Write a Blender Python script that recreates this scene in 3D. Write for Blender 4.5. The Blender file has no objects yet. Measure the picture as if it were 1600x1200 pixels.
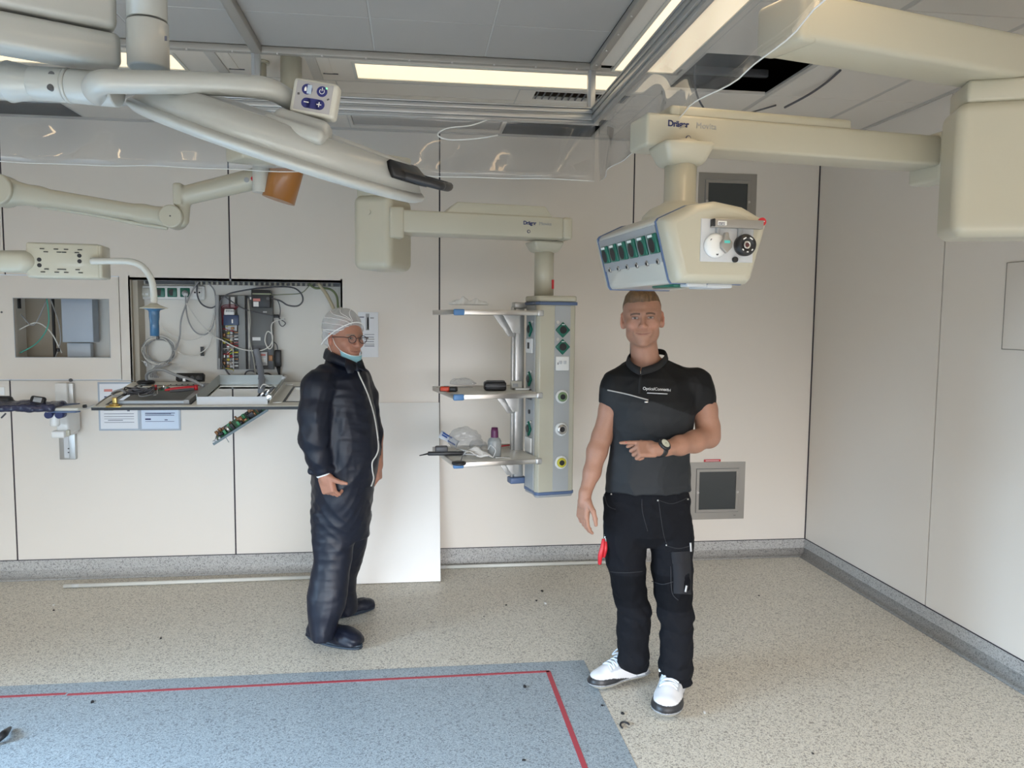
import bpy, bmesh, math, random
import numpy as np
from mathutils import Vector, Matrix, noise
from mathutils.bvhtree import BVHTree
random.seed(7)
PI = math.pi
scene = bpy.context.scene
col = scene.collection

# ---------------------------------------------------------------- camera
H = 1.70                                     # eye height of the phone
FPX, PITCH, YAW, ROLL = 1207.9, 0.08243, 0.12653, 0.00935
_F = Vector((math.sin(YAW)*math.cos(PITCH), math.cos(YAW)*math.cos(PITCH), -math.sin(PITCH)))
_R0 = Vector((math.cos(YAW), -math.sin(YAW), 0)); _U0 = _R0.cross(_F)
CR = math.cos(ROLL)*_R0 + math.sin(ROLL)*_U0
CU = -math.sin(ROLL)*_R0 + math.cos(ROLL)*_U0
cam = bpy.data.cameras.new('camera'); camo = bpy.data.objects.new('camera', cam); col.objects.link(camo)
cam.sensor_width = 36; cam.lens = FPX/1600*36; cam.clip_start = .05
M = Matrix((CR, CU, -_F)).transposed().to_4x4(); M.translation = (0, 0, H)
camo.matrix_world = M
scene.camera = camo

# surveying helpers: where a sight line meets a real plane of the room
def ray(u, v): return _F + CR*((u-800)/FPX) + CU*((600-v)/FPX)
def on(u, v, ax, val):
    d = ray(u, v); o = Vector((0, 0, H)); return o + d*((val-o[ax])/d[ax])
def PY(u, v, y): return on(u, v, 1, y)
def PZ(u, v, z=0.): return on(u, v, 2, z)
def PD(u, v, d): return Vector((0, 0, H)) + ray(u, v)*d

# ---------------------------------------------------------------- light
W, XR, ZC = 5.268, 2.857, 2.94               # back wall, right wall, ceiling
XL, YR = -3.7, -2.6                          # left wall, rear wall (behind the camera)
scene.view_settings.view_transform = 'Standard'; scene.view_settings.look = 'None'
scene.view_settings.gamma = 1.0; scene.view_settings.use_curve_mapping = False
scene.view_settings.exposure = -0.14
world = bpy.data.worlds.new('world'); scene.world = world; world.use_nodes = True
world.node_tree.nodes['Background'].inputs[0].default_value = (.66, .82, 1, 1)
world.node_tree.nodes['Background'].inputs[1].default_value = .7
def area(name, loc, rot, sx, sy, power, color):
    l = bpy.data.lights.new(name, 'AREA'); l.shape = 'RECTANGLE'; l.size = sx; l.size_y = sy
    l.energy = power; l.color = color
    o = bpy.data.objects.new(name, l); col.objects.link(o); o.location = loc; o.rotation_euler = rot
    return o
# assumed daylight: area lamps added at the two assumed, unseen window openings of the rear wall and the one in the left wall
ASSUMED_DAY = (.97, .97, 1.0)
for nm, loc, rot, sx, sy, pw, cl in (('assumed_daylight_rear_left', (-1.9, YR-.05, 1.30), (PI/2-.66, 0, 0), 2.4, 1.2, 205, (.70, .85, 1.0)), ('assumed_daylight_rear_right', (1.1, YR-.05, 1.30), (PI/2-.66, 0, 0), 2.4, 1.2, 172, (.95, .94, .97)), ('assumed_daylight_side', (XL-.05, 1.3, 1.3), (PI/2-.60, 0, -PI/2), 2.6, 1.1, 175, (.50, .74, 1.0))):
    area(nm, loc, rot, sx, sy, pw, cl).data.spread = math.radians(86)  # downward tilt and narrow spread keep the upper walls dim
# unseen warm lamps added round the air-flow field, to warm the upper walls
WARM = (1.0, .70, .40)
for lx, ly, sx_, sy_, pw_ in ((1.10, 1.9, .20, 1.5, 4), (1.10, -.05, .20, 1.8, 5), (-3.3, 1.9, .20, 2.6, 16), (-1.2, -1.55, 2.6, .20, 16)):
    area('unseen_warm_lamp', (lx, ly, ZC-.008), (0, 0, 0), sx_, sy_, pw_, WARM)
LAMPS = [(-.30, 1.12, 3.92, 4.19), (-2.55, -1.12, 3.93, 4.19), (.97, 1.30, 1.2, 3.865)]

# ---------------------------------------------------------------- materials
MATS = {}
def mat(name, c, r=.5, metal=0., bump=0., scale=40., spec=.5, emit=None, estr=1., alpha=1., trans=0., attr=False, coat=0., stretch=None, var=0., sub=0., ridged=False):
    if name in MATS: return MATS[name]
    m = bpy.data.materials.new(name); m.use_nodes = True; nt = m.node_tree; b = nt.nodes['Principled BSDF']
    b.inputs['Base Color'].default_value = (*c, 1); b.inputs['Roughness'].default_value = r
    b.inputs['Metallic'].default_value = metal; b.inputs['Specular IOR Level'].default_value = spec
    b.inputs['Coat Weight'].default_value = coat; b.inputs['Alpha'].default_value = alpha
    b.inputs['Transmission Weight'].default_value = trans
    if sub: b.inputs['Subsurface Weight'].default_value = sub; b.inputs['Subsurface Radius'].default_value = (.012, .005, .003); b.inputs['Subsurface Scale'].default_value = 1.
    if emit: b.inputs['Emission Color'].default_value = (*emit, 1); b.inputs['Emission Strength'].default_value = estr
    tc = nt.nodes.new('ShaderNodeTexCoord'); src = tc.outputs['Object']
    if stretch:
        mp = nt.nodes.new('ShaderNodeMapping'); mp.inputs['Scale'].default_value = stretch; nt.links.new(src, mp.inputs[0]); src = mp.outputs[0]
    n = nt.nodes.new('ShaderNodeTexNoise'); n.inputs['Scale'].default_value = scale; n.inputs['Detail'].default_value = 4; n.noise_type = 'RIDGED_MULTIFRACTAL' if ridged else 'FBM'; nt.links.new(src, n.inputs['Vector'])
    if bump:
        bp = nt.nodes.new('ShaderNodeBump'); bp.inputs['Strength'].default_value = bump; bp.inputs['Distance'].default_value = .01
        nt.links.new(n.outputs[0], bp.inputs['Height']); nt.links.new(bp.outputs[0], b.inputs['Normal'])
    base = None
    if attr:
        a = nt.nodes.new('ShaderNodeAttribute'); a.attribute_name = 'Col'; base = a.outputs['Color']; nt.links.new(base, b.inputs['Base Color'])
    if var:
        mx = nt.nodes.new('ShaderNodeMix'); mx.data_type = 'RGBA'; mx.blend_type = 'MULTIPLY'
        mx.inputs[0].default_value = 1
        rm = nt.nodes.new('ShaderNodeMapRange'); rm.inputs['To Min'].default_value = 1-var; rm.inputs['To Max'].default_value = 1+var
        nt.links.new(n.outputs[0], rm.inputs[0])
        if base is None: mx.inputs[6].default_value = (*c, 1)
        else: nt.links.new(base, mx.inputs[6])
        nt.links.new(rm.outputs[0], mx.inputs[7]); nt.links.new(mx.outputs[2], b.inputs['Base Color'])
    MATS[name] = m; return m

def floor_mat(name, base, dark, light, warm, coarse=1.0):
    m = bpy.data.materials.new(name); m.use_nodes = True; nt = m.node_tree; b = nt.nodes['Principled BSDF']
    N = nt.nodes.new; L = nt.links.new
    tc = N('ShaderNodeTexCoord'); ns = N('ShaderNodeTexNoise'); ns.inputs['Scale'].default_value = 60; L(tc.outputs['Object'], ns.inputs['Vector'])
    ad = N('ShaderNodeMixRGB'); ad.blend_type = 'ADD'; ad.inputs[0].default_value = .012; L(tc.outputs['Object'], ad.inputs[1]); L(ns.outputs['Color'], ad.inputs[2])
    cur = None
    big = N('ShaderNodeTexNoise'); big.inputs['Scale'].default_value = 1.3; big.inputs['Detail'].default_value = 3; L(tc.outputs['Object'], big.inputs['Vector'])
    mx = N('ShaderNodeMixRGB'); mx.inputs[1].default_value = (*base, 1); mx.inputs[2].default_value = (*warm, 1); L(big.outputs[0], mx.inputs[0]); cur = mx.outputs[0]
    for sc, th, c, gt in ((230*coarse, .80, light, True), (150*coarse, .86, dark, True), (95*coarse, .965, dark, True), (300*coarse, .80, dark, True)):
        v = N('ShaderNodeTexVoronoi'); v.inputs['Scale'].default_value = sc; L(ad.outputs[0], v.inputs['Vector'])
        s = N('ShaderNodeSeparateColor'); L(v.outputs['Color'], s.inputs[0])
        g = N('ShaderNodeMath'); g.operation = 'GREATER_THAN'; g.inputs[1].default_value = th; L(s.outputs[0], g.inputs[0])
        f = N('ShaderNodeMath'); f.operation = 'MULTIPLY'; f.inputs[1].default_value = .62; L(g.outputs[0], f.inputs[0])
        q = N('ShaderNodeMixRGB'); q.inputs[2].default_value = (*c, 1); L(cur, q.inputs[1]); L(f.outputs[0], q.inputs[0]); cur = q.outputs[0]
    L(cur, b.inputs['Base Color']); b.inputs['Roughness'].default_value = .42; b.inputs['Specular IOR Level'].default_value = .35
    MATS[name] = m; return m
m_floor = floor_mat('vinyl_beige', (.66, .615, .525), (.20, .175, .15), (.78, .75, .68), (.70, .65, .55), 1.25)
m_inlay = floor_mat('vinyl_blue', (.33, .395, .44), (.13, .15, .17), (.52, .58, .61), (.35, .405, .445), 1.25)
m_cove = floor_mat('vinyl_cove', (.43, .42, .40), (.17, .165, .16), (.56, .55, .53), (.46, .45, .43), 1.2)

m_wall = mat('wall_panel', (.75, .695, .625), .33, bump=.02, scale=6)
m_seam = mat('panel_joint', (.025, .02, .03), .6)
m_dark = mat('dark_void', (.012, .012, .012), .8)
m_ceil = mat('ceiling_tile', (.70, .65, .58), .8, bump=.05, scale=300)
m_ceilgrey = mat('airflow_panel', (.40, .375, .345), .75)
m_tbar = mat('ceiling_bar', (.50, .475, .435), .5)
m_alu = mat('aluminium', (.56, .56, .55), .34, .75, bump=.02, scale=20)
m_frame = mat('frame_trim', (.40, .37, .33), .45, .35)
m_cream = mat('cream_enamel', (.52, .49, .385), .34, coat=.3)
m_creamw = mat('white_enamel', (.58, .57, .51), .28, coat=.3)
m_lampw = mat('lamp_shell', (.42, .43, .41), .3, coat=.4)
m_grey = mat('grey_panel', (.36, .37, .38), .42)
m_lgrey = mat('light_grey_plastic', (.60, .61, .62), .4)
m_bluetrim = mat('blue_trim', (.10, .15, .27), .4)
m_bluecap = mat('blue_corner', (.10, .24, .48), .4)
m_green = mat('socket_green', (.005, .13, .085), .3)
m_black = mat('black_plastic', (.012, .012, .014), .42)
m_dgrey = mat('dark_grey', (.09, .09, .095), .45)
m_white = mat('white_plastic', (.84, .84, .82), .35)
m_steel = mat('steel', (.62, .60, .57), .28, .95)
m_steelg = mat('window_frame_steel', (.36, .34, .31), .4, .6)
m_glassdark = mat('dark_glass', (.06, .065, .065), .16, spec=.4)
m_brown = mat('amber_plastic', (.36, .135, .022), .32, coat=.3)
m_bluehandle = mat('blue_handle', (.02, .09, .18), .3, coat=.3)
m_red = mat('red_plastic', (.55, .02, .03), .4)
m_tape = mat('red_tape', (.42, .055, .075), .5)
m_board = mat('white_board', (.80, .79, .76), .45)
m_mdf = mat('board_core', (.45, .42, .38), .7)
m_pipe = mat('grey_pvc', (.62, .61, .56), .4)
m_niche = mat('niche_lining', (.80, .78, .73), .6)
m_chip = mat('chipboard_edge', (.42, .36, .28), .7)
m_paper = mat('paper', (.80, .82, .86), .7)
m_paperblue = mat('paper_blue', (.66, .76, .90), .5)
m_ink = mat('ink', (.12, .13, .18), .7)
m_inkred = mat('ink_red', (.65, .25, .22), .7)
m_cable_g = mat('cable_grey', (.33, .335, .34), .5)
m_cable_d = mat('cable_dark', (.10, .10, .11), .5)
m_cable_w = mat('cable_white', (.75, .74, .70), .5)
m_cable_t = mat('cable_green', (.08, .42, .33), .5)
m_pcb = mat('circuit_green', (.02, .18, .07), .4)
m_copper = mat('copper_brown', (.30, .15, .07), .4, .4)
m_yellow = mat('yellow_plastic', (.70, .62, .06), .4)
m_navy = mat('navy_film', (.03, .035, .075), .22, bump=.6, scale=30, stretch=(1, 3, 1))
m_wbag = mat('white_paper_crumple', (.80, .79, .76), .6, bump=.5, scale=60)
m_purple = mat('purple_cap', (.10, .015, .07), .35)
m_led = mat('green_led', (.1, .8, .2), .4, emit=(.2, 1, .35), estr=2.)
m_lampon = mat('lit_diffuser', (.9, .88, .8), .5, emit=(1.0, .80, .52), estr=1.08)
m_logo_b = mat('logo_blue', (.02, .03, .12), .5)
m_icon = mat('icon_navy', (.02, .025, .16), .4)
m_teal = mat('teal_print', (.10, .55, .50), .5)

def clear_mat(name, tint, refl, rough=.04, body=0., base=.03):
    """thin clear film: transparent with a gloss that grows toward grazing view"""
    m = bpy.data.materials.new(name); m.use_nodes = True; nt = m.node_tree; nt.nodes.clear()
    N = nt.nodes.new; L = nt.links.new
    o = N('ShaderNodeOutputMaterial'); t = N('ShaderNodeBsdfTransparent'); t.inputs[0].default_value = (*tint, 1)
    g = N('ShaderNodeBsdfGlossy'); g.inputs['Roughness'].default_value = rough
    lw = N('ShaderNodeLayerWeight'); lw.inputs[0].default_value = .5
    pw = N('ShaderNodeMath'); pw.operation = 'POWER'; pw.inputs[1].default_value = 3.5; L(lw.outputs['Facing'], pw.inputs[0])
    ma = N('ShaderNodeMath'); ma.operation = 'MULTIPLY_ADD'; ma.inputs[1].default_value = refl; ma.inputs[2].default_value = base; L(pw.outputs[0], ma.inputs[0])
    mx = N('ShaderNodeMixShader'); L(ma.outputs[0], mx.inputs[0]); L(t.outputs[0], mx.inputs[1]); L(g.outputs[0], mx.inputs[2])
    last = mx.outputs[0]
    if body:
        d = N('ShaderNodeBsdfDiffuse'); d.inputs[0].default_value = (.85, .85, .85, 1)
        m2 = N('ShaderNodeMixShader'); m2.inputs[0].default_value = body; L(last, m2.inputs[1]); L(d.outputs[0], m2.inputs[2]); last = m2.outputs[0]
    L(last, o.inputs[0]); MATS[name] = m; return m
m_curtain = clear_mat('clear_curtain', (.95, .953, .957), .42, .04, .03, .06)
m_clearbag = clear_mat('clear_bag', (.93, .94, .95), .5, .12, .16, .08)
m_lens = clear_mat('spectacle_lens', (.96, .97, .98), .2, .02)

# ---------------------------------------------------------------- mesh helpers
def link(name, me, material=None, parent=None):
    o = bpy.data.objects.new(name, me); col.objects.link(o)
    if material is not None and me is not None and hasattr(me, 'materials') and len(me.materials) == 0:
        for mm in (material if isinstance(material, (list, tuple)) else [material]): me.materials.append(mm)
    if parent is not None: o.parent = parent
    return o
def thing(name, label, cat, loc=(0, 0, 0), rz=0., group=None, rot=None):
    o = bpy.data.objects.new(name, None); col.objects.link(o); o.location = loc; o.empty_display_size = .1
    if rot is not None: o.rotation_mode = 'QUATERNION'; o.rotation_quaternion = rot.to_quaternion()
    else: o.rotation_euler = (0, 0, rz)
    o['label'] = label; o['category'] = cat
    if group: o['group'] = group
    return o
def tag(o, label, cat, group=None, kind=None):
    o['label'] = label; o['category'] = cat
    if group: o['group'] = group
    if kind: o['kind'] = kind
    return o
def struct(o): o['kind'] = 'structure'; return o
def lab(o, label): o['label'] = label; return o
def R3(x=0, y=0, z=0): return (Matrix.Rotation(z, 3, 'Z') @ Matrix.Rotation(y, 3, 'Y') @ Matrix.Rotation(x, 3, 'X'))
def basis(x, z):     # 3x3 with local X along x, local Z near z
    x = Vector(x).normalized(); z = Vector(z); y = z.cross(x).normalized(); z = x.cross(y)
    return Matrix((x, y, z)).transposed()

class MB:
    """collects shapes into one mesh"""
    def __init__(s, origin=(0, 0, 0), rot=None):
        s.bm = bmesh.new(); s.o = Vector(origin); s.r = rot
    def _add(s, bm, smooth=False, mi=0):
        me = bpy.data.meshes.new('t'); 
        for f in bm.faces: f.smooth = smooth; f.material_index = mi
        bm.to_mesh(me); bm.free(); s.bm.from_mesh(me); bpy.data.meshes.remove(me)
    def box(s, c, size, rot=None, bev=0., seg=2, mi=0, taper=None):
        bm = bmesh.new(); bmesh.ops.create_cube(bm, size=1)
        for v in bm.verts:
            v.co = Vector((v.co.x*size[0], v.co.y*size[1], v.co.z*size[2]))
            if taper and v.co.z < 0: v.co.x *= taper[0]; v.co.y *= taper[1]
        if bev:
            bmesh.ops.bevel(bm, geom=bm.edges[:], offset=min(bev, min(size)*.49), segments=seg, affect='EDGES', profile=.5)
        for v in bm.verts: v.co = (rot @ v.co if rot is not None else v.co) + Vector(c)
        s._add(bm, bool(bev) and seg > 1, mi); return s
    def span(s, a, b, bev=0., seg=2, mi=0):
        a = Vector(a); b = Vector(b); return s.box((a+b)/2, [abs(b[i]-a[i]) for i in range(3)], bev=bev, seg=seg, mi=mi)
    def cyl(s, a, b, r0, r1=None, n=20, mi=0, bev=0., smooth=True):
        a = Vector(a); b = Vector(b); r1 = r0 if r1 is None else r1; L = (b-a).length
        bm = bmesh.new(); bmesh.ops.create_cone(bm, cap_ends=True, segments=n, radius1=r0, radius2=r1, depth=L)
        if bev:
            ed = [e for e in bm.edges if len(e.link_faces) == 2 and any(len(f.verts) > 4 for f in e.link_faces)]
            bmesh.ops.bevel(bm, geom=ed, offset=bev, segments=3, affect='EDGES', profile=.5)
        q = Vector((0, 0, 1)).rotation_difference(b-a)
        for v in bm.verts: v.co = q @ v.co + (a+b)/2
        me_s = smooth
        for f in bm.faces: f.smooth = me_s and (len(f.verts) <= 4)
        me = bpy.data.meshes.new('t')
        for f in bm.faces: f.material_index = mi
        bm.to_mesh(me); bm.free(); s.bm.from_mesh(me); bpy.data.meshes.remove(me); return s
    def tube(s, pts, r, n=8, mi=0, smooth_path=True, closed=False, sub=6):
        P = [Vector(p) for p in pts]
        if smooth_path and len(P) > 2: P = catmull(P, sub)
        rs = r if isinstance(r, (list, tuple)) else None
        bm = bmesh.new(); rings = []; up = None
        for i, p in enumerate(P):
            t = (P[min(i+1, len(P)-1)]-P[max(i-1, 0)])
            if t.length < 1e-9: t = Vector((0, 0, 1))
            t.normalize()
            if up is None:
                up = Vector((0, 0, 1)) if abs(t.z) < .9 else Vector((1, 0, 0))
            a = t.cross(up)
            if a.length < 1e-5: a = t.cross(Vector((1, .1, 0)))
            a.normalize(); up = a.cross(t).normalized()
            rr = r if rs is None else np.interp(i/(len(P)-1), np.linspace(0, 1, len(rs)), rs)
            rings.append([bm.verts.new(p + (a*math.cos(2*PI*k/n)+up*math.sin(2*PI*k/n))*rr) for k in range(n)])
        for i in range(len(rings)-1):
            for k in range(n): bm.faces.new((rings[i][k], rings[i][(k+1) % n], rings[i+1][(k+1) % n], rings[i+1][k]))
        bm.faces.new(rings[0][::-1]); bm.faces.new(rings[-1])
        s._add(bm, True, mi); return s
    def lathe(s, prof, o=(0, 0, 0), axis=(0, 0, 1), n=28, mi=0, smooth=True):
        q = Vector((0, 0, 1)).rotation_difference(Vector(axis)); o = Vector(o)
        bm = bmesh.new(); rings = []
        for r, z in prof:
            if r < 1e-6: rings.append([bm.verts.new(q @ Vector((0, 0, z))+o)])
            else: rings.append([bm.verts.new(q @ Vector((r*math.cos(2*PI*k/n), r*math.sin(2*PI*k/n), z))+o) for k in range(n)])
        for A, B in zip(rings, rings[1:]):
            for k in range(n):
                if len(A) == 1 and len(B) == 1: continue
                if len(A) == 1: bm.faces.new((A[0], B[k], B[(k+1) % n]))
                elif len(B) == 1: bm.faces.new((A[k], A[(k+1) % n], B[0]))
                else: bm.faces.new((A[k], A[(k+1) % n], B[(k+1) % n], B[k]))
        if len(rings[0]) > 1: bm.faces.new(rings[0][::-1])
        if len(rings[-1]) > 1: bm.faces.new(rings[-1])
        bmesh.ops.recalc_face_normals(bm, faces=bm.faces[:])
        s._add(bm, smooth, mi); return s
    def prism(s, poly, o=(0, 0, 0), rot=None, depth=.01, bev=0., mi=0, smooth=False):
        """poly in local XY, extruded +-depth/2 along local Z"""
        bm = bmesh.new()
        vs = [bm.verts.new((x, y, -depth/2)) for x, y in poly]; f = bm.faces.new(vs)
        r = bmesh.ops.extrude_face_region(bm, geom=[f]); 
        for v in r['geom']:
            if isinstance(v, bmesh.types.BMVert): v.co.z += depth
        bmesh.ops.recalc_face_normals(bm, faces=bm.faces[:])
        if bev: bmesh.ops.bevel(bm, geom=bm.edges[:], offset=bev, segments=3, affect='EDGES', profile=.5, clamp_overlap=True)
        for v in bm.verts: v.co = (rot @ v.co if rot is not None else v.co) + Vector(o)
        s._add(bm, smooth or bool(bev), mi); return s
    def sheet(s, grid, thick=.002, mi=0):
        """grid[i][j] of points -> double sided sheet with thickness"""
        g = [[Vector(p) for p in row] for row in grid]; bm = bmesh.new(); nI, nJ = len(g), len(g[0])
        def nrm(i, j):
            a = g[min(i+1, nI-1)][j]-g[max(i-1, 0)][j]; b = g[i][min(j+1, nJ-1)]-g[i][max(j-1, 0)][:]if False else g[i][min(j+1, nJ-1)]-g[i][max(j-1, 0)]
            n = a.cross(b); return n.normalized() if n.length > 1e-9 else Vector((0, 0, 1))
        A = [[bm.verts.new(g[i][j]+nrm(i, j)*thick/2) for j in range(nJ)] for i in range(nI)]
        B = [[bm.verts.new(g[i][j]-nrm(i, j)*thick/2) for j in range(nJ)] for i in range(nI)]
        for i in range(nI-1):
            for j in range(nJ-1):
                bm.faces.new((A[i][j], A[i+1][j], A[i+1][j+1], A[i][j+1])); bm.faces.new((B[i][j], B[i][j+1], B[i+1][j+1], B[i+1][j]))
        for i in range(nI-1):
            for j in (0, nJ-1): bm.faces.new((A[i][j], A[i+1][j], B[i+1][j], B[i][j]) if j else (A[i][j], B[i][j], B[i+1][j], A[i+1][j]))
        for j in range(nJ-1):
            for i in (0, nI-1): bm.faces.new((A[i][j], A[i][j+1], B[i][j+1], B[i][j]) if not i else (A[i][j], B[i][j], B[i][j+1], A[i][j+1]))
        s._add(bm, True, mi); return s
    def build(s, name, material, parent=None, label=None):
        me = bpy.data.meshes.new(name)
        if s.r is not None:
            for v in s.bm.verts: v.co = s.r @ v.co
        if s.o.length: 
            for v in s.bm.verts: v.co += s.o
        s.bm.to_mesh(me); s.bm.free()
        o = link(name, me, material, parent)
        if label: o['label'] = label
        return o
def catmull(P, sub=6):
    out = []
    for i in range(len(P)-1):
        p0, p1, p2, p3 = P[max(i-1, 0)], P[i], P[i+1], P[min(i+2, len(P)-1)]
        for k in range(sub):
            t = k/sub
            out.append(.5*((2*p1)+(p2-p0)*t+(2*p0-5*p1+4*p2-p3)*t*t+(-p0+3*p1-3*p2+p3)*t**3))
    out.append(P[-1]); return out
def slab_holes(a, b, axis, holes, mi=0):
    """box a..b, thin along `axis` (0,1,2); holes = rects (u0,u1,v0,v1) in the two other axes"""
    ax = [i for i in range(3) if i != axis]; mb = MB()
    us = sorted({a[ax[0]], b[ax[0]]} | {x for h in holes for x in h[:2] if a[ax[0]] < x < b[ax[0]]})
    vs = sorted({a[ax[1]], b[ax[1]]} | {x for h in holes for x in h[2:] if a[ax[1]] < x < b[ax[1]]})
    bm = mb.bm; cache = {}
    def V(u, v, w):
        k = (round(u, 5), round(v, 5), w)
        if k not in cache:
            c = [0, 0, 0]; c[ax[0]] = u; c[ax[1]] = v; c[axis] = (a, b)[w][axis]; cache[k] = bm.verts.new(c)
        return cache[k]
    def solid(i, j):
        if not (0 <= i < len(us)-1 and 0 <= j < len(vs)-1): return False
        cu, cv = (us[i]+us[i+1])/2, (vs[j]+vs[j+1])/2
        return not any(h[0] < cu < h[1] and h[2] < cv < h[3] for h in holes)
    for i in range(len(us)-1):
        for j in range(len(vs)-1):
            if not solid(i, j): continue
            q = [(us[i], vs[j]), (us[i+1], vs[j]), (us[i+1], vs[j+1]), (us[i], vs[j+1])]
            bm.faces.new([V(*p, 0) for p in q]); bm.faces.new([V(*p, 1) for p in q[::-1]])
            for k, (di, dj) in enumerate(((0, -1), (1, 0), (0, 1), (-1, 0))):
                if not solid(i+di, j+dj):
                    p, r = q[k], q[(k+1) % 4]; bm.faces.new((V(*p, 0), V(*p, 1), V(*r, 1), V(*r, 0)))
    bmesh.ops.recalc_face_normals(bm, faces=bm.faces[:]); return mb
def text(name, body, size, material, parent, origin, xdir, ydir, depth=.0006, bold=0., align='LEFT', space=1., shear=0.):
    cu = bpy.data.curves.new(name, 'FONT'); cu.body = body; cu.size = size; cu.extrude = depth; cu.align_x = align
    cu.offset = bold; cu.space_character = space; cu.shear = shear
    o = bpy.data.objects.new(name, cu); col.objects.link(o)
    dg = bpy.context.evaluated_depsgraph_get(); me = bpy.data.meshes.new_from_object(o.evaluated_get(dg))
    bpy.data.objects.remove(o); x = Vector(xdir).normalized(); y = Vector(ydir).normalized(); z = x.cross(y)
    y = z.cross(x).normalized(); Mx = Matrix((x, y, z.normalized())).transposed()
    for v in me.vertices: v.co = Mx @ v.co + Vector(origin)
    me.materials.clear(); me.materials.append(material)
    return link(name, me, None, parent)
def conform(o, target_me, direction, off=.0015):
    """press a flat print onto the surface of a mesh along a direction (both in the same space)"""
    bvh = BVHTree.FromPolygons([v.co for v in target_me.vertices], [p.vertices for p in target_me.polygons])
    d = Vector(direction).normalized()
    for v in o.data.vertices:
        h = bvh.ray_cast(v.co - d*.5, d, 1.5)
        if h[0] is not None: v.co = h[0] - d*off
    return o

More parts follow.
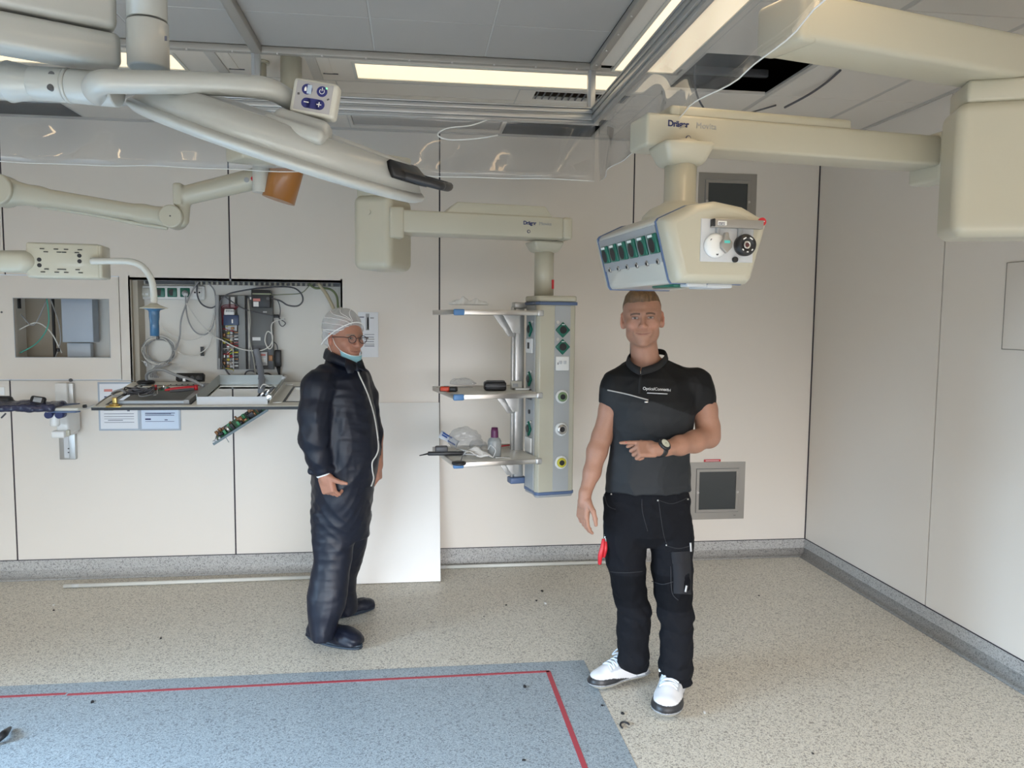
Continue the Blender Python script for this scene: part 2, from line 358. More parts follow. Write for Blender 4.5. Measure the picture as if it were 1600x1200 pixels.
# ---------------------------------------------------------------- organic shapes: blended distance fields meshed by surface nets
class SDF:
    def __init__(s, h=.004): s.h = h; s.ops = []
    def add(s, fn, lo, hi, k=.01, mode='u'): s.ops.append((fn, np.array(lo, float), np.array(hi, float), k, mode)); return s
    def ell(s, c, r, rot=None, k=.01, mode='u'):
        c = np.array(c, float); r = np.array(r, float)
        Rm = np.array(rot) if rot is not None else None; rm = r.max() if Rm is not None else r
        def fn(x, y, z):
            X, Y, Z = x-c[0], y-c[1], z-c[2]
            if Rm is not None: X, Y, Z = (Rm[0, i]*X+Rm[1, i]*Y+Rm[2, i]*Z for i in range(3))
            k0 = np.sqrt((X/r[0])**2+(Y/r[1])**2+(Z/r[2])**2); k1 = np.sqrt((X/r[0]**2)**2+(Y/r[1]**2)**2+(Z/r[2]**2)**2)+1e-9
            return k0*(k0-1)/k1
        return s.add(fn, c-rm, c+rm, k, mode)
    def cap(s, a, b, ra, rb=None, k=.01, mode='u', cut=()):
        a = np.array(a, float); b = np.array(b, float); rb = ra if rb is None else rb; ab = b-a; L2 = float(ab@ab)+1e-12
        def fn(x, y, z):
            X, Y, Z = x-a[0], y-a[1], z-a[2]
            t = np.clip((X*ab[0]+Y*ab[1]+Z*ab[2])/L2, 0, 1)
            d = np.sqrt((X-ab[0]*t)**2+(Y-ab[1]*t)**2+(Z-ab[2]*t)**2)-(ra+(rb-ra)*t)
            for p, n in cut: d = np.maximum(d, (x-p[0])*n[0]+(y-p[1])*n[1]+(z-p[2])*n[2])
            return d
        R = max(ra, rb); return s.add(fn, np.minimum(a, b)-R, np.maximum(a, b)+R, k, mode)
    def chain(s, pts, rs, k=.01, mode='u', cut=()):
        for i in range(len(pts)-1): s.cap(pts[i], pts[i+1], rs[i], rs[i+1], k, mode, cut)
        return s
    def box(s, c, half, r=.005, rot=None, k=.01, mode='u'):
        c = np.array(c, float); h = np.array(half, float)-r; Rm = np.array(rot) if rot is not None else None
        def fn(x, y, z):
            X, Y, Z = x-c[0], y-c[1], z-c[2]
            if Rm is not None: X, Y, Z = (Rm[0, i]*X+Rm[1, i]*Y+Rm[2, i]*Z for i in range(3))
            qx, qy, qz = np.abs(X)-h[0], np.abs(Y)-h[1], np.abs(Z)-h[2]
            return np.sqrt(np.maximum(qx, 0)**2+np.maximum(qy, 0)**2+np.maximum(qz, 0)**2)+np.minimum(np.maximum(qx, np.maximum(qy, qz)), 0)-r
        m = np.linalg.norm(half) if Rm is not None else np.array(half); return s.add(fn, c-m, c+m, k, mode)
    def loft(s, rings, k=.01, mode='u', ang=0., cap=.0, cut=()):
        """rings (z, x, y, half width, half depth) stacked upward; ang turns the ellipses about z"""
        Rg = np.array(sorted(rings), float); ca, sa = math.cos(ang), math.sin(ang)
        def fn(x, y, z):
            cx, cy, a, b = (np.interp(z, Rg[:, 0], Rg[:, i]) for i in (1, 2, 3, 4))
            X, Y = x-cx, y-cy; X, Y = ca*X+sa*Y, -sa*X+ca*Y
            k0 = np.sqrt((X/a)**2+(Y/b)**2); k1 = np.sqrt((X/a**2)**2+(Y/b**2)**2)+1e-9
            d = k0*(k0-1)/k1; zz = np.maximum(Rg[0, 0]-z, z-Rg[-1, 0])
            d = np.maximum(d, zz) if not cap else np.sqrt(np.maximum(d+cap, 0)**2+np.maximum(zz+cap, 0)**2)+np.minimum(np.maximum(d+cap, zz+cap), 0)-cap
            for p, n in cut: d = np.maximum(d, (x-p[0])*n[0]+(y-p[1])*n[1]+(z-p[2])*n[2])
            return d
        m = Rg[:, 3:].max(); lo = [Rg[:, 1].min()-m, Rg[:, 2].min()-m, Rg[0, 0]]; hi = [Rg[:, 1].max()+m, Rg[:, 2].max()+m, Rg[-1, 0]]
        return s.add(fn, lo, hi, k, mode)
    def plane_cut(s, p, n, lo, hi, k=.003):
        def fn(x, y, z): return -((x-p[0])*n[0]+(y-p[1])*n[1]+(z-p[2])*n[2])+0*x
        return s.add(fn, lo, hi, k, 's')
    def warp(s, fn, lo=None, hi=None): s.ops.append((fn, lo, hi, 0, 'w')); return s
    def mesh(s, name, material, parent=None, colour=None, label=None):
        h = s.h; U = [o for o in s.ops if o[4] == 'u']
        lo = np.min([o[1] for o in U], 0)-4*h; hi = np.max([o[2] for o in U], 0)+4*h
        n = np.ceil((hi-lo)/h).astype(int)+1
        G = [(lo[i]+h*np.arange(n[i])).astype(np.float32) for i in range(3)]
        V = np.full(n, 1., np.float32)
        for fn, l, u, k, mode in s.ops:
            if mode == 'w':
                if l is None: l, u = lo, hi
                pad = 0
            else: pad = k+2.5*h
            i0 = np.clip(np.floor((np.array(l)-pad-lo)/h).astype(int), 0, n-1); i1 = np.clip(np.ceil((np.array(u)+pad-lo)/h).astype(int)+1, 1, n)
            sl = tuple(slice(i0[i], i1[i]) for i in range(3))
            x = G[0][sl[0]][:, None, None]; y = G[1][sl[1]][None, :, None]; z = G[2][sl[2]][None, None, :]
            d = fn(x, y, z).astype(np.float32); v = V[sl]
            if mode == 'w': V[sl] = v+d; continue
            if mode == 'u':
                q = np.maximum(k-np.abs(v-d), 0)/max(k, 1e-6); V[sl] = np.minimum(v, d)-q*q*k*.25
            else:
                d = -d; q = np.maximum(k-np.abs(v-d), 0)/max(k, 1e-6); V[sl] = np.maximum(v, d)+q*q*k*.25
        sg = V < 0
        c = [(a, b, e) for a in (0, 1) for b in (0, 1) for e in (0, 1)]
        def sub(A, t): return A[t[0]:n[0]-1+t[0], t[1]:n[1]-1+t[1], t[2]:n[2]-1+t[2]]
        cnt = np.zeros(n-1, np.int8)
        for t in c: cnt += sub(sg, t)
        ii = np.argwhere((cnt > 0) & (cnt < 8)); idx = np.full(n-1, -1, np.int32); idx[ii[:, 0], ii[:, 1], ii[:, 2]] = np.arange(len(ii))
        vals = {t: V[ii[:, 0]+t[0], ii[:, 1]+t[1], ii[:, 2]+t[2]] for t in c}
        acc = np.zeros((len(ii), 3), np.float32); num = np.zeros(len(ii), np.float32)
        for a in c:
            for d in range(3):
                if a[d]: continue
                b = tuple(a[i]+(i == d) for i in range(3)); va, vb = vals[a], vals[b]; cr = (va < 0) != (vb < 0)
                t = np.where(cr, va/np.where(cr, va-vb, 1), 0); p = np.zeros((len(ii), 3), np.float32)+np.array(a, np.float32); p[:, d] += t
                acc += p*cr[:, None]; num += cr
        P = lo+h*(ii+acc/num[:, None])
        quads = []
        for d in range(3):
            o1, o2 = (d+1) % 3, (d+2) % 3
            s0 = [slice(1, n[i]-1) for i in range(3)]; s0[d] = slice(0, n[d]-1); s1 = list(s0); s1[d] = slice(1, n[d])
            A = sg[tuple(s0)]; B = sg[tuple(s1)]; e = np.argwhere(A != B); inside = A[e[:, 0], e[:, 1], e[:, 2]]
            e = e+np.array([1 if i != d else 0 for i in range(3)])
            def at(da, db):
                q = e.copy(); q[:, o1] -= da; q[:, o2] -= db; return idx[q[:, 0], q[:, 1], q[:, 2]]
            Q = np.stack([at(1, 1), at(0, 1), at(0, 0), at(1, 0)], 1); Q[~inside] = Q[~inside][:, ::-1]; quads.append(Q)
        Q = np.concatenate(quads); Q = Q[(Q >= 0).all(1)]
        # one light smoothing pass takes the grid stepping off
        for _ in range(2):
            S = P.copy(); C = np.ones(len(P))
            for a, b in ((0, 1), (1, 2), (2, 3), (3, 0)):
                np.add.at(S, Q[:, a], P[Q[:, b]]); np.add.at(C, Q[:, a], 1)
            P = P*.5+.5*S/C[:, None]
        me = bpy.data.meshes.new(name); me.vertices.add(len(P)); me.vertices.foreach_set('co', P.astype(np.float32).ravel())
        me.loops.add(Q.size); me.loops.foreach_set('vertex_index', Q.ravel().astype(np.int32)); me.polygons.add(len(Q))
        me.polygons.foreach_set('loop_start', np.arange(0, Q.size, 4, dtype=np.int32)); me.polygons.foreach_set('loop_total', np.full(len(Q), 4, np.int32))
        me.polygons.foreach_set('use_smooth', np.ones(len(Q), bool)); me.update(calc_edges=True)
        if colour is not None:
            Cc = np.ones((len(P), 4), np.float32); Cc[:, :3] = colour(P); at_ = me.color_attributes.new('Col', 'FLOAT_COLOR', 'POINT'); at_.data.foreach_set('color', Cc.ravel())
        o = link(name, me, material, parent)
        if label: o['label'] = label
        return o
# ================================================================ ROOM
# ---- floor with blue inlay and red line
fl = struct(slab_holes((XL, YR, -.05), (XR, W, 0), 2, []).build('floor', m_floor))
inl = MB().prism([(-3.6, 0.2), (.845, 0.2), (.845, 3.68), (-3.6, 3.70)], o=(0, 0, .0006), depth=.0012).build('vinyl_inlay', m_inlay, fl, 'blue grey speckled vinyl field set into the beige floor')
tp = MB(); tw = .011
tp.box((.645, 2.0, .0016), (tw*2, 3.16, .0012)); tp.box((-.45, 3.575, .0016), (2.2, tw*1.7, .0012)); tp.box((-2.58, 3.585, .0016), (2.04, tw*1.7, .0012))
tp.build('marking_line', m_tape, fl, 'thin red marking line')

# ---- back wall: tall laminate panels with dark joints
wb = bpy.data.objects.new('wall_back', None); col.objects.link(wb); struct(wb)
T = .02; xs = [XL, -3.906+.0, -2.553, -1.187, .171, 1.505, XR]
xs = [XL, -2.553, -1.187, .171, 1.505, XR]
NX0, NX1, NZ0, NZ1 = -1.808, -.483, 1.262, 1.937          # cable niche
PX0, PX1, PZ0, PZ1 = -3.3, -1.874, 1.290, 1.957           # white hatch on the left
OX0, OX1, OZ0, OZ1 = -2.508, -1.942, 1.437, 1.808         # its opening
WU = (1.965, 2.388, 2.36, 2.734); WL = (1.962, 2.375, .279, .696)
holes = [(NX0, NX1, NZ0, NZ1), (PX0, PX1, PZ0, PZ1), (WU[0]+.03, WU[1]-.03, WU[2]+.03, WU[3]-.03), (WL[0]+.03, WL[1]-.03, WL[2]+.03, WL[3]-.03)]
g = .010
for i in range(5):
    z1 = ZC
    slab_holes((xs[i]+g/2, W, .115), (xs[i+1]-g/2, W+T, z1), 1, holes).build('panel', m_wall, wb)
for x in xs[1:-1]:
    if x == -1.187: spans = ((.115, NZ0), (NZ1, ZC))
    elif x == -2.553: spans = ((.115, PZ0), (PZ1, ZC))
    else: spans = ((.115, ZC),)
    for za, zb_ in spans: MB().span((x-g/2-.003, W+.006, za), (x+g/2+.003, W+.018, zb_)).build('joint', m_seam, wb)
slab_holes((XL, W+.024, 0), (XR, W+.03, ZC), 1, [(h[0]-.012, h[1]+.012, h[2]-.012, h[3]+.012) for h in holes]).build('backing', m_seam, wb)
MB().box(((PX0+NX0)/2+.01, W-.0015, 1.2865), (NX0-PX0, .002, .003)).build('joint', m_grey, wb)
MB().box((XR-.003, W-.004, 1.5), (.006, .008, 2.88)).build('corner_joint', m_seam, wb)
# ---- right wall
wr = bpy.data.objects.new('wall_right', None); col.objects.link(wr); struct(wr)
ys = [YR, 1.2, 2.556, 3.914, W]
for i in range(4):
    slab_holes((XR, ys[i]+g/2, .115), (XR+T, ys[i+1]-g/2, ZC), 0, []).build('panel', m_wall, wr)
for y in ys[1:-1]: MB().box((XR+.014, y, 1.5), (.01, g+.006, 2.9)).build('joint', m_seam, wr)
MB().span((XR+.024, YR, 0), (XR+.03, W, ZC)).build('backing', m_seam, wr)
# ---- left and rear walls with assumed, unseen window openings for the added daylight lamps
wl = struct(slab_holes((XL-.1, YR, 0), (XL, W+.03, ZC), 0, [(0., 2.6, .8, 2.2)]).build('wall_left', m_wall))
wre = struct(slab_holes((XL-.1, YR-.1, 0), (XR+.03, YR, ZC), 1, [(-3.1, -.7, .8, 2.3), (-.1, 2.3, .8, 2.3)]).build('wall_rear', m_wall))
# ---- coved skirting
def cove(name, a, b, inward):
    a = Vector(a); b = Vector(b); n = Vector(inward); mb = MB(); prof = [(0, .115), (.006, .115), (.006, .05), (.011, .032), (.022, .016), (.045, .004), (.075, .0012), (0, .0)]
    bm = mb.bm; A = [bm.verts.new(a+n*p[0]+Vector((0, 0, p[1]))) for p in prof]; B = [bm.verts.new(b+n*p[0]+Vector((0, 0, p[1]))) for p in prof]
    for i in range(len(prof)):
        j = (i+1) % len(prof); f = bm.faces.new((A[i], A[j], B[j], B[i])); f.smooth = 1 < i < 6
    bm.faces.new(A[::-1]); bm.faces.new(B); bmesh.ops.recalc_face_normals(bm, faces=bm.faces[:])
    return struct(mb.build(name, m_cove))
cb = cove('baseboard_back', (XL, W, 0), (XR, W, 0), (0, -1, 0)); cr_ = cove('baseboard_right', (XR, YR, 0), (XR, W, 0), (-1, 0, 0))
MB().box(((XL+XR)/2, W-.002, .117), (XR-XL, .008, .004)).build('top_bead', m_seam, cb)
MB().box((XR-.002, (YR+W)/2, .117), (.008, W-YR, .004)).build('top_bead', m_seam, cr_)

# ---- ceiling
ce = bpy.data.objects.new('ceiling', None); col.objects.link(ce); struct(ce)
Zt = ZC
MB().span((XL, YR, Zt+.35), (XR, W, Zt+.37)).build('ceiling_slab', m_dark, ce)
for a, b in (((XL, W, Zt), (XR, W+.02, Zt+.36)), ((XR, YR, Zt), (XR+.02, W, Zt+.36)), ((XL, YR-.02, Zt), (XR, YR, Zt+.36)), ((XL-.02, YR, Zt), (XL, W, Zt+.36))):
    MB().span(a, b).build('void_wall', m_dark, ce)
def tile(x0, x1, y0, y1, m=m_ceil, z=0., name='ceiling_tile', holes=None, gx=.003, gy=.003):
    if holes: return slab_holes((x0+gx, y0+gy, Zt+z), (x1-gx, y1-gy, Zt+z+.02), 2, holes).build(name, m, ce)
    return MB().box(((x0+x1)/2, (y0+y1)/2, Zt+z+.01), (x1-x0-2*gx, y1-y0-2*gy, .02), bev=.002, seg=1).build(name, m, ce)
# air-flow field, set flush inside the canopy frame
CX, CY = .845, 3.765
cxs = [-3.65, -3.27, -2.755, -2.24, -1.725, -1.21, -.695, -.18, .335, CX]; cys = [-1.2, -.3, .62, 1.53, 2.45, 3.36, CY]
for i in range(len(cxs)-1):
    for j in range(len(cys)-1): tile(cxs[i], cxs[i+1], cys[j], cys[j+1], m_ceilgrey, name='airflow_panel', gx=.0035, gy=.002)
MB().span((XL, YR, Zt+.003), (CX, CY, Zt+.012)).build('seam_strip', mat('seam_pale', (.50, .49, .46), .7), ce)
MB().span((XL, YR, Zt), (XR, -1.2, Zt+.02)).build('rear_ceiling', m_ceil, ce)
# surround with lights
def surround(x0, x1, y0, y1, n, lamps):
    tile(x0, x1, y0, y1, holes=lamps, name='surround_panel')
surround(XL, 1.335, CY+.03, 4.24, 1, [(l[0], l[1], l[2], l[3]) for l in LAMPS[:2]]+[(CX, 1.335, 0, 3.89)])
surround(CX+.03, 1.335, -1.2, 3.795, 1, [LAMPS[2], (0.98, 1.22, -1.1, 1.0)])
for x in (-.49, -.95):
    MB().span((x-.025, CY+.035, Zt-.006), (x+.025, 4.23, Zt+.002), bev=.002).build('ceiling_bar', m_tbar, ce); MB().span((x+.045, CY+.035, Zt-.003), (x+.085, 4.12, Zt+.002), bev=.001).build('inset_strip', m_ceil, ce); MB().span((x+.035, 4.125, Zt-.004), (x+.11, 4.131, Zt+.002)).build('inset_edge', m_dgrey, ce)
# tiled part east and north of the surround
HX0, HX1, HY0, HY1 = 1.34, 1.90, 3.56, 4.13
ty = [-1.2, -.63, -.04, .55, 1.15, 1.75, 2.36, 2.965, 3.555, 4.14, 4.74, W]; tx = [1.335, 1.925, 2.515, XR]
for i in range(3):
    for j in range(len(ty)-1):
        if i == 0 and j == 8: continue
        tile(tx[i]+.012*(i > 0), tx[i+1]-.012*(i < 2), ty[j], ty[j+1])
for x in tx[:3]: MB().span((x-.014, -1.2, Zt+.002), (x+.014, W, Zt+.014)).build('ceiling_bar', m_tbar, ce)
MB().span((XL, 4.23, Zt+.001), (1.335, 4.25, Zt+.012)).build('ceiling_bar', m_tbar, ce)
# north strip tiles between surround and wall (x < 1.335)
nx = [XL, -2.60, -2.04, -1.45, -.86, -.405, .57, 1.21, 1.335]
for i in range(len(nx)-1):
    if i == 6: tile(nx[i], nx[i+1], 4.25, 4.46, holes=[(.66, 1.19, 4.27, 4.42)])
    else: tile(nx[i], nx[i+1], 4.25, 4.46)
    if i in (1, 6): tile(nx[i], nx[i+1], 4.46, 4.80)       # the tiles by the wall are taken out here
    elif i == 5:
        tile(nx[i], nx[i+1], 4.46, W, holes=[(-.385, .555, 4.86, 5.18)])
        MB().box((.085, 5.02, Zt+.012), (.93, .31, .012), bev=.002).build('access_panel', m_ceilgrey, ce, 'grey metal access panel between white tiles')
    else:
        tile(nx[i], nx[i+1], 4.46, 4.86); tile(nx[i], nx[i+1], 4.86, W)
for x in nx[1:-1]: MB().span((x-.013, 4.25, Zt+.001), (x+.013, W, Zt+.012)).build('ceiling_bar', m_tbar, ce)
MB().span((XL, W-.02, Zt-.012), (XR, W-.001, Zt)).build('wall_angle', m_tbar, ce)
MB().span((XR-.02, YR, Zt-.012), (XR-.001, W, Zt)).build('wall_angle', m_tbar, ce)
# slotted air grille in the strip
gm = MB()
for k in range(14): gm.box((.68+.038*k, 4.345, Zt+.008), (.008, .15, .014), rot=R3(0, .5, 0))
gm.build('grille_slat', m_dgrey, ce)
# things in the open ceiling voids: ducts and loose cables
dm = MB(); dm.box((.92, 5.1, Zt+.2), (.5, .22, .14), bev=.01); dm.box((-2.32, 5.05, Zt+.22), (.5, .16, .12), bev=.01)
dm.build('air_duct', mat('void_duct', (.14, .12, .10), .5, .3), ce)
dm = MB(); dm.box((1.62, 4.10, Zt+.10), (.56, .03, .04), bev=.005); dm.cyl((1.36, 3.72, Zt+.15), (1.88, 3.95, Zt+.18), .03); dm.build('void_pipe', m_dgrey, ce)
# ---- lights
for i, (x0, x1, y0, y1) in enumerate(LAMPS):
    lb = ['bright ceiling light panel along the back rail, right of the lamp column', 'bright ceiling light panel above the surgical lamp arm on the left', 'bright ceiling light panel running toward the camera beside the frame corner'][i]
    t = thing('ceiling_light', lb, 'light', ((x0+x1)/2, (y0+y1)/2, ZC)); t['group'] = 'warm ceiling lights around the air-flow field'
    w, d = (x1-x0)/2, (y1-y0)/2
    slab_holes((-w, -d, -.006), (w, d, .012), 2, [(-w+.016, w-.016, -d+.016, d-.016)]).build('light_frame', m_creamw, t)
    MB().span((-w+.014, -d+.014, -.001), (w-.014, d-.014, .004)).build('diffuser', m_lampon, t)

# ---- canopy frame with hanging rail and clear curtain
cf = thing('canopy_frame', 'aluminium canopy frame hanging under the grey ceiling field, with clear plastic curtain', 'frame', (.88, 3.8, ZC))
cx, cy = .88, 3.80
def fp(name, a, b, m=m_frame, label=None):
    o = MB().span(Vector(a)-Vector((cx, cy, ZC)), Vector(b)-Vector((cx, cy, ZC)), bev=.003).build(name, m, cf)
    if label: o['label'] = label
    return o
fp('top_rail', (-3.6, cy-.035, ZC-.03), (cx+.02, cy+.0, ZC+.0)); fp('top_rail', (cx-.035, -.8, ZC-.03), (cx+.0, cy-.035, ZC+.0))
fp('cross_bar', (-.735, -.8, ZC-.035), (-.69, cy-.036, ZC-.001))
rv0 = MB().cyl((0, 0, -.034), (0, 0, -.028), .005, n=8).build('rivet', m_steel, cf); rv0.location = (-.1, -.03, 0)
for p_ in [(-.2*k-.1, -.03, 0) for k in range(1, 14)]+[(-.02, -.1-.2*k, 0) for k in range(12)]:
    r_ = rv0.copy(); col.objects.link(r_); r_.parent = cf; r_.location = p_
for x in (cx-.02, -.72, -2.3):
    p = MB(); p.span((x-.018-cx, -.018, -.205), (x+.018-cx, .018, -.03), bev=.003)
    p.build('post', m_alu, cf)
    MB().span((x-.0195-cx, -.0195, -.205), (x-.006-cx, -.017, -.03)).build('post_groove', m_grey, cf)
def railprof(name, a, b, along):
    mb = MB(); a = Vector(a); b = Vector(b)
    off = Vector((0, 1, 0)) if along == 0 else Vector((1, 0, 0))
    for z0, z1, wd in ((-.212, -.205, .045), (-.234, -.214, .036), (-.241, -.235, .028), (-.266, -.243, .04), (-.284, -.267, .022)):
        lo = a-off*wd/2+Vector((0, 0, z0)); hi = b+off*wd/2+Vector((0, 0, z1)); mb.span(lo, hi, bev=.002)
    return mb.build(name, m_alu, cf)
railprof('curtain_rail', (-4.4, 0, 0), (.02, 0, 0), 0); railprof('curtain_rail', (0, -3.4, 0), (0, -.02, 0), 1)
def curtain(a, b, name, ph):
    a = Vector(a); b = Vector(b); d = (b-a).normalized(); nn = Vector((-d.y, d.x, 0)); L = (b-a).length; n = int(L/.03); grid = []
    for i in range(n+1):
        s_ = i/n*L; row = []
        for j in range(9):
            z = -.275-j/8*.28
            amp = .003+.013*(j/8)**1.3
            o_ = amp*(math.sin(s_*7+ph)+.6*math.sin(s_*17+ph*2+j*.25)+.35*noise.noise(Vector((s_*6, j*.5, ph))))
            row.append(a+d*s_+nn*o_+Vector((0, 0, z)))
        grid.append(row)
    o = MB().sheet(grid, .0012).build(name, m_curtain, cf, 'clear wavy plastic curtain')
    h = [r[-1] for r in grid]
    MB().tube(h[::2], .0022, n=6, smooth_path=False).build('hem', mat('curtain_hem', (.85, .85, .82), .2), o)
curtain((-4.4, -.012, 0), (0.0, -.012, 0), 'curtain', .4); curtain((.012, -.03, 0), (.012, -3.4, 0), 'curtain', 2.1)
MB().tube([PY(*q, 3.77)-Vector((cx, cy, ZC)) for q in ((762, 187), (735, 196), (700, 200), (684, 210), (700, 218), (740, 217), (778, 211))], .0035, n=6).build('wavy_white_line', m_cable_w, cf)  # thin wavy white line just in front of the curtain

# ---- dark cables hanging from the ceiling hole
mb = MB().tube([(1.42, 3.9, ZC+.1), (1.45, 3.98, ZC-.02), (1.52, 4.05, ZC-.10), (1.66, 4.2, ZC-.13), (1.85, 4.35, ZC-.06), (2.05, 4.3, ZC-.005)], .005, n=6)
o = mb.build('black_cable', m_cable_d); tag(o, 'thin black cable hanging below the open ceiling tile', 'cable')
o = MB().tube([PZ(1226, 168, ZC-.05), PZ(1260, 150, ZC-.03), PZ(1290, 130, ZC-.015), PZ(1313, 110, ZC-.005)], .006, n=6).build('black_cable', m_cable_d)
tag(o, 'short black cable curving across the ceiling tiles beside the dark opening', 'cable')

# ---- two wall hatches with steel frames
def hatch(r, label, z):
    x0, x1, z0, z1 = r; t = thing('wall_hatch', label, 'hatch', ((x0+x1)/2, W, z0)); t['group'] = 'steel framed wall hatches'
    w, h = (x1-x0)/2, z1-z0
    slab_holes((-w, -.006, 0), (w, .012, h), 1, [(-w+.045, w-.045, .05, h-.045)]).build('outer_frame', m_steelg, t)
    slab_holes((-w+.048, -.012, .053), (w-.048, .01, h-.048), 1, [(-w+.068, w-.068, .073, h-.068)]).build('inner_frame', m_steelg, t)
    MB().span((-w+.066, -.004, .071), (w-.066, .0, h-.066)).build('glass_pane', m_glassdark, t, 'dark reflective pane')
    for sx in (-1, 1): MB().cyl((sx*(w-.058), -.02, h*.48), (sx*(w-.058), -.01, h*.48), .009, n=12).build('latch', m_steel, t)
    text('maker_mark', '~', .03, m_dgrey, t, (w-.08, -.0075, .018), (1, 0, 0), (0, 0, 1))
    return t
h1 = hatch(WU, 'steel framed dark hatch high on the wall behind the hanging socket box', 0)
h2 = hatch(WL, 'steel framed dark hatch low on the wall beside the young man', 0)
o = MB().box((2.125, W-.004, .708), (.125, .006, .017), bev=.002).build('red_strip', m_red); tag(o, 'small red strip stuck just above the low wall hatch', 'strip')
MB().box((2.125, W-.0078, .708), (.10, .001, .004)).build('lettering_band', m_white, o)
# plate on the right wall
t = thing('wall_plate', 'large flush blank cover plate on the right wall', 'plate', (XR, 3.2, 1.79))
MB().box((-.003, 0, 0), (.006, .5, .415), bev=.002).build('plate', m_wall, t)
fr = slab_holes((-.0068, -.253, -.2105), (-.002, .253, .2105), 0, [(-.25, .25, -.2075, .2075)]).build('shadow_gap', m_steelg, t)
MB().cyl((-.008, -.2, .17), (-.005, -.2, .17), .006, n=10).build('screw', m_steel, t)

# ---- white hatch on the left with its rectangular opening
lh = thing('wall_cover', 'white wall cover with a rounded rectangular opening showing pipes, far left', 'cover', (-1.9, W, 1.29))
slab_holes((PX0+1.9+.006, -.004, .004), (PX1+1.9-.004, .018, PZ1-1.29-.004), 1, [(OX0+1.9, OX1+1.9, OZ0-1.29, OZ1-1.29)]).build('cover_panel', m_wall, lh)
slab_holes((OX0+1.9-.004, -.006, OZ0-1.29-.004), (OX1+1.9+.004, -.002, OZ1-1.29+.004), 1, [(OX0+1.9, OX1+1.9, OZ0-1.29, OZ1-1.29)]).build('edge_trim', m_grey, lh)
MB().cyl((-.68, -.009, .43), (-.68, -.003, .43), .006, n=10).build('screw', m_dgrey, lh); MB().cyl((-.285, -.012, .0), (-.285, .0, 0.0), .011, n=10).build('screw', m_dgrey, lh)
iv = MB(); iv.span((OX0+1.9-.05, .25, .1), (OX1+1.9+.05, .26, .56)); iv.build('cavity_back', m_chip, lh)
MB().span((OX1+1.9-.2, .20, .1), (OX1+1.9+.05, .24, .56)).build('cavity_lining', m_niche, lh)
iv = MB(); iv.span((OX0+1.9-.05, .02, .56), (OX1+1.9+.05, .26, .57)); iv.span((OX0+1.9-.05, .02, .10), (OX1+1.9+.05, .26, .11)); iv.span((OX0+1.9-.06, .02, .1), (OX0+1.9-.05, .26, .57)); iv.span((OX1+1.9+.05, .02, .1), (OX1+1.9+.06, .26, .57)); iv.build('cavity_side', m_niche, lh)
bx = MB(); bx.span((-.355, .06, .24), (-.165, .16, .56), bev=.004); bx.build('blue_grey_duct', mat('blue_grey_metal', (.40, .46, .54), .4), lh)
bx = MB(); bx.span((-.345, .10, .12), (-.20, .15, .235), bev=.004); bx.build('lower_duct', mat('blue_grey_metal2', (.46, .51, .57), .4), lh)
MB().box((-.455, .18, .33), (.012, .02, .46)).build('black_post', m_black, lh)
MB().box((-.60, .05, .5), (.008, .03, .09)).build('black_clip', m_black, lh)
for pts, m in (([(-.60, .06, .42), (-.52, .05, .35), (-.44, .06, .51)], m_cable_g), ([(-.61, .06, .32), (-.5, .05, .365), (-.42, .06, .30), (-.37, .08, .17)], m_cable_w), ([(-.61, .05, .17), (-.50, .05, .24), (-.43, .05, .36), (-.44, .06, .53)], m_cable_t), ([(-.43, .08, .53), (-.38, .07, .38), (-.37, .07, .25), (-.41, .08, .14)], m_cable_g)):
    MB().tube(pts, .004, n=6).build('cable', m, lh)
MB().box((-.385, .065, .19), (.018, .02, .022), bev=.003).build('cable_tie', m_black, lh)
# ================================================================ EQUIPMENT
CAMA = -.12653
def off(p, o): return Vector(p)-Vector(o)
def plan_prism(name, pts, z0, z1, m, parent, bev=.012, label=None):
    """vertical prism over a plan outline (parent space)"""
    o = MB().prism([(p[0], p[1]) for p in pts], o=(0, 0, (z0+z1)/2), depth=z1-z0, bev=bev).build(name, m, parent)
    if label: o['label'] = label
    return o
def joint_block(name, parent, c, size, rz, m=m_cream, h=.006):
    w, d, hh = [s/2 for s in size]; S = SDF(h)
    S.box((0, 0, 0), (w, d, hh), .04)
    o = S.mesh(name, m, parent); R = Matrix.Rotation(rz, 4, 'Z'); R.translation = c; o.data.transform(R)
    return o

# ---------------------------------------------------------------- right-hand ceiling pendant with the hanging socket box
A0 = PD(1112, 443, 2.35); A0.z = 1.817
pa = thing('ceiling_pendant', 'large cream ceiling pendant arm carrying the wide socket box above the young man', 'pendant', (PZ(1330, 10, 2.6).x+.09, PZ(1330, 10, 2.6).y+.08, ZC))
pa['group'] = 'cream ceiling supply pendants'
oa = pa.location.copy()
# upper arm
zb = 2.52
f0, f1, b0 = PZ(1258, 60, zb), PZ(1600, 120, zb), PZ(1182, 90, zb)
dv = (f1-f0).normalized(); wv = (b0-f0); f1 = f0+dv*1.35; b1 = f1+wv*.95
pl = [off(p, oa) for p in (f0, f1, b1, b0)]
plan_prism('upper_arm', pl, zb-oa.z, zb+.14-oa.z, m_cream, pa, .02)
c0 = off((f0+b0)/2, oa)
cap_ = plan_prism('end_cap', [c0+wv*.49-dv*.012, c0-wv*.49-dv*.012, c0-wv*.49+dv*.06, c0+wv*.49+dv*.06], zb-.004-oa.z, zb+.144-oa.z, m_cream, pa, .02)
cc = c0+dv*.16; MB().cyl((cc.x, cc.y, zb+.13-oa.z), (cc.x, cc.y, 0), .06, n=32).build('ceiling_column', m_cream, pa)
MB().lathe([(.0, -.03), (.11, -.03), (.12, -.015), (.12, -.002)], (cc.x, cc.y, 0)).build('ceiling_flange', m_cream, pa)
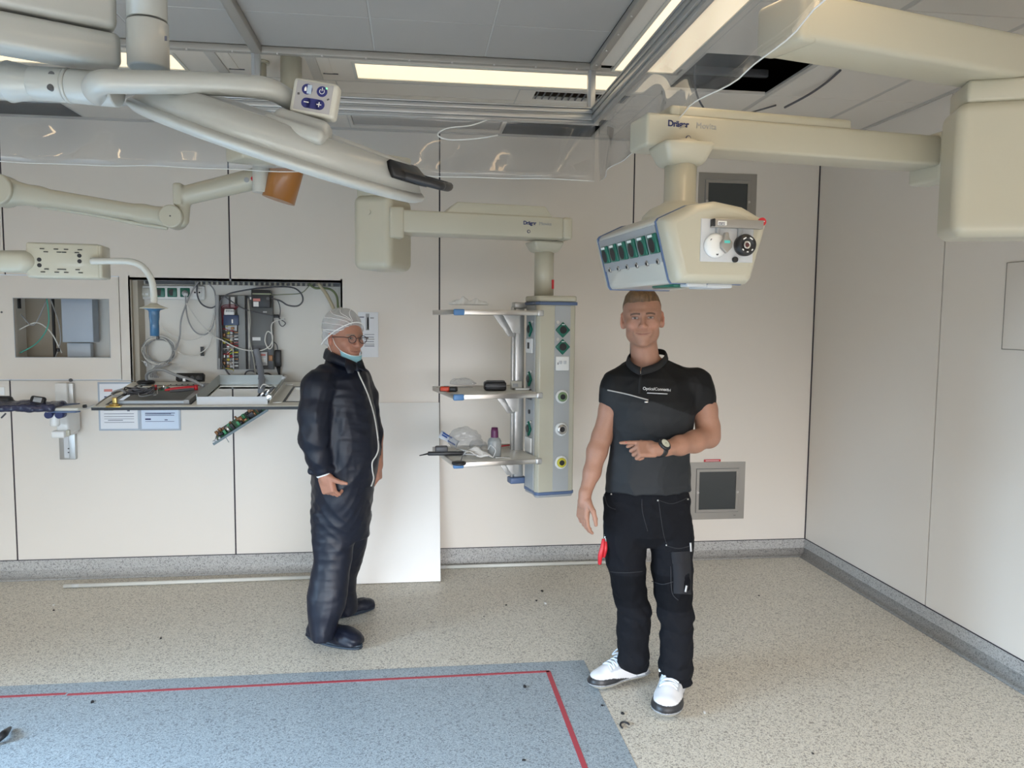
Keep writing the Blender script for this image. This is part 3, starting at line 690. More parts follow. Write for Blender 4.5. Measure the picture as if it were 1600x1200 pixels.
# joint block
jl = PD(1497, 260, 2.62); rzj = -.36; jx = Vector((math.cos(rzj), math.sin(rzj), 0)); jy = Vector((-jx.y, jx.x, 0))
jc = jl+jx*.17+jy*.11; jc.z = (2.45+2.0)/2
o = joint_block('elbow_housing', pa, off(jc, oa), (.35, .22, .455), rzj)
q = off(jc, oa); mb = MB(); mb.box((q.x, q.y, 2.485-oa.z), (.30, .20, .075), rot=R3(z=rzj), bev=.012); mb.build('elbow_neck', m_cream, pa)
k = off(jc-jy*.112+jx*.045, oa); k.z = 2.335-oa.z; MB().cyl(k, k-jy*.003, .011, n=20).build('cover_button', m_cream, pa)
# forearm
zf = 2.287; g0, g1 = PZ(1010, 226, zf), PZ(1483, 259, zf); gd = (g1-g0).normalized(); gn = Vector((-gd.y, gd.x, 0))
pl = [off(p, oa) for p in (g0, g1, g1+gn*.15, g0+gn*.15)]
plan_prism('forearm', pl, zf-oa.z, zf+.108-oa.z, m_cream, pa, .012)
pl = [off(p, oa) for p in (g0+gd*.09+gn*.01, g0+gd*.80+gn*.01, g0+gd*.80+gn*.14, g0+gd*.09+gn*.14)]
plan_prism('forearm_cover', pl, zf+.10-oa.z, zf+.142-oa.z, m_cream, pa, .014)
plan_prism('elbow_bracket', [off(p, oa) for p in (g1-gd*.045-gn*.006, g1+gd*.05-gn*.006, g1+gd*.05+gn*.156, g1-gd*.045+gn*.156)], zf-.055-oa.z, zf+.125-oa.z, m_cream, pa, .014)
tp_ = off(g0+gd*.075-gn*.0008, oa); tp_.z = zf+.066-oa.z
text('maker_lettering', 'Dräger', .028, m_logo_b, pa, tp_, gd, (0, 0, 1), bold=.0009, space=.95)
text('model_lettering', 'Movita', .028, m_grey, pa, tp_+gd*.104, gd, (0, 0, 1))
k = off(g0+gd*.15-gn*.002, oa); k.z = zf+.030-oa.z
MB().cyl(k, k-gn*.003, .009, n=20).build('screw_cap', m_logo_b, pa); MB().cyl(k-gn*.002, k-gn*.0045, .0065, n=20).build('screw_face', m_cream, pa)
# box frame (empty-less: transformed parts)
rb = math.radians(5.2); RB = R3(z=rb); bl = off(A0, oa)
def BX(): return MB(origin=bl, rot=RB)
pol = [(-.126, .012), (-.118, .0), (.112, .0), (.125, .012), (.172, .185), (.165, .196), (.09, .232), (.0, .246), (-.08, .232), (-.165, .192), (-.172, .182)]
XZ = Matrix(((1, 0, 0), (0, 0, -1), (0, 1, 0)))       # polygon x,y -> x,z ; extrusion along -y
BX().prism(pol, o=(0, .30, 0), rot=XZ, depth=.53, bev=.004).build('supply_head_body', m_creamw, pa)
capf = MB(origin=bl, rot=RB); 
cg = bmesh.new()
def ring(sc, y): 
    cx_, cz_ = 0, .115; return [((x-cx_)*sc+cx_, y, (z-cz_)*sc+cz_) for x, z in polr]
polr = []
for i in range(len(pol)):       # subdivide outline for a rounder cap
    a, b = pol[i], pol[(i+1) % len(pol)]; nseg = 3
    for t in range(nseg): polr.append((a[0]+(b[0]-a[0])*t/nseg, a[1]+(b[1]-a[1])*t/nseg))
rr = [[capf.bm.verts.new(p) for p in ring(s_, y_)] for s_, y_ in ((1.0, .03), (1.005, .012), (.985, -.004), (.95, -.016), (.88, -.026), (.78, -.031))]
for a, b in zip(rr, rr[1:]):
    for i in range(len(a)): f = capf.bm.faces.new((a[i], a[(i+1) % len(a)], b[(i+1) % len(a)], b[i])); f.smooth = True
capf.bm.faces.new(rr[-1]); bmesh.ops.recalc_face_normals(capf.bm, faces=capf.bm.faces[:])
capf.build('end_cap', m_cream, pa)
for y_ in (.036, .575):
    t_ = MB(origin=bl, rot=RB); t_.prism([(x*1.018, (z-.115)*1.022+.115) for x, z in pol], o=(0, y_, 0), rot=XZ, depth=.011, bev=.002); t_.build('blue_trim', m_bluetrim, pa)
BX().prism([(x*.99, (z-.115)*.99+.115) for x, z in pol], o=(0, .595, 0), rot=XZ, depth=.03, bev=.006).build('end_cap', m_cream, pa)
# sloping left side: frame for parts set in it
sl0 = Vector((-.126, 0, .012)); slu = Vector((-.046, 0, .170)).normalized(); sln = Vector((-slu.z, 0, slu.x))
def side(y, s_, o_=0): return sl0+slu*s_+Vector((0, y, 0))+sln*o_
SR = Matrix((Vector((0, -1, 0)), slu, sln)).transposed()        # local x toward the viewer, y up the slope, z out
m = BX(); m.box(side(.305, .112, .0012), (.52, .115, .003), rot=SR, bev=.001); m.build('side_panel', m_grey, pa, 'flat grey socket panel')
for i in range(6):
    y_ = .075+.0875*i
    m = BX(); m.box(side(y_, .115, .006), (.066, .062, .010), rot=SR, bev=.004); s_ = m.build('green_socket', m_green, pa)
    m = BX(); m.cyl(side(y_+.003, .111, .0095), side(y_+.003, .111, .0118), .023, n=24); m.build('socket_well', m_black, s_)
    m = BX(); m.cyl(side(y_+.003, .111, .0100), side(y_+.003, .111, .0122), .0255, .0255, n=24)
    m = BX(); m.box(side(y_+.002, .1395, .0113), (.036, .008, .001), rot=SR); m.build('socket_label', m_white, s_)
    m = BX(); m.cyl(side(y_, .058, .002), side(y_, .058, .006), .0095, n=18); e_ = m.build('earth_stud', m_steel, pa)
    m = BX(); m.cyl(side(y_+.002, .058, .006), side(y_+.002, .058, .0072), .005, n=12); m.build('stud_hole', m_black, e_)
# front face fittings (plane y about -.031)
def FR(x, z, y=-.032): return Vector((x, y, z))
px = .00195
def fx(u, v): return FR((u-1112)*px+.004, (443-v)*px)
def fbox(name, u0, v0, u1, v1, dep, m, par=pa, y0=-.030, bev=.002, label=None):
    a = fx(u0, v1); b = fx(u1, v0); q_ = BX(); q_.span((a.x, y0-dep, a.z), (b.x, y0, b.z), bev=bev); o_ = q_.build(name, m, par)
    if label: o_['label'] = label
    return o_
fbox('front_plate', 1081, 346, 1169, 411, .004, m_lgrey)
fbox('equipment_rail', 1096, 347, 1180, 360, .024, m_steelg, label='dark grey steel rail')
fbox('rail_end', 1096, 347, 1099, 359, .026, m_black); 
nl = fbox('rail_label', 1103, 350, 1118, 357, .0255, m_white); 
a = fx(1104, 356.5); text('rail_lettering', 'ISES', .012, m_ink, nl, RB @ Vector((a.x, -.0562, a.z))+bl, RB @ Vector((1, 0, 0)), (0, 0, 1))
fbox('rail_post', 1105, 358, 1111, 373, .012, m_grey); fbox('rail_post', 1141, 359, 1147, 376, .012, m_grey)
c = fx(1104, 387); m = BX(); m.lathe([(.0, .0), (.036, .0), (.036, .008), (.030, .014), (.014, .017), (.0, .017)], c+Vector((0, -.003, 0)), (0, -1, 0)); v1_ = m.build('white_valve', m_white, pa, 'round white gas outlet')
for du, dv_ in ((-9, -8), (1, 13)):
    e = fx(1104+du, 387+dv_); m = BX(); m.cyl(e+Vector((0, -.014, 0)), e+Vector((0, -.018, 0)), .004, n=10); m.build('valve_screw', m_dgrey, v1_)
c = fx(1116.5, 386); m = BX(); m.prism([(-.018, .006), (-.008, .020), (-.006, .036), (.005, .036), (.008, .020), (.019, .006), (.018, -.008), (.0, -.026), (-.017, -.010)], o=c+Vector((0, -.026, 0)), rot=XZ, depth=.014, bev=.003); lv = m.build('valve_lever', m_steelg, pa, 'grey drop-shaped lever with teal print')
m = BX(); m.box(c+Vector((.0, -.0335, .008)), (.018, .001, .008)); m.build('teal_print', m_teal, lv)
c = fx(1152, 385); m = BX(); m.lathe([(.0, 0), (.032, 0), (.033, .014), (.028, .026), (.015, .027), (.013, .02), (.0, .02)], c+Vector((0, -.003, 0)), (0, -1, 0)); bo = m.build('black_outlet', m_black, pa, 'round black gas outlet')
m = BX(); m.lathe([(.012, 0), (.012, .004), (.007, .004), (.007, 0)], c+Vector((0, -.024, 0)), (0, -1, 0)); m.build('outlet_ring', m_steel, bo)
m = BX(); m.cyl(c+Vector((0, -.024, 0)), c+Vector((0, -.0265, 0)), .0065, n=14); m.build('outlet_core', mat('dark_red', (.10, .03, .03), .4), bo)
for an in (60, 120, 225, 270, 315):
    e = c+Vector((.021*math.cos(math.radians(an)), -.0295, .021*math.sin(math.radians(an)))); m = BX(); m.box(e, (.011 if an < 200 else .006, .001, .0035), rot=R3(y=-math.radians(an-90))); m.build('outlet_mark', m_white, bo)
c = fx(1138, 407); m = BX(); m.cyl(c+Vector((0, -.002, 0)), c+Vector((0, -.010, 0)), .0085, n=16); m.build('earth_stud', m_black, pa)
c = fx(1182, 348); m = BX(); m.cyl(c+Vector((0, .0, 0)), c+Vector((0, -.007, 0)), .0125, n=22); st = m.build('red_sticker', m_red, pa, 'round red sticker')
m = BX(); m.box(c+Vector((0, -.0076, .001)), (.014, .001, .003)); m.build('sticker_print', m_white, st)
m = BX(); m.span((-.09, .08, -.008), (-.02, .25, .002), bev=.004); m.build('under_outlet', m_green, pa, 'green outlet on the underside')
m = BX(); m.span((-.07, .02, -.010), (-.005, .075, .002), bev=.004); m.span((.0, .03, -.012), (.085, .16, .002), bev=.004); m.build('under_cover', m_lgrey, pa)
m = BX(); m.lathe([(.13, .0), (.125, .02), (.10, .045), (.065, .062), (.0535, .07), (.0535, .27), (.0, .27)], (.02, .29, .215)); m.build('drop_column', m_cream, pa)
m = BX(); m.box((.02, .29, .438), (.19, .17, .075), bev=.018, taper=(.66, .66)); m.build('column_collar', m_cream, pa)

# ---------------------------------------------------------------- middle pendant with the shelf tower
O = Vector((.755, 4.30, 0)); rt = math.radians(11)
pb = thing('ceiling_pendant', 'cream ceiling pendant with slim socket tower and three shelves, in the middle of the room', 'pendant', (O.x, O.y, .72), rt)
pb['group'] = 'cream ceiling supply pendants'
def WL_(p): p = Vector(p)-pb.location; return Matrix.Rotation(-rt, 3, 'Z') @ p        # world -> local
def zz(z): return z-.72
tw = [(-.105, -.03), (-.115, -.105), (-.10, -.125), (.10, -.125), (.112, -.11), (.112, .10), (.08, .13), (-.09, .13), (-.115, .06)]
z0, z1 = .745, 1.79
plan_prism('tower_body', tw, zz(z0), zz(z1), m_cream, pb, .004)
MB().span((-.016, -.1275, zz(z0+.01)), (.076, -.1235, zz(z1-.01))).build('front_strip', m_grey, pb, 'grey strip with sockets and gas outlets').data.materials[0] = mat('mid_grey', (.42, .43, .43), .4)
MB().span((-.1185, -.085, zz(z0+.01)), (-.105, .05, zz(z1-.01))).build('side_strip', MATS['mid_grey'], pb, 'grey side strip with sockets')
plan_prism('top_trim', [(x*1.08, y*1.08) for x, y in tw], zz(z1-.006), zz(z1+.012), m_bluetrim, pb, .004)
plan_prism('top_cap', [(x*1.05, y*1.05) for x, y in tw], zz(z1+.012), zz(z1+.045), m_cream, pb, .016)
plan_prism('bottom_trim', [(x*1.03, y*1.03) for x, y in tw], zz(z0-.012), zz(z0+.006), m_bluetrim, pb, .004)
plan_prism('bottom_cap', [(x*.98, y*.98) for x, y in tw], zz(z0-.026), zz(z0-.010), m_grey, pb, .006)
cxl = -.035
MB().cyl((cxl, 0, zz(z1+.04)), (cxl, 0, zz(2.12)), .054, n=32).build('drop_column', m_cream, pb)
MB().box((cxl+.035, -.045, zz(1.9)), (.012, .01, .05)).build('red_mark', m_red, pb)
MB().box((cxl, 0, zz(2.105)), (.19, .17, .06), bev=.016, taper=(.7, .7)).build('column_collar', m_cream, pb)
# fittings, rows by height
def vz(v, y=4.17): return zz(PY(864, v, y).z)
def diamond(parent, c, s, dirn, name='green_socket'):
    r_ = basis(dirn.cross(Vector((0, 0, 1))) if False else Vector((0, 0, 1)).cross(dirn), Vector((0, 0, 1)))
    m_ = MB(); m_.box(c, (s, .012, s), rot=r_ @ R3(y=PI/4), bev=.004); o_ = m_.build(name, m_green, parent)
    MB().cyl(c+dirn*.005, c+dirn*.0085, s*.33, n=20).build('socket_well', m_black, o_)
    MB().box(c+dirn*.0068+Vector((0, 0, s*.47)), (s*.28, .001, .004) if abs(dirn.y) > .5 else (.001, s*.28, .004)).build('socket_label', m_white, o_)
fd = Vector((0, -1, 0)); sd = Vector((-1, 0, 0)); fc = .030
for v in (515.5, 542): 
    diamond(pb, Vector((fc, -.131, vz(v))), .062, fd)
    MB().cyl((fc-.03, -.127, vz(v)+.042), (fc-.03, -.134, vz(v)+.042), .009, n=14).build('earth_stud', m_steel, pb)
t_ = MB().box((fc, -.131, vz(568)), (.078, .010, .078), bev=.004).build('data_socket', m_white, pb, 'white twin data socket')
for dx in (-.013, .013): MB().box((fc+dx, -.137, vz(568)+.006), (.018, .003, .018), bev=.001).build('port', m_lgrey, t_)
MB().box((fc-.028, -.1365, vz(568)), (.004, .002, .012)).build('port_mark', m_dgrey, t_)
for v, inner in ((620, mat('gas_green', (.22, .33, .17), .4)), (671, m_steel), (723, m_yellow)):
    cpt = Vector((fc, -.127, vz(v)))
    g_ = MB().lathe([(.0, 0), (.037, 0), (.038, .006), (.033, .012), (.0, .012)], cpt, fd, n=28).build('gas_outlet', m_white, pb)
    g_['label'] = {620: 'gas outlet with green ring', 671: 'gas outlet with steel ring', 723: 'gas outlet with yellow ring'}[v]
    MB().lathe([(.0, .0), (.027, 0), (.027, .006), (.014, .008), (.0, .008)], cpt+fd*.0115, fd).build('ring', inner, g_)
    MB().cyl(cpt+fd*.018, cpt+fd*.021, .015, n=20).build('bore', m_black, g_)
sc_ = -.018
for v in (515, 594, 673): 
    diamond(pb, Vector((-.124, sc_, vz(v))), .062, sd); MB().cyl((-.118, sc_-.03, vz(v)+.042), (-.125, sc_-.03, vz(v)+.042), .008, n=12).build('earth_stud', m_steel, pb)
s_ = MB().box((-.124, sc_, vz(541)), (.010, .10, .082), bev=.004).build('switch_socket', m_white, pb, 'white socket with black insert'); MB().box((-.130, sc_, vz(541)), (.004, .03, .035), bev=.002).build('insert', m_black, s_)
MB().box((-.124, sc_, vz(698)), (.010, .10, .082), bev=.004).build('blank_plate', m_white, pb)
MB().box((-.124, sc_, vz(618)), (.010, .07, .06), bev=.004).build('plug_frame', m_dgrey, pb); MB().cyl((-.118, sc_, vz(646)), (-.124, sc_, vz(646)), .012, n=14).build('round_port', m_black, pb)
# rear rail carrying the shelves
MB().span((-.175, .075, zz(.80)), (-.12, .125, zz(1.775)), bev=.006).span((-.19, .085, zz(.80)), (-.175, .115, zz(1.775)), bev=.003).build('shelf_rail', m_alu, pb)
MB().span((-.20, .06, zz(.765)), (-.10, .13, zz(.80)), bev=.006).build('rail_foot', m_bluetrim, pb)
MB().span((-.185, .06, zz(1.765)), (-.11, .12, zz(1.80)), bev=.006).build('rail_clamp', m_alu, pb)
m_lam = mat('shelf_laminate', (.72, .69, .62), .35)
SH = []
for nm, zs in (('top', 1.748), ('mid', 1.312), ('low', .958)):
    x0_, x1_, y0_, y1_ = -.605, -.128, -.24, .29; z_ = zz(zs)
    s_ = MB().span((x0_+.01, y0_+.01, z_-.010), (x1_-.0, y1_-.01, z_), bev=.002).build('shelf', m_lam, pb)
    r_ = MB(); r_.span((x0_, y0_, z_-.022), (x1_, y0_+.012, z_+.004), bev=.002); r_.span((x0_, y1_-.012, z_-.022), (x1_, y1_, z_+.004), bev=.002)
    r_.span((x0_, y0_, z_-.022), (x0_+.012, y1_, z_+.004), bev=.002); r_.build('edge_rail', m_steel, s_)
    MB().span((x0_-.006, y0_-.006, z_-.026), (x0_+.05, y0_+.016, z_+.006), bev=.006).build('blue_corner', m_bluecap, s_)
    MB().span((x1_-.03, y0_-.004, z_-.026), (x1_+.006, y0_+.016, z_+.006), bev=.006).build('end_bracket', m_alu, s_)
    MB().prism([(-.19, -.02), (-.06, -.02), (-.06, -.14), (-.10, -.14), (-.12, -.11)], o=(-.12, .07, z_), rot=XZ, depth=.006, bev=.001).build('gusset', m_alu, s_)
    MB().prism([(-.16, -.02), (-.06, -.02), (-.06, -.12), (-.10, -.12), (-.12, -.09)], o=(-.12, -.02, z_), rot=XZ, depth=.006, bev=.001).build('gusset', m_alu, s_)
    SH.append(zs)
# forearm + elbow + upper arm
zf = 2.137; g0, g1 = PZ(618, 362, zf), PZ(868, 372.5, zf); gd = (g1-g0).normalized(); gn = Vector((-gd.y, gd.x, 0)); g1 = g1+gd*.045
def L4(ps): return [WL_(p) for p in ps]
plan_prism('forearm', L4((g0, g1, g1+gn*.20, g0+gn*.20)), zz(zf), zz(zf+.112), m_cream, pb, .010)
plan_prism('forearm_end', L4((g1-gd*.004-gn*.004, g1+gd*.055, g1+gd*.055+gn*.2, g1-gd*.004+gn*.204)), zz(zf-.003), zz(zf+.115), m_cream, pb, .016)
MB().prism([(.25, 0), (.845, 0), (.80, .062), (.32, .062)], o=WL_(g0+gn*.10)+Vector((0, 0, zz(zf+.105)+.0-WL_(g0).z)), rot=(Matrix.Rotation(-rt, 3, 'Z') @ Matrix((gd, (0, 0, 1), -gn)).transposed()), depth=.18, bev=.008).build('forearm_cover', m_cream, pb)
gl = WL_(g0+gd*.672-gn*.0008); gl.z = zz(zf+.066); gdl = Matrix.Rotation(-rt, 3, 'Z') @ gd; gnl = Matrix.Rotation(-rt, 3, 'Z') @ gn
text('maker_lettering', 'Dräger', .026, m_logo_b, pb, gl, gdl, (0, 0, 1), bold=.0009, space=.95)
text('model_lettering', 'Movita', .026, m_grey, pb, gl+gdl*.068*26/28*1.38, gdl, (0, 0, 1))
k = gl+gdl*.03; k.z = zz(zf+.03); MB().cyl(k, k-gnl*.003, .009, n=18).build('screw_cap', m_logo_b, pb); MB().cyl(k-gnl*.002, k-gnl*.0045, .006, n=18).build('screw_face', m_cream, pb)
rzj = -.44; jx = Vector((math.cos(rzj), math.sin(rzj), 0)); jy = Vector((-jx.y, jx.x, 0))
jr = PD(608, 360, 3.86); jc = jr-jx*.105+jy*.14; jc.z = (2.32+1.955)/2
joint_block('elbow_housing', pb, WL_(jc), (.215, .27, .375), rzj-rt)
MB().box(WL_(jc)+Vector((0, 0, .212)), (.19, .22, .07), rot=R3(z=rzj-rt), bev=.01).build('elbow_neck', m_cream, pb)
k = jc-jy*.137-jx*.01; k.z = 2.235; MB().cyl(WL_(k), WL_(k-jy*.004), .012, n=18).build('cover_button', m_cream, pb)
plan_prism('elbow_bracket', L4((g0-gd*.03-gn*.005, g0+gd*.045-gn*.005, g0+gd*.045+gn*.2, g0-gd*.03+gn*.2)), zz(zf-.03), zz(zf+.125), m_cream, pb, .012)
zu = 2.415; e1 = jc.copy(); e0 = PZ(378, 246, zu); ud = (e1-e0); ud.z = 0; ud.normalize(); un = Vector((-ud.y, ud.x, 0)); e1 = e1+ud*.12
plan_prism('upper_arm', L4((e0, e1-un*.09, e1+un*.09, e0+un*.17)), zz(zu), zz(zu+.12), m_cream, pb, .015)
cb_ = e0+ud*.30+un*.09; q = WL_(cb_); MB().cyl((q.x, q.y, zz(zu+.11)), (q.x, q.y, zz(ZC)), .05, n=28).build('ceiling_column', m_cream, pb)

# ---------------------------------------------------------------- surgical lamp on the left
D0 = 1.66; lc = PD(449, 221, D0); an = math.radians(19.3); ee = math.radians(13.5)
mj = CR*math.cos(an)-CU*math.sin(an); nn = (CR*math.sin(an)+CU*math.cos(an))*math.cos(ee)-_F*math.sin(ee)
LR = basis(mj, nn)
sl = thing('surgical_lamp', 'big round white surgical lamp head tilted on its arm under the ceiling', 'lamp', lc, rot=LR)
LI = LR.inverted()
def lw(p): return LI @ (Vector(p)-lc)
hm = MB(); hm.lathe([(0, .046), (.16, .044), (.262, .039), (.270, .037)], n=96); hm.lathe([(.270, .037), (.302, -.012)], n=96); hm.lathe([(.302, -.012), (.311, -.018), (.313, -.023), (.310, -.028), (.298, -.035), (.268, -.036)], n=96)
hm.build('lamp_housing', m_lampw, sl)
MB().lathe([(0, -.0365), (.262, -.0365), (.268, -.0345), (.262, -.030), (0, -.030)], n=48).build('glass_cover', m_glassdark, sl, 'dark glass light window facing down')
for a0, nm in ((0.05, 1), (PI-.38, -1)):
    pts = [Vector((.30*math.cos(a0+t), .30*math.sin(a0+t), .016)) for t in (-.42, -.38)]+[Vector(((.355)*math.cos(a0+t), (.355)*math.sin(a0+t), .02)) for t in np.linspace(-.26, .26, 7)]+[Vector((.30*math.cos(a0+t), .30*math.sin(a0+t), .016)) for t in (.38, .42)]
    MB().tube(pts, .0095, n=10).build('handle', m_black, sl, 'black grab handle on the rim')
    g_ = MB(); P_ = [Vector((.275*math.cos(a0+t), .275*math.sin(a0+t), .034)) for t in np.linspace(-.5, .5, 9)]; Q_ = [Vector((r_*math.cos(a0+t), r_*math.sin(a0+t), .010)) for t, r_ in zip(np.linspace(-.5, .5, 9), (.30, .305, .31, .313, .315, .313, .31, .305, .30))]
    g_.sheet([P_, Q_], .012); g_.build('grip_inset', m_black, sl)
# yoke arm (thick white tube) and swivel joint
MB().tube([lw(PD(*q)) for q in ((152, 150, 1.46), (147, 138, 1.40), (160, 128, 1.37), (200, 128, 1.38), (300, 130, 1.41), (390, 135, 1.43), (430, 143, 1.45), (468, 170, 1.50), (470, 195, 1.55))], [.018, .021, .021, .0205, .0205, .0205, .020, .018, .018], n=20).build('yoke_tube', m_lampw, sl, 'thick curved white tube')
def cyl_px(name, u0, v0, u1, v1, d, r, r1=None, m=m_lampw, bev=.003):
    return MB().cyl(lw(PD(u0, v0, d)), lw(PD(u1, v1, d)), r, r1, n=32, bev=bev).build(name, m, sl)
cyl_px('swivel_body', -60, 121, 18, 128, 1.46, .034); cyl_px('swivel_collar', 14, 127.5, 54, 130, 1.46, .0385, .029)
cyl_px('swivel_body', 52, 130, 106, 134, 1.46, .031); cyl_px('swivel_ring', 106, 134, 112, 134.4, 1.46, .0325); cyl_px('swivel_body', 112, 134.4, 184, 141, 1.46, .0315)
for u, v in ((80, 116), (78, 136)):
    c = PD(u, v, 1.4305); MB().cyl(lw(c), lw(c+_F*.01), .006, n=16).build('screw_hole', m_dgrey, sl)
# drop column and stacked beams
ct = PD(231, 60, 1.45)
c_ = MB(); zlow = PY(231, 108, ct.y).z
c_.cyl(lw((ct.x, ct.y, zlow)), lw((ct.x, ct.y, zlow+.085)), .037, n=36, bev=.004); c_.cyl(lw((ct.x, ct.y, zlow+.088)), lw((ct.x, ct.y, ZC)), .0355, n=36); c_.build('ceiling_column', m_lampw, sl)
MB().box(lw(PD(259, 60, 1.425)), (.004, .002, .008), rot=LI @ basis(CR, CU)).build('column_mark', m_ink, sl)
zb0 = zlow+.004; q0, q1 = PZ(-60, 60, zb0), PZ(205, 107, zb0); bd = (q1-q0).normalized(); bn = Vector((-bd.y, bd.x, 0))
def beam(name, p0, p1, nv, wd, za, zb_, m, bev, label=None):
    mb = MB(); bm = bmesh.new(); cs = [p0, p1, p1+nv*wd, p0+nv*wd]
    vs = [bm.verts.new((c.x, c.y, za)) for c in cs]; f = bm.faces.new(vs); r_ = bmesh.ops.extrude_face_region(bm, geom=[f])
    for v in r_['geom']:
        if isinstance(v, bmesh.types.BMVert): v.co.z = zb_
    bmesh.ops.recalc_face_normals(bm, faces=bm.faces[:]); bmesh.ops.bevel(bm, geom=bm.edges[:], offset=bev, segments=4, affect='EDGES', profile=.5)
    for v in bm.verts: v.co = lw(v.co)
    mb._add(bm, True); o_ = mb.build(name, m, sl)
    if label: o_['label'] = label
beam('lower_beam', q0-bd*.5, q1-bd*.015, bn, .075, zb0, zb0+.062, m_lampw, .012)
beam('upper_beam', q0-bd*.5+Vector((.0, 0, 0)), q1-bd*.02, bn, .08, zb0+.068, zb0+.19, m_lampw, .014)
# control pad
xr = CR*math.cos(.17)-CU*math.sin(.17); zr = CU*math.cos(.17)+CR*math.sin(.17); yr = _F
def PB(x, y, z, c=PD(493.5, 157, 1.45)): return lw(c+xr*x+yr*y+zr*z)
PR = LI @ Matrix((xr, yr, zr)).transposed()
S = SDF(.003); S.box((0, 0, 0), (.0425, .016, .033), .007); o = S.mesh('control_pad', m_creamw, sl)
Mt = (PR.to_4x4()); Mt.translation = PB(0, 0, 0); o.data.transform(Mt); pad = o
MB().box(PB(-.0005, -.0163, .0), (.068, .0012, .054), rot=PR, bev=.001).build('key_foil', mat('foil_grey', (.40, .39, .40), .4), pad)
MB().cyl(PB(.014, -.0165, .0125), PB(.014, -.0178, .0125), .0098, n=28).build('power_key', m_icon, pad)
t_ = MB(); pts = [PB(.014+.0045*math.sin(a_), -.0183, .0125+.0045*math.cos(a_)) for a_ in np.linspace(.6, 2*PI-.6, 14)]; t_.tube(pts, .0006, n=5, smooth_path=False); t_.box(PB(.014, -.0183, .0165), (.0012, .0008, .006), rot=PR); t_.build('power_symbol', m_white, pad)
MB().cyl(PB(-.014, -.0165, .0125), PB(-.014, -.0178, .0125), .0098, n=28).build('light_key', m_icon, pad)
MB().box(PB(-.0095, -.0181, .0125), (.0085, .0008, .0165), rot=PR, bev=.0003).build('key_half', mat('pale_blue', (.45, .55, .68), .4), pad)
MB().prism([(-.0022, -.004), (.0018, -.004), (.0018, .001), (0, .0045), (-.0022, .001)], o=PB(-.0165, -.0183, .0125), rot=PR @ XZ, depth=.0008).build('light_symbol', m_white, pad)
k_ = MB(); k_.cyl(PB(-.0115, -.0165, -.0125), PB(-.0115, -.0178, -.0125), .0093, n=24); k_.cyl(PB(.0135, -.0165, -.0125), PB(.0135, -.0178, -.0125), .0093, n=24); k_.box(PB(.001, -.01715, -.0125), (.025, .0013, .0186), rot=PR); k_.build('dimmer_key', m_icon, pad)
k_ = MB(); k_.box(PB(-.0115, -.0183, -.0115), (.009, .0008, .0016), rot=PR); k_.build('minus_symbol', m_white, pad)
k_ = MB(); k_.box(PB(.0125, -.0183, -.0125), (.009, .0008, .0016), rot=PR); k_.box(PB(.0125, -.0183, -.0125), (.0016, .0008, .009), rot=PR); k_.build('plus_symbol', m_white, pad)
MB().cyl(PB(.0215, -.0165, .0195), PB(.0215, -.0185, .0195), .0014, n=10).build('green_light', m_led, pad)
MB().box(PB(-.0285, -.0172, .002), (.004, .0008, .004), rot=PR).build('mark', m_dgrey, pad); MB().box(PB(.0275, -.0172, .0), (.0045, .0008, .0025), rot=PR @ R3(y=-.5)).build('mark', m_dgrey, pad)
# bracket below the pad
S = SDF(.004); S.box((0, 0, .004), (.052, .026, .016), .012); S.box((-.004, 0, -.016), (.058, .045, .014), .01, k=.012); o = S.mesh('pad_bracket', m_lampw, sl)
bc = lw(PD(473, 199, 1.45)); o.data.transform(Matrix.Translation(bc) @ (PR @ R3(y=.12)).to_4x4())

# ---------------------------------------------------------------- monitor spring arm behind the lamp
YD = 3.99
dm_ = thing('spring_arm', 'cream jointed spring arm with brown sleeve hanging from the ceiling behind the lamp', 'arm', (PY(412, 265, YD).x, YD, ZC))
def dl(u, v, y=YD): return PY(u, v, y)-dm_.location
S = SDF(.006)
S.chain([dl(-70, 296), dl(4, 299), dl(60, 307), dl(225, 334), dl(272, 340)], [.055, .066, .043, .040, .050], k=.03)
S.warp(lambda x, y, z: np.maximum(0, np.abs(y)-.035)*1.5)
S.mesh('spring_link', m_cream, dm_)
MB().tube([dl(60, 322, YD+.02), dl(140, 334, YD+.02), dl(215, 349, YD+.02), dl(262, 356, YD+.02)], .011, n=10).build('link_rod', m_cream, dm_)
for u, v, r in ((2, 298, .074), (272, 340, .055)):
    c = dl(u, v); MB().cyl(c+Vector((0, -.062, 0)), c+Vector((0, .06, 0)), r, n=36, bev=.008).build('pivot_cap', m_cream, dm_)
    MB().cyl(c+Vector((0, -.064, 0)), c+Vector((0, -.060, 0)), .004, n=10).build('pivot_pin', m_dgrey, dm_)
S = SDF(.006); S.cap(dl(284, 344), dl(286, 312), .034, .036, k=.01); S.cap(dl(288, 306), dl(404, 278), .046, .052, k=.006); S.box(dl(281, 305), (.022, .05, .054), .012, k=.006)
S.mesh('front_tube', m_cream, dm_)
MB().cyl(dl(408, 301, YD-.05), dl(408, 259, YD-.05), .040, n=28, bev=.003).build('end_hub', m_creamw, dm_); MB().cyl(dl(408, 257.5, YD-.05), dl(408, 226, YD-.05), .040, n=28, bev=.003).build('end_hub', m_cream, dm_)
MB().cyl(dl(412, 235), Vector((0, 0, 0)), .021, n=20).build('ceiling_column', m_cream, dm_)
MB().cyl((0, 0, -.012), (0, 0, 0), .035, n=24).build('ceiling_flange', m_cream, dm_)
a_, b_ = dl(461, 220, YD-.035), dl(435, 313, YD-.035)
MB().lathe([(.074, 0), (.079, 0), (.079, (b_-a_).length), (.074, (b_-a_).length)], a_, (b_-a_), n=36).build('brown_sleeve', m_brown, dm_, 'translucent brown plastic sleeve')
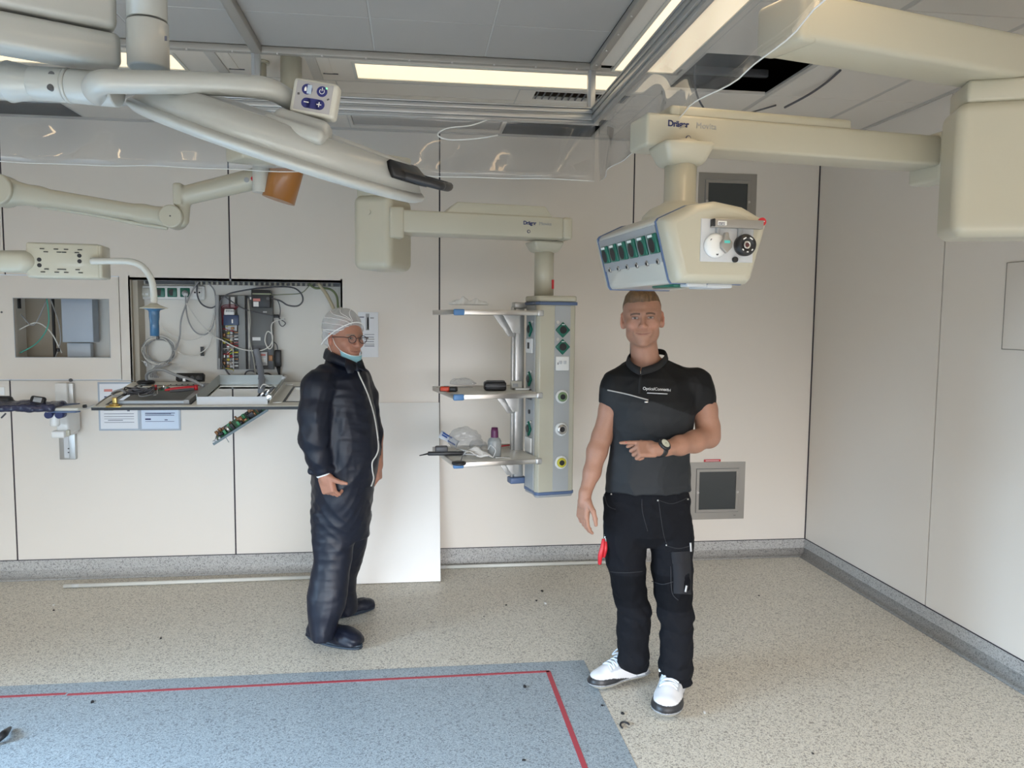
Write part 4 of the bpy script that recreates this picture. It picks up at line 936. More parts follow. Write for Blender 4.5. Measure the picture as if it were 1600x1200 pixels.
MB().cyl(a_, a_+(b_-a_)*.97, .074, n=28).build('sleeve_core', m_brown, dm_)
for du, mt_, lbx in ((0, m_grey, None), (9, m_red, 'small red round label')):
    c = dl(385+du*1.2, 281-du*.2, YD-.054); MB().cyl(c, c+Vector((0, .004, 0)), .012, n=14).build('arm_label', mt_, dm_)

# ---------------------------------------------------------------- camera box with handle, left
YE = 2.9
eb = thing('handle_box', 'beige equipment box with vent slots and bent tube ending in a blue handle', 'box', PY(95, 407, YE))
def el(u, v, y=YE): return PY(u, v, y)-eb.location
ER = R3(z=.12)
MB().box((0, .06, 0), (.232, .12, .121), rot=ER, bev=.008).build('housing', m_cream, eb)
MB().box(ER @ Vector((.122, .06, 0)), (.018, .116, .117), rot=ER, bev=.006).build('side_cover', m_cream, eb)
for u, v in ((65.5, 406.5), (65.5, 415), (121, 399), (121, 407.5)):
    c = ER @ Vector(((u-95)*.00228, -.001, (407-v)*.00228)); MB().cyl(c, c+ER @ Vector((0, .004, 0)), .0072, n=16).build('round_vent', m_black, eb)
for v, us in ((390, (70, 89, 103, 122)), (394.5, (75, 93, 100, 118)), (420.5, (75, 93, 99, 118)), (425, (70, 89, 102, 122))):
    for u in us: MB().box(ER @ Vector(((u-95)*.00228, -.0005, (407-v)*.00228)), (.014, .004, .0032), rot=ER).build('vent_slot', m_black, eb)
S = SDF(.005); S.box(el(-40, 409), (.17, .03, .032), .015); S.cap(el(2, 407), el(40, 408), .032, .036, k=.02); S.mesh('support_arm', m_cream, eb)
MB().tube([el(*q) for q in ((142, 408), (175, 408), (205, 409), (224, 418), (236, 436), (240, 455), (240.5, 473))], .0115, n=14).build('bent_tube', m_creamw, eb)
c = el(240.5, 481); MB().lathe([(.012, .016), (.020, .010), (.046, .0), (.047, -.002), (.020, -.0035), (.0, -.0035)], c).build('flange', m_cream, eb)
MB().lathe([(.04, .0), (.021, -.006), (.018, -.012), (.0175, -.03), (.0155, -.05), (.0155, -.098), (.0, -.098)], c+Vector((0, 0, -.002))).build('blue_handle', m_bluehandle, eb, 'blue grip')
# ================================================================ PEOPLE
def V3(*a): return np.array(a, float)
def head(S, o, R, k=.0, wide=1., old=False, ears=(1, 1)):
    """o = point between the eyes' level inside the skull; R columns: right-of-viewer x, forward y, up z"""
    R = np.array(R); P = lambda x, y, z: np.array(o)+R @ np.array([x*wide, y, z])
    def E(x, y, z, r, kk=.012, m='u', rot=None): S.ell(P(x, y, z), (r[0]*wide, r[1], r[2]), R if rot is None else R @ np.array(rot), kk, m)
    E(0, -.022, .038, (.077, .096, .083)); E(0, .020, .020, (.068, .070, .070), .03); E(0, .012, -.030, (.063, .074, .078), .03)
    E(0, .030, -.078, (.043, .050, .042), .03); E(0, .066, -.103, (.021, .020, .017), .025)
    for s in (-1, 1):
        E(s*.040, .000, -.070, (.024, .036, .028), .03); E(s*.044, .060, -.026, (.024, .022, .022), .02)
        S.cap(P(s*.006, .086, .020), P(s*.046, .072, .022), .009, .007, .014)
    for s in (-1, 1): E(s*.031, .094, .001, (.019, .0145, .0115), .010, 's')
    for s in (-1, 1):
        E(s*.031, .0735, .000, (.0145, .0125, .0125), .004); S.cap(P(s*.019, .086, .0065), P(s*.043, .082, .0055), .0035, .003, .004)
        S.cap(P(s*.020, .085, -.0085), P(s*.042, .081, -.0075), .003, .0025, .005)
    S.cap(P(0, .086, .012), P(0, .108, -.032), .0075, .0105, .010)
    for s in (-1, 1): E(s*.0125, .098, -.036, (.0085, .011, .0085), .006)
    E(0, .104, -.037, (.010, .010, .008), .005)
    for s in (-1, 1): E(s*.007, .100, -.047, (.004, .006, .003), .003, 's')
    E(0, .0790, -.068, (.030, .011, .015), .016); E(0, .0835, -.0735, (.017, .007, .005), .008)
    for s in (-1, 1): S.cap(P(0, .0925, -.0675), P(s*.027, .0850, -.0630), .0017, .0013, .002, 's'); E(s*.030, .078, -.058, (.008, .008, .012), .012)
    for s, w in zip((-1, 1), ears):
        if not w: continue
        a = s*.42
        rt_ = R3(z=-a)
        E(s*.0815, -.012, -.008, (.0085, .022, .034), .010, 'u', rt_); E(s*.0895, -.006, -.004, (.005, .0125, .020), .004, 's', rt_)
        S.cap(P(s*.078, -.006, -.036), P(s*.074, -.002, -.026), .008, .008, .008)
    return P
def hand(S, w, f, s, curls, thumb, size=1., n=None, palm=(.046, .040, .0135), spread=0.):
    """w wrist, f toward the knuckles, s toward the thumb side; fingers curl toward n (palm side)"""
    w = np.array(w, float); f = np.array(f, float); f /= np.linalg.norm(f); s = np.array(s, float); s -= f*(s@f); s /= np.linalg.norm(s)
    n = np.cross(f, s) if n is None else np.array(n, float); n -= f*(n@f)+s*(n@s); n /= np.linalg.norm(n)
    z = size; Rm = np.stack([f, s, n], 1)
    S.box(w+f*.050*z, (palm[0]*z, palm[1]*z, palm[2]*z), .0125*z, Rm, .008); S.ell(w+f*.03*z+s*.022*z+n*.008*z, (.032*z, .018*z, .014*z), Rm, .01)
    S.cap(w-f*.02*z, w+f*.02*z, .026*z, .028*z, .012)
    Ls = (.078, .086, .080, .062)
    for i in range(4):
        b = w+f*(.090-.004*abs(i-1.2))*z+s*(.0315-.0208*i)*z; an = 0.; p = b
        sp = (1.5-i)*spread
        for j, fr in enumerate((.47, .30, .23)):
            an += curls[i][j]; d = f*math.cos(an)+n*math.sin(an)+s*sp*math.cos(an); q = p+d*Ls[i]*fr*z
            S.cap(p, q, (.0098, .0088, .0078)[j]*z, (.0088, .0078, .0068)[j]*z, .003); p = q
    p = w+f*.022*z+s*.030*z+n*.004*z
    for d, L, r0, r1 in zip(thumb, (.042, .034, .027), (.0145, .0115, .0100), (.0115, .0100, .0080)):
        d = f*d[0]+s*d[1]+n*d[2]; d = d/np.linalg.norm(d); q = p+d*L*z; S.cap(p, q, r0*z, r1*z, .005); p = q
def smooth01(t): t = np.clip(t, 0, 1); return t*t*(3-2*t)
def skin_colour(base, o, R, wide=1., brow=(.13, .08, .05), lips=(.42, .17, .14), stubble=0.):
    R = np.array(R); o = np.array(o)
    def fn(P):
        C = np.tile(np.array(base), (len(P), 1)); L = (P-o) @ R; x, y, z = L[:, 0]/wide, L[:, 1], L[:, 2]
        def blend(w, c): C[:] = C*(1-w[:, None])+np.array(c)*w[:, None]
        near = (np.abs(z) < .16) & (np.abs(x) < .12) & (np.abs(y) < .16)
        blend(near*(y > .04)*np.exp(-((np.abs(x)-.04)**2+(z+.035)**2)/.0005)*.35, (.55, .24, .17))
        blend(near*np.exp(-(x**2+(z+.035)**2)/.00022)*(y > .085)*.4, (.60, .27, .19))
        blend(near*smooth01((np.abs(x)-.078)/.01)*.55, (.55, .20, .13))
        zm = z+.0672-5.5*x*x
        blend(near*(y > .06)*smooth01((.0046-np.abs(zm+.0014)-.0036*(np.abs(x)/.026)**2)/.003)*(np.abs(x) < .028)*.55, lips)
        blend(near*(y > .06)*np.exp(-(zm/.0017)**2)*(np.abs(x) < .030)*.85, (.17, .06, .05))
        bz = z-.0190+9.*(np.abs(x)-.027)**2
        blend(near*(y > .05)*smooth01((.0055-np.abs(bz))/.003)*(np.abs(x) > .012)*(np.abs(x) < .050)*.95, brow)
        for s in (-1, 1):
            blend(near*(y > .05)*smooth01((1.15-np.sqrt(((x-s*.031)/.0165)**2+((z-.0005)/.0075)**2))/.3)*.55, (.20, .10, .075))
            blend(near*(y > .05)*smooth01((1.0-np.sqrt(((x-s*.031)/.0135)**2+((z-.0002)/.0048)**2))/.25)*.8, (.40, .36, .33))
            blend(near*(y > .05)*smooth01((1.0-np.sqrt(((x-s*.031)/.0062)**2+((z-.0004)/.0052)**2))/.3), (.03, .035, .035)); blend(near*(y > .05)*np.exp(-((z-.0052)/.0016)**2)*np.exp(-((x-s*.031)/.0135)**4)*.8, (.07, .035, .025))
        if stubble: blend(near*smooth01((-.048-z)/.03)*(z > -.14)*(y > -.02)*stubble, (.30, .22, .19))
        return C
    return fn
m_skin = mat('skin', (.5, .3, .22), .48, attr=True, bump=.05, scale=160, var=.08, spec=.35, sub=.12)
m_skin2 = MATS['skin']
m_hair = mat('hair', (.16, .095, .045), .55, bump=1.0, scale=60, stretch=(1, 1, .5), attr=True, var=.35)
m_shirt = mat('shirt_fabric', (.012, .012, .014), .62, bump=.6, scale=7, ridged=True, attr=True, spec=.25)
m_trous = mat('trouser_fabric', (.012, .013, .017), .85, bump=.9, scale=9, ridged=True, spec=.15, attr=True)
m_film = mat('coverall_film', (.007, .0095, .020), .46, bump=1., scale=13, spec=.4, ridged=True)
m_shoe = mat('shoe_leather', (.8, .8, .8), .4, attr=True)

def folds(amp, seeds, freq=1.):
    rs = np.random.RandomState(seeds); Ks = rs.normal(size=(7, 3))*np.array([16, 16, 22])*freq; ph = rs.uniform(0, 6.28, 7); A = rs.uniform(.4, 1, 7)
    def fn(x, y, z):
        wx = .02*np.sin(z*23+ph[0])+.015*np.sin(y*31+ph[1]+x*9); t = 0
        for K, p, a in zip(Ks, ph, A): t = t+a*(1-np.abs(np.sin((x+wx)*K[0]+y*K[1]+(z+wx)*K[2]+p))**.6*1.6)
        return (amp*t/2.5).astype(np.float32) if hasattr(t, 'astype') else t
    return fn

_dirs = ((6, 2, 9, .3), (-9, 4, 7, 1.7), (12, -3, 10, 2.9), (-4, 8, 15, 4.2), (3, -6, -12, .9), (16, 5, -6, 5.1))
def film_folds(x, y, z):
    t = 0
    for i, (a, b, c, p) in enumerate(_dirs):
        f = 1.5+.5*i; w = (a*x+b*y+c*z)*f+1.6*np.sin(9*x+7*z+p)+1.2*np.sin(14*y-11*z+2*p); m = np.clip(.35+.9*np.sin(6.1*x*f+5.3*z+3*y+p*2), 0, 1)
        t = t+m*(np.abs(np.sin(w*1.1))**.6-.6)*(.0062/(1+.28*i))
    return (t*(.45+.55*np.clip((z-.35)/.35, 0, 1))).astype(np.float32)
def creases(amp, seed, freq=1.):
    rs = np.random.RandomState(seed); Ks = rs.normal(size=(6, 3))*np.array([9, 9, 13])*freq; ph = rs.uniform(0, 6.28, (6, 4)); A = rs.uniform(.5, 1, 6)
    def fn(x, y, z):
        t = 0
        for K, p, a in zip(Ks, ph, A):
            w = (x*K[0]+y*K[1]+z*K[2])+.9*np.sin(x*7*freq+z*11*freq+p[1])+.5*np.sin(y*13*freq-z*17*freq+p[2])
            m = .5+.5*np.sin(x*5+z*6+y*4+p[3]); t = t-a*m*np.exp(-(np.sin((w+p[0])*.5)/.16)**2)+a*.18*m
        return (-amp*t).astype(np.float32)
    return fn

# ---------------------------------------------------------------- young man
YB = 3.25
yp = thing('person', 'young man in black polo shirt and black work trousers, pointing, white sneakers', 'person', (1.02, 3.22, 0))
yo = np.array(yp.location)
def y3(u, v, y=YB): return np.array(PY(u, v, y))-yo
def zv(v, y=YB, u=1015): return PY(u, v, y).z
def yring(v, u0, u1, hd, y=YB, dy=0.):
    a, b = y3(u0, v, y), y3(u1, v, y); return (a[2], (a[0]+b[0])/2, a[1]+dy, (b[0]-a[0])/2, hd)
# head frame, turned slightly, tilted
ho = y3(1003.5, 497, YB-.03)+V3(0, 0, 0)
hR = np.array(R3(z=math.radians(-15)) @ R3(y=math.radians(-2.5)) @ Matrix(((-1, 0, 0), (0, -1, 0), (0, 0, 1))) )
hR[:, 0] = np.cross(hR[:, 1], hR[:, 2])
S = SDF(.0032)
P = head(S, ho, hR, wide=1.03)
S.cap(P(0, -.030, -.055), y3(1011, 592, YB+.02), .054, .066, .02); S.cap(y3(1011, 572, YB+.03), y3(975, 588, YB+.03), .05, .04, .03); S.cap(y3(1011, 572, YB+.03), y3(1065, 588, YB+.03), .05, .04, .03)
S.loft([yring(v, a, b, d, dy=e) for v, a, b, d, e in ((580, 968, 1072, .07, .02), (600, 958, 1090, .09, .02), (640, 962, 1080, .10, .0), (700, 965, 1070, .09, 0), (765, 955, 1070, .09, 0), (820, 955, 1072, .09, .02))], k=.03)
# his right arm (hangs at the left of the picture)
ra = [y3(962, 600, YB+.02), y3(953, 640, YB+.02), y3(941, 682, YB+.015), y3(933, 705, YB), y3(925, 738, YB-.02), y3(914, 772, YB-.045)]
S.chain(ra, [.056, .046, .043, .043, .036, .0255], k=.02)
hand(S, y3(913.5, 777, YB-.05), (-.10, -.10, -1), (.35, -.85, .1), [(.25, .35, .3), (.35, .45, .3), (.45, .5, .35), (.5, .5, .35)], [(.6, .6, .1), (.9, .25, .25), (1, .0, .25)], n=(.85, .35, 0), size=.98)
# his left arm, bent across the belly, forefinger pointing
la = [y3(1090, 602, YB), y3(1101, 640, YB-.01), y3(1106, 668, YB-.02), y3(1107, 682, YB-.03)]
S.chain(la, [.058, .053, .050, .050], k=.02)
lf = [y3(1106, 682, YB-.04), y3(1085, 690, YB-.10), y3(1062, 696, YB-.16), y3(1040, 700.5, YB-.21), y3(1028, 702, YB-.235)]
S.chain(lf, [.048, .046, .040, .029, .027], k=.02)
hand(S, y3(1026, 702, YB-.24), (-1, -.12, .05), (0, .62, .78), [(.02, .06, .05), (1.15, 1.45, .9), (1.25, 1.5, .9), (1.3, 1.5, .9)], [(.8, .25, .3), (1, -.1, .4), (1, -.2, .4)], n=(0, .45, -.9), size=.92)
# legs inside the trousers
S.chain([y3(975, 815, YB+.03), y3(983, 905, YB+.05), y3(992, 1040, 3.37)], [.075, .052, .035], k=.03)
S.chain([y3(1048, 815, YB+.02), y3(1053, 905, YB), y3(1056, 1062, 3.25)], [.075, .052, .035], k=.03)
body = S.mesh('body', m_skin, yp, skin_colour((.38, .20, .135), ho, hR, 1.03, brow=(.085, .045, .025), lips=(.42, .19, .145)))
# hair: short, brushed across
S = SDF(.0032); Ph = lambda x, y, z: ho+hR @ np.array([x, y, z])
S.ell(Ph(0, -.024, .042), (.0815, .0985, .0865), hR, .01); S.ell(Ph(.004, .010, .088), (.056, .074, .037), hR, .03); S.ell(Ph(.016, .050, .090), (.034, .028, .020), hR, .015)
S.plane_cut(Ph(0, .080, .066), hR @ V3(.10, .90, -.42), ho-.2, ho+.2, .006)
S.plane_cut(Ph(0, .0, -.022), hR @ V3(0, .25, -1), ho-.2, ho+.2, .01)
for s in (-1, 1): S.ell(Ph(s*.085, .01, -.012), (.018, .03, .034), hR, .008, 's'); S.ell(Ph(s*.066, .085, .035), (.028, .03, .055), hR, .008, 's')
def hairc(P_):
    L = (P_-ho) @ hR; w = smooth01((L[:, 2]-.045)/.045)[:, None]; st = (np.sin(L[:, 0]*260+np.sin(L[:, 1]*90)*2+L[:, 2]*60)*.5+.5)[:, None]
    return (1-w)*np.array([.12, .072, .040])+w*(np.array([.135, .070, .026])*(.80+.35*st))
S.warp(lambda x, y, z: .0011*np.sin(x*230+np.sin(y*85)*2)*np.sin(y*60+z*90))
S.mesh('hair', m_hair, yp, hairc)
# polo shirt
S = SDF(.0045)
rg = [yring(v, a, b, d, dy=e) for v, a, b, d, e in ((560, 988, 1040, .060, .03), (567, 978, 1056, .072, .03), (576, 966, 1074, .085, .025), (586, 957, 1088, .098, .02), (600, 953, 1094, .108, .01), (625, 951, 1090, .122, -.0), (655, 954, 1083, .124, -.005), (690, 954, 1079, .118, 0), (720, 950, 1077, .118, 0), (748, 946, 1079, .122, 0), (768, 946, 1080, .126, 0))]
S.loft(rg, k=.02, ang=0)
cutn = (ra[1]-ra[0]); cutn = cutn/np.linalg.norm(cutn); ce_ = y3(948, 633, YB+.02)
S.chain([y3(970, 599, YB+.02), y3(960, 612, YB+.02), y3(948, 650, YB+.02)], [.060, .058, .049], k=.03, cut=[(ce_, (-.28, 0, -.96))])
S.cap(y3(1000, 592, YB+.01), y3(962, 600, YB+.02), .05, .06, k=.03); S.cap(y3(1040, 590, YB+.01), y3(1088, 598, YB), .05, .064, k=.03)
ce2 = y3(1101, 638, YB-.01)
S.chain([y3(1082, 600, YB), y3(1092, 613, YB), y3(1104, 660, YB-.015)], [.063, .064, .058], k=.03, cut=[(ce2, (.30, 0, -.95))])
S.warp(folds(-.0062, 3, .9))
S.ell(y3(1009, 562, YB-.0), (.066, .076, .07), k=.008, mode='s')
sh_o = S
slope_a, slope_b = y3(948, 609, YB-.1), y3(1016, 626, YB-.1); slope_c = y3(1085, 650, YB-.1)
def shirtc(P_):
    x, z = P_[:, 0], P_[:, 2]
    zl = np.interp(x, [slope_a[0], slope_b[0], slope_c[0]], [slope_a[2], slope_b[2], slope_c[2]])
    lo = ((z < zl) & (x > slope_a[0]+.0) & (x < y3(1079, 650, YB)[0])).astype(float)[:, None]
    return (1-lo)*np.array([.006, .006, .0065])+lo*np.array([.021, .023, .0255])
shirt = S.mesh('polo_shirt', m_shirt, yp, shirtc, label='black polo shirt with dark grey lower front')
# collar, placket, trims pressed on the shirt
cb_ = []
cpts = [y3(*q) for q in ((1001, 574, YB-.088), (991, 569, YB-.066), (983, 559, YB-.0), (988, 550, YB+.05), (1012, 546, YB+.085), (1034, 546, YB+.05), (1040, 553, YB+.0), (1026, 567, YB-.066), (1003, 574.5, YB-.090))]
C_ = catmull([Vector(p) for p in cpts], 5); cm = Vector(y3(1012, 566, YB))
g_ = [[p, p+(p-cm).normalized()*.006+Vector((0, 0, -.010)), p+(p-cm).normalized()*.012+Vector((0, 0, -.030))] for p in C_]
MB().sheet(g_, .004).build('collar', mat('collar_black', (.008, .008, .009), .8), yp)
z_ = MB(); z_.box((0, 0, 0), (.010, .002, .11)); zp = z_.build('placket', mat('placket_black', (.004, .004, .004), .7), yp)
CAMP = Vector((0, 0, H))
def place_on(o, p, ang=0.):
    for v in o.data.vertices: c, s = math.cos(ang), math.sin(ang); v.co = Vector((v.co.x*c-v.co.z*s, v.co.y, v.co.x*s+v.co.z*c))+Vector(p)
def gridstrip(name, pts, w, m, off_=.0025, target=None, parent=None, d=None, n=24, th=.0012):
    top = parent
    while top.parent: top = top.parent
    P_ = [Vector(p) for p in pts]; L = catmull(P_, max(2, n//max(1, len(P_)-1))) if len(P_) > 2 else [P_[0].lerp(P_[1], i/n) for i in range(n+1)]
    bvh = BVHTree.FromPolygons([v.co for v in target.data.vertices], [q.vertices for q in target.data.polygons]); rows = []
    for i, p in enumerate(L):
        dd = (p+top.location-CAMP).normalized(); t = (L[min(i+1, len(L)-1)]-L[max(i-1, 0)]).normalized(); s = t.cross(dd).normalized(); row = []
        for k in (-.5, 0, .5):
            q = p+s*w*k; h = bvh.ray_cast(q-dd*.6, dd, 2.)
            row.append((h[0] if h[0] is not None else q)-dd*off_)
        rows.append(row)
    return MB().sheet(rows, th).build(name, m, parent)
bpy.data.objects.remove(zp)
gridstrip('placket', [y3(1001, 584, YB-.1), y3(999, 615, YB-.1)], .012, MATS['placket_black'], target=shirt, parent=yp)
gridstrip('zip_pull', [y3(1001, 578, YB-.1), y3(1001, 584, YB-.1)], .004, m_steel, target=shirt, parent=yp, off_=.006, n=4)
gridstrip('reflective_trim', [y3(949, 609.5, YB-.1), y3(980, 616, YB-.1), y3(1013, 625, YB-.1)], .0055, mat('trim_grey', (.38, .37, .35), .5), target=shirt, parent=yp).__setitem__('label', 'thin pale zip line slanting across the chest')
gridstrip('trim_end', [y3(1007, 628, YB-.1), y3(1013, 628, YB-.1)], .006, m_steel, target=shirt, parent=yp, n=4)
lg = text('chest_lettering', 'OpticalConnect', .0175, m_white, yp, y3(1003.5, 609, YB-.2), (1, 0, -.045), (.045, 0, 1), bold=.0001, depth=.0003); conform(lg, shirt.data, Vector(y3(1025, 610)+yo)-CAMP, .002)
lg2 = text('chest_lettering', '.nl', .0155, m_lgrey, yp, y3(1043.5, 611.5, YB-.2), (1, 0, -.045), (.045, 0, 1), depth=.0003); conform(lg2, shirt.data, Vector(y3(1025, 610)+yo)-CAMP, .002)
gridstrip('lettering_underline', [y3(1011, 614, YB-.1), y3(1043, 615.5, YB-.1)], .0035, m_lgrey, target=shirt, parent=yp, off_=.0015, n=10)
# wristwatch
wc = y3(1031, 701.5, YB-.228); wd = (lf[3]-lf[4]); wd = wd/np.linalg.norm(wd); upw = np.array([.1, -.75, .65]); upw -= wd*(upw@wd); upw /= np.linalg.norm(upw)
w_ = MB().lathe([(.0290, -.015), (.0340, -.014), (.0355, 0), (.0340, .014), (.0290, .015)], wc, wd, n=36).build('wristwatch', m_black, yp)
MB().lathe([(0, 0), (.028, 0), (.029, .006), (.025, .011), (0, .011)], wc+upw*.029, upw, n=28).build('watch_case', m_black, w_)
MB().cyl(wc+upw*.0395, wc+upw*.0410, .019, n=28).build('watch_face', mat('pale_dial', (.62, .62, .50), .3), w_, 'pale watch dial')
MB().box(wc+upw*.0417, (.010, .0012, .0012), rot=basis(wd, upw)).build('watch_hand', m_black, w_)
MB().cyl(y3(978, 691.5, YB-.31), y3(978, 691.5, YB-.306), .0022, n=8).build('blood_spot', m_red, yp, 'tiny red spot on the forefinger')
# trousers
S = SDF(.005)
S.loft([yring(v, a, b, d, dy=e) for v, a, b, d, e in ((762, 947, 1078, .118, .01), (785, 942, 1081, .125, .01), (815, 941, 1084, .128, .015), (835, 952, 1074, .115, .015), (856, 980, 1046, .06, .02))], k=.02)
legL = [(v, (a+b)/2, (b-a)/2, y) for v, a, b, y in ((800, 946, 1008, YB+.02), (820, 941, 1010, YB+.02), (870, 944, 1011, YB+.03), (905, 953, 1011, YB+.03), (930, 958, 1011, YB+.035), (955, 964, 1017, YB+.04), (985, 963, 1016, YB+.06), (1005, 965, 1014, YB+.08), (1030, 966, 1014, YB+.10), (1043, 968, 1013, YB+.12))]
legR = [(v, (a+b)/2, (b-a)/2, y) for v, a, b, y in ((800, 1014, 1080, YB+.02), (820, 1012, 1084, YB+.02), (870, 1016, 1083, YB+.01), (905, 1019, 1083, YB), (930, 1022, 1082, YB-.01), (955, 1028, 1083, YB-.03), (985, 1033, 1083, YB-.04), (1020, 1031, 1083, YB-.03), (1050, 1030, 1082, YB-.01), (1064, 1032, 1081, YB-.0))]
for leg in (legL, legR):
    rg = []
    for v, uc, hw, y in leg:
        p = y3(uc, v, y); q = y3(uc+hw, v, y); r_ = q[0]-p[0]; rg.append((p[2], p[0], p[1], r_, r_*1.02))
    S.loft(rg, k=.012)
S.warp(folds(-.0085, 11, .8)); S.warp(folds(-.004, 14, 1.7))
def knees(x, y, z): return (-.008*np.abs(np.sin(z*38+x*14+np.sin(x*26+y*20)*1.3))**.8*(np.exp(-((z-.40)/.11)**2)+np.exp(-((z-.14)/.10)**2))+.003).astype(np.float32)
S.warp(knees)
kz = zv(895)
def trc(P_):
    z = P_[:, 2]; x = P_[:, 0]; w = (((z < zv(893)) & (z > zv(945)))).astype(float)[:, None]
    return np.tile([.0075, .008, .0105], (len(P_), 1))*(1-w)+w*np.array([.004, .0043, .006])
tr = S.mesh('work_trousers', m_trous, yp, trc)
seam = mat('trouser_seam', (.020, .021, .025), .8)
for pts in ([(1029, 782), (1036, 830), (1042, 852)], [(1042, 853), (1060, 857), (1078, 853)], [(1048, 885), (1050, 925), (1060, 938)], [(951, 893), (975, 895), (1004, 893)], [(1018, 908), (1035, 913), (1052, 909)], [(944, 772), (950, 790), (962, 796)], [(1028, 781), (1050, 787), (1074, 778)], [(1003, 780), (1004, 800), (1012, 830)]):
    gridstrip('seam', [y3(u, v, YB-.15) for u, v in pts], .003, seam, target=tr, parent=yp, off_=.001)
pk = gridstrip('cargo_pocket', [y3(1064, 862, YB-.15), y3(1066, 900, YB-.15), y3(1066, 928, YB-.15)], .075, mat('pocket_cloth', (.010, .0105, .014), .85), target=tr, parent=yp, off_=.002, th=.005)
gridstrip('pocket_flap', [y3(1063, 862, YB-.15), y3(1065, 880, YB-.15)], .080, MATS['pocket_cloth'], target=tr, parent=pk, off_=.005, th=.003)
for u, v in ((955, 772), (1028, 782), (1075, 780), (1041, 852)):
    gridstrip('rivet', [y3(u, v-1.2, YB-.15), y3(u, v+1.2, YB-.15)], .006, m_steel, target=tr, parent=yp, off_=.003, n=3)
gridstrip('pocket_tag', [y3(1073, 915, YB-.15), y3(1071, 925, YB-.15)], .007, m_lgrey, target=tr, parent=pk, off_=.007, n=4)
gridstrip('pocket_pen', [y3(1079, 848, YB-.1), y3(1080, 862, YB-.1)], .007, m_lgrey, target=tr, parent=yp, off_=.008, n=5)
# shoes
def shoe(name, heel, toe, parent, oo, label):
    heel = np.array(heel); toe = np.array(toe); f = toe-heel; L = np.linalg.norm(f[:2]); an = math.atan2(f[1], f[0])
    S = SDF(.0029); k = L/.30
    S.box((.125, 0, .016), (.122, .043, .016), .012, k=.01); S.loft([(0, .232, .002, .066, .050), (.032, .230, .002, .068, .051)], k=.008); S.loft([(0, .048, 0, .048, .040), (.032, .048, 0, .048, .041)], k=.008); S.plane_cut((0, 0, .032), (0, 0, -1.), (-.1, -.1, .02), (.4, .1, .09), .002)
    S.box((.145, 0, .040), (.128, .037, .030), .026, k=.02); S.ell((.225, .0, .038), (.066, .047, .034), k=.02)
    S.cap((.06, 0, .06), (.065, 0, .125), .040, .041, .025); S.cap((.10, 0, .085), (.20, 0, .055), .040, .036, .03); S.cap((.10, 0, .10), (.118, 0, .142), .026, .022, .012)
    S.ell((.055, 0, .155), (.040, .029, .04), k=.008, mode='s')
    S.plane_cut((0, 0, .0), (0, 0, 1.), (-.1, -.1, -.05), (.4, .1, .0), .002)
    S.ell((.15, 0, -.03), (.2, .08, .03), k=.001, mode='s')
    def colr(P_):
        x, y, z = P_.T; C = np.tile([.68, .68, .69], (len(P_), 1))
        C[(z < .028)] = (.50, .47, .39); C[z < .0165] = (.10, .11, .12)
        toe_ = (x > .205) & (z > .028) & (z < .054); C[toe_] = (.022, .022, .024)
        sw = (x > .12) & (x <= .25) & (z > .028) & (z < .036+.020*np.clip((x-.12)/.09, 0, 1)-.002); C[sw & (np.abs(y) > .030)] = (.022, .022, .024)
        zt = .125-(x-.10)*.34
        eye = (x > .105) & (x < .215) & (np.abs(y) > .017) & (np.abs(y) < .036) & (z > zt-.026); C[eye] = (.50, .53, .56)
        C[(z > .030) & (z < .0335)] = (.30, .31, .32); C[(np.abs(x-.095-.25*(z-.06)) < .0016) & (z > .035)] = (.35, .36, .38); C[(np.abs(z-.075+.2*(x-.03)) < .0015) & (x < .09)] = (.4, .41, .42)
        C[(z > .126) & (x < .095)] = (.02, .02, .022)
        C[(x < .05) & (z > .03) & (z < .042) & (np.abs(y) > .02)] = (.35, .35, .36)
        return C
    o = S.mesh(name, m_shoe, parent, colr, label)
    Mx = Matrix.Rotation(an, 4, 'Z') @ Matrix.Scale(k, 4); Mx.translation = Vector(heel)
    lc_ = MB()
    for i in range(6):
        x = .112+.0165*i; z = .1285-(x-.10)*.34; s = .029
        lc_.tube([(x, -s, z-.012), (x+.006, -s*.45, z-.001), (x+.012, s*.45, z-.003), (x+.014, s, z-.016)], .0042, n=6); lc_.tube([(x, s, z-.012), (x+.006, s*.45, z), (x+.012, -s*.45, z-.002), (x+.014, -s, z-.016)], .0042, n=6)
    for s in (-1, 1): lc_.tube([(.122, 0, .130), (.128, s*.024, .140), (.155, s*.040, .110), (.15, s*.018, .122), (.125, 0, .130)], .003, n=6)
    l_ = lc_.build('shoelace', mat('lace_white', (.62, .68, .74), .7), o)
    o.data.transform(Mx); l_.data.transform(Mx)
    return o
sA = shoe('sneaker', np.array(PZ(1012, 1056))-yo, np.array(PZ(919, 1080))-yo, yp, yo, 'white sneaker with black toe band, turned sideways')
sB = shoe('sneaker', np.array(PZ(1062, 1075))-yo+V3(0, .04, 0), np.array(PZ(1036, 1131))-yo, yp, yo, 'white sneaker with black toe band, pointing forward')
# red cutter handles in the thigh pocket
c1 = y3(944, 846, YB-.02); t_ = MB()
t_.tube([y3(943, 842, YB), y3(941, 856, YB-.01), y3(938, 868, YB-.01), y3(937, 881, YB)], [.007, .010, .011, .008], n=10); t_.tube([y3(946, 845, YB), y3(946, 858, YB-.01), y3(943, 870, YB)], [.006, .009, .008], n=10)
o = t_.build('cable_cutter', m_red); o.location = yp.location; tag(o, 'red handled cutter stuck in the young man\'s thigh pocket', 'tool')
MB().cyl(y3(946, 846, YB), y3(947, 832, YB+.01), .008, n=10).build('jaw', m_steel, o)

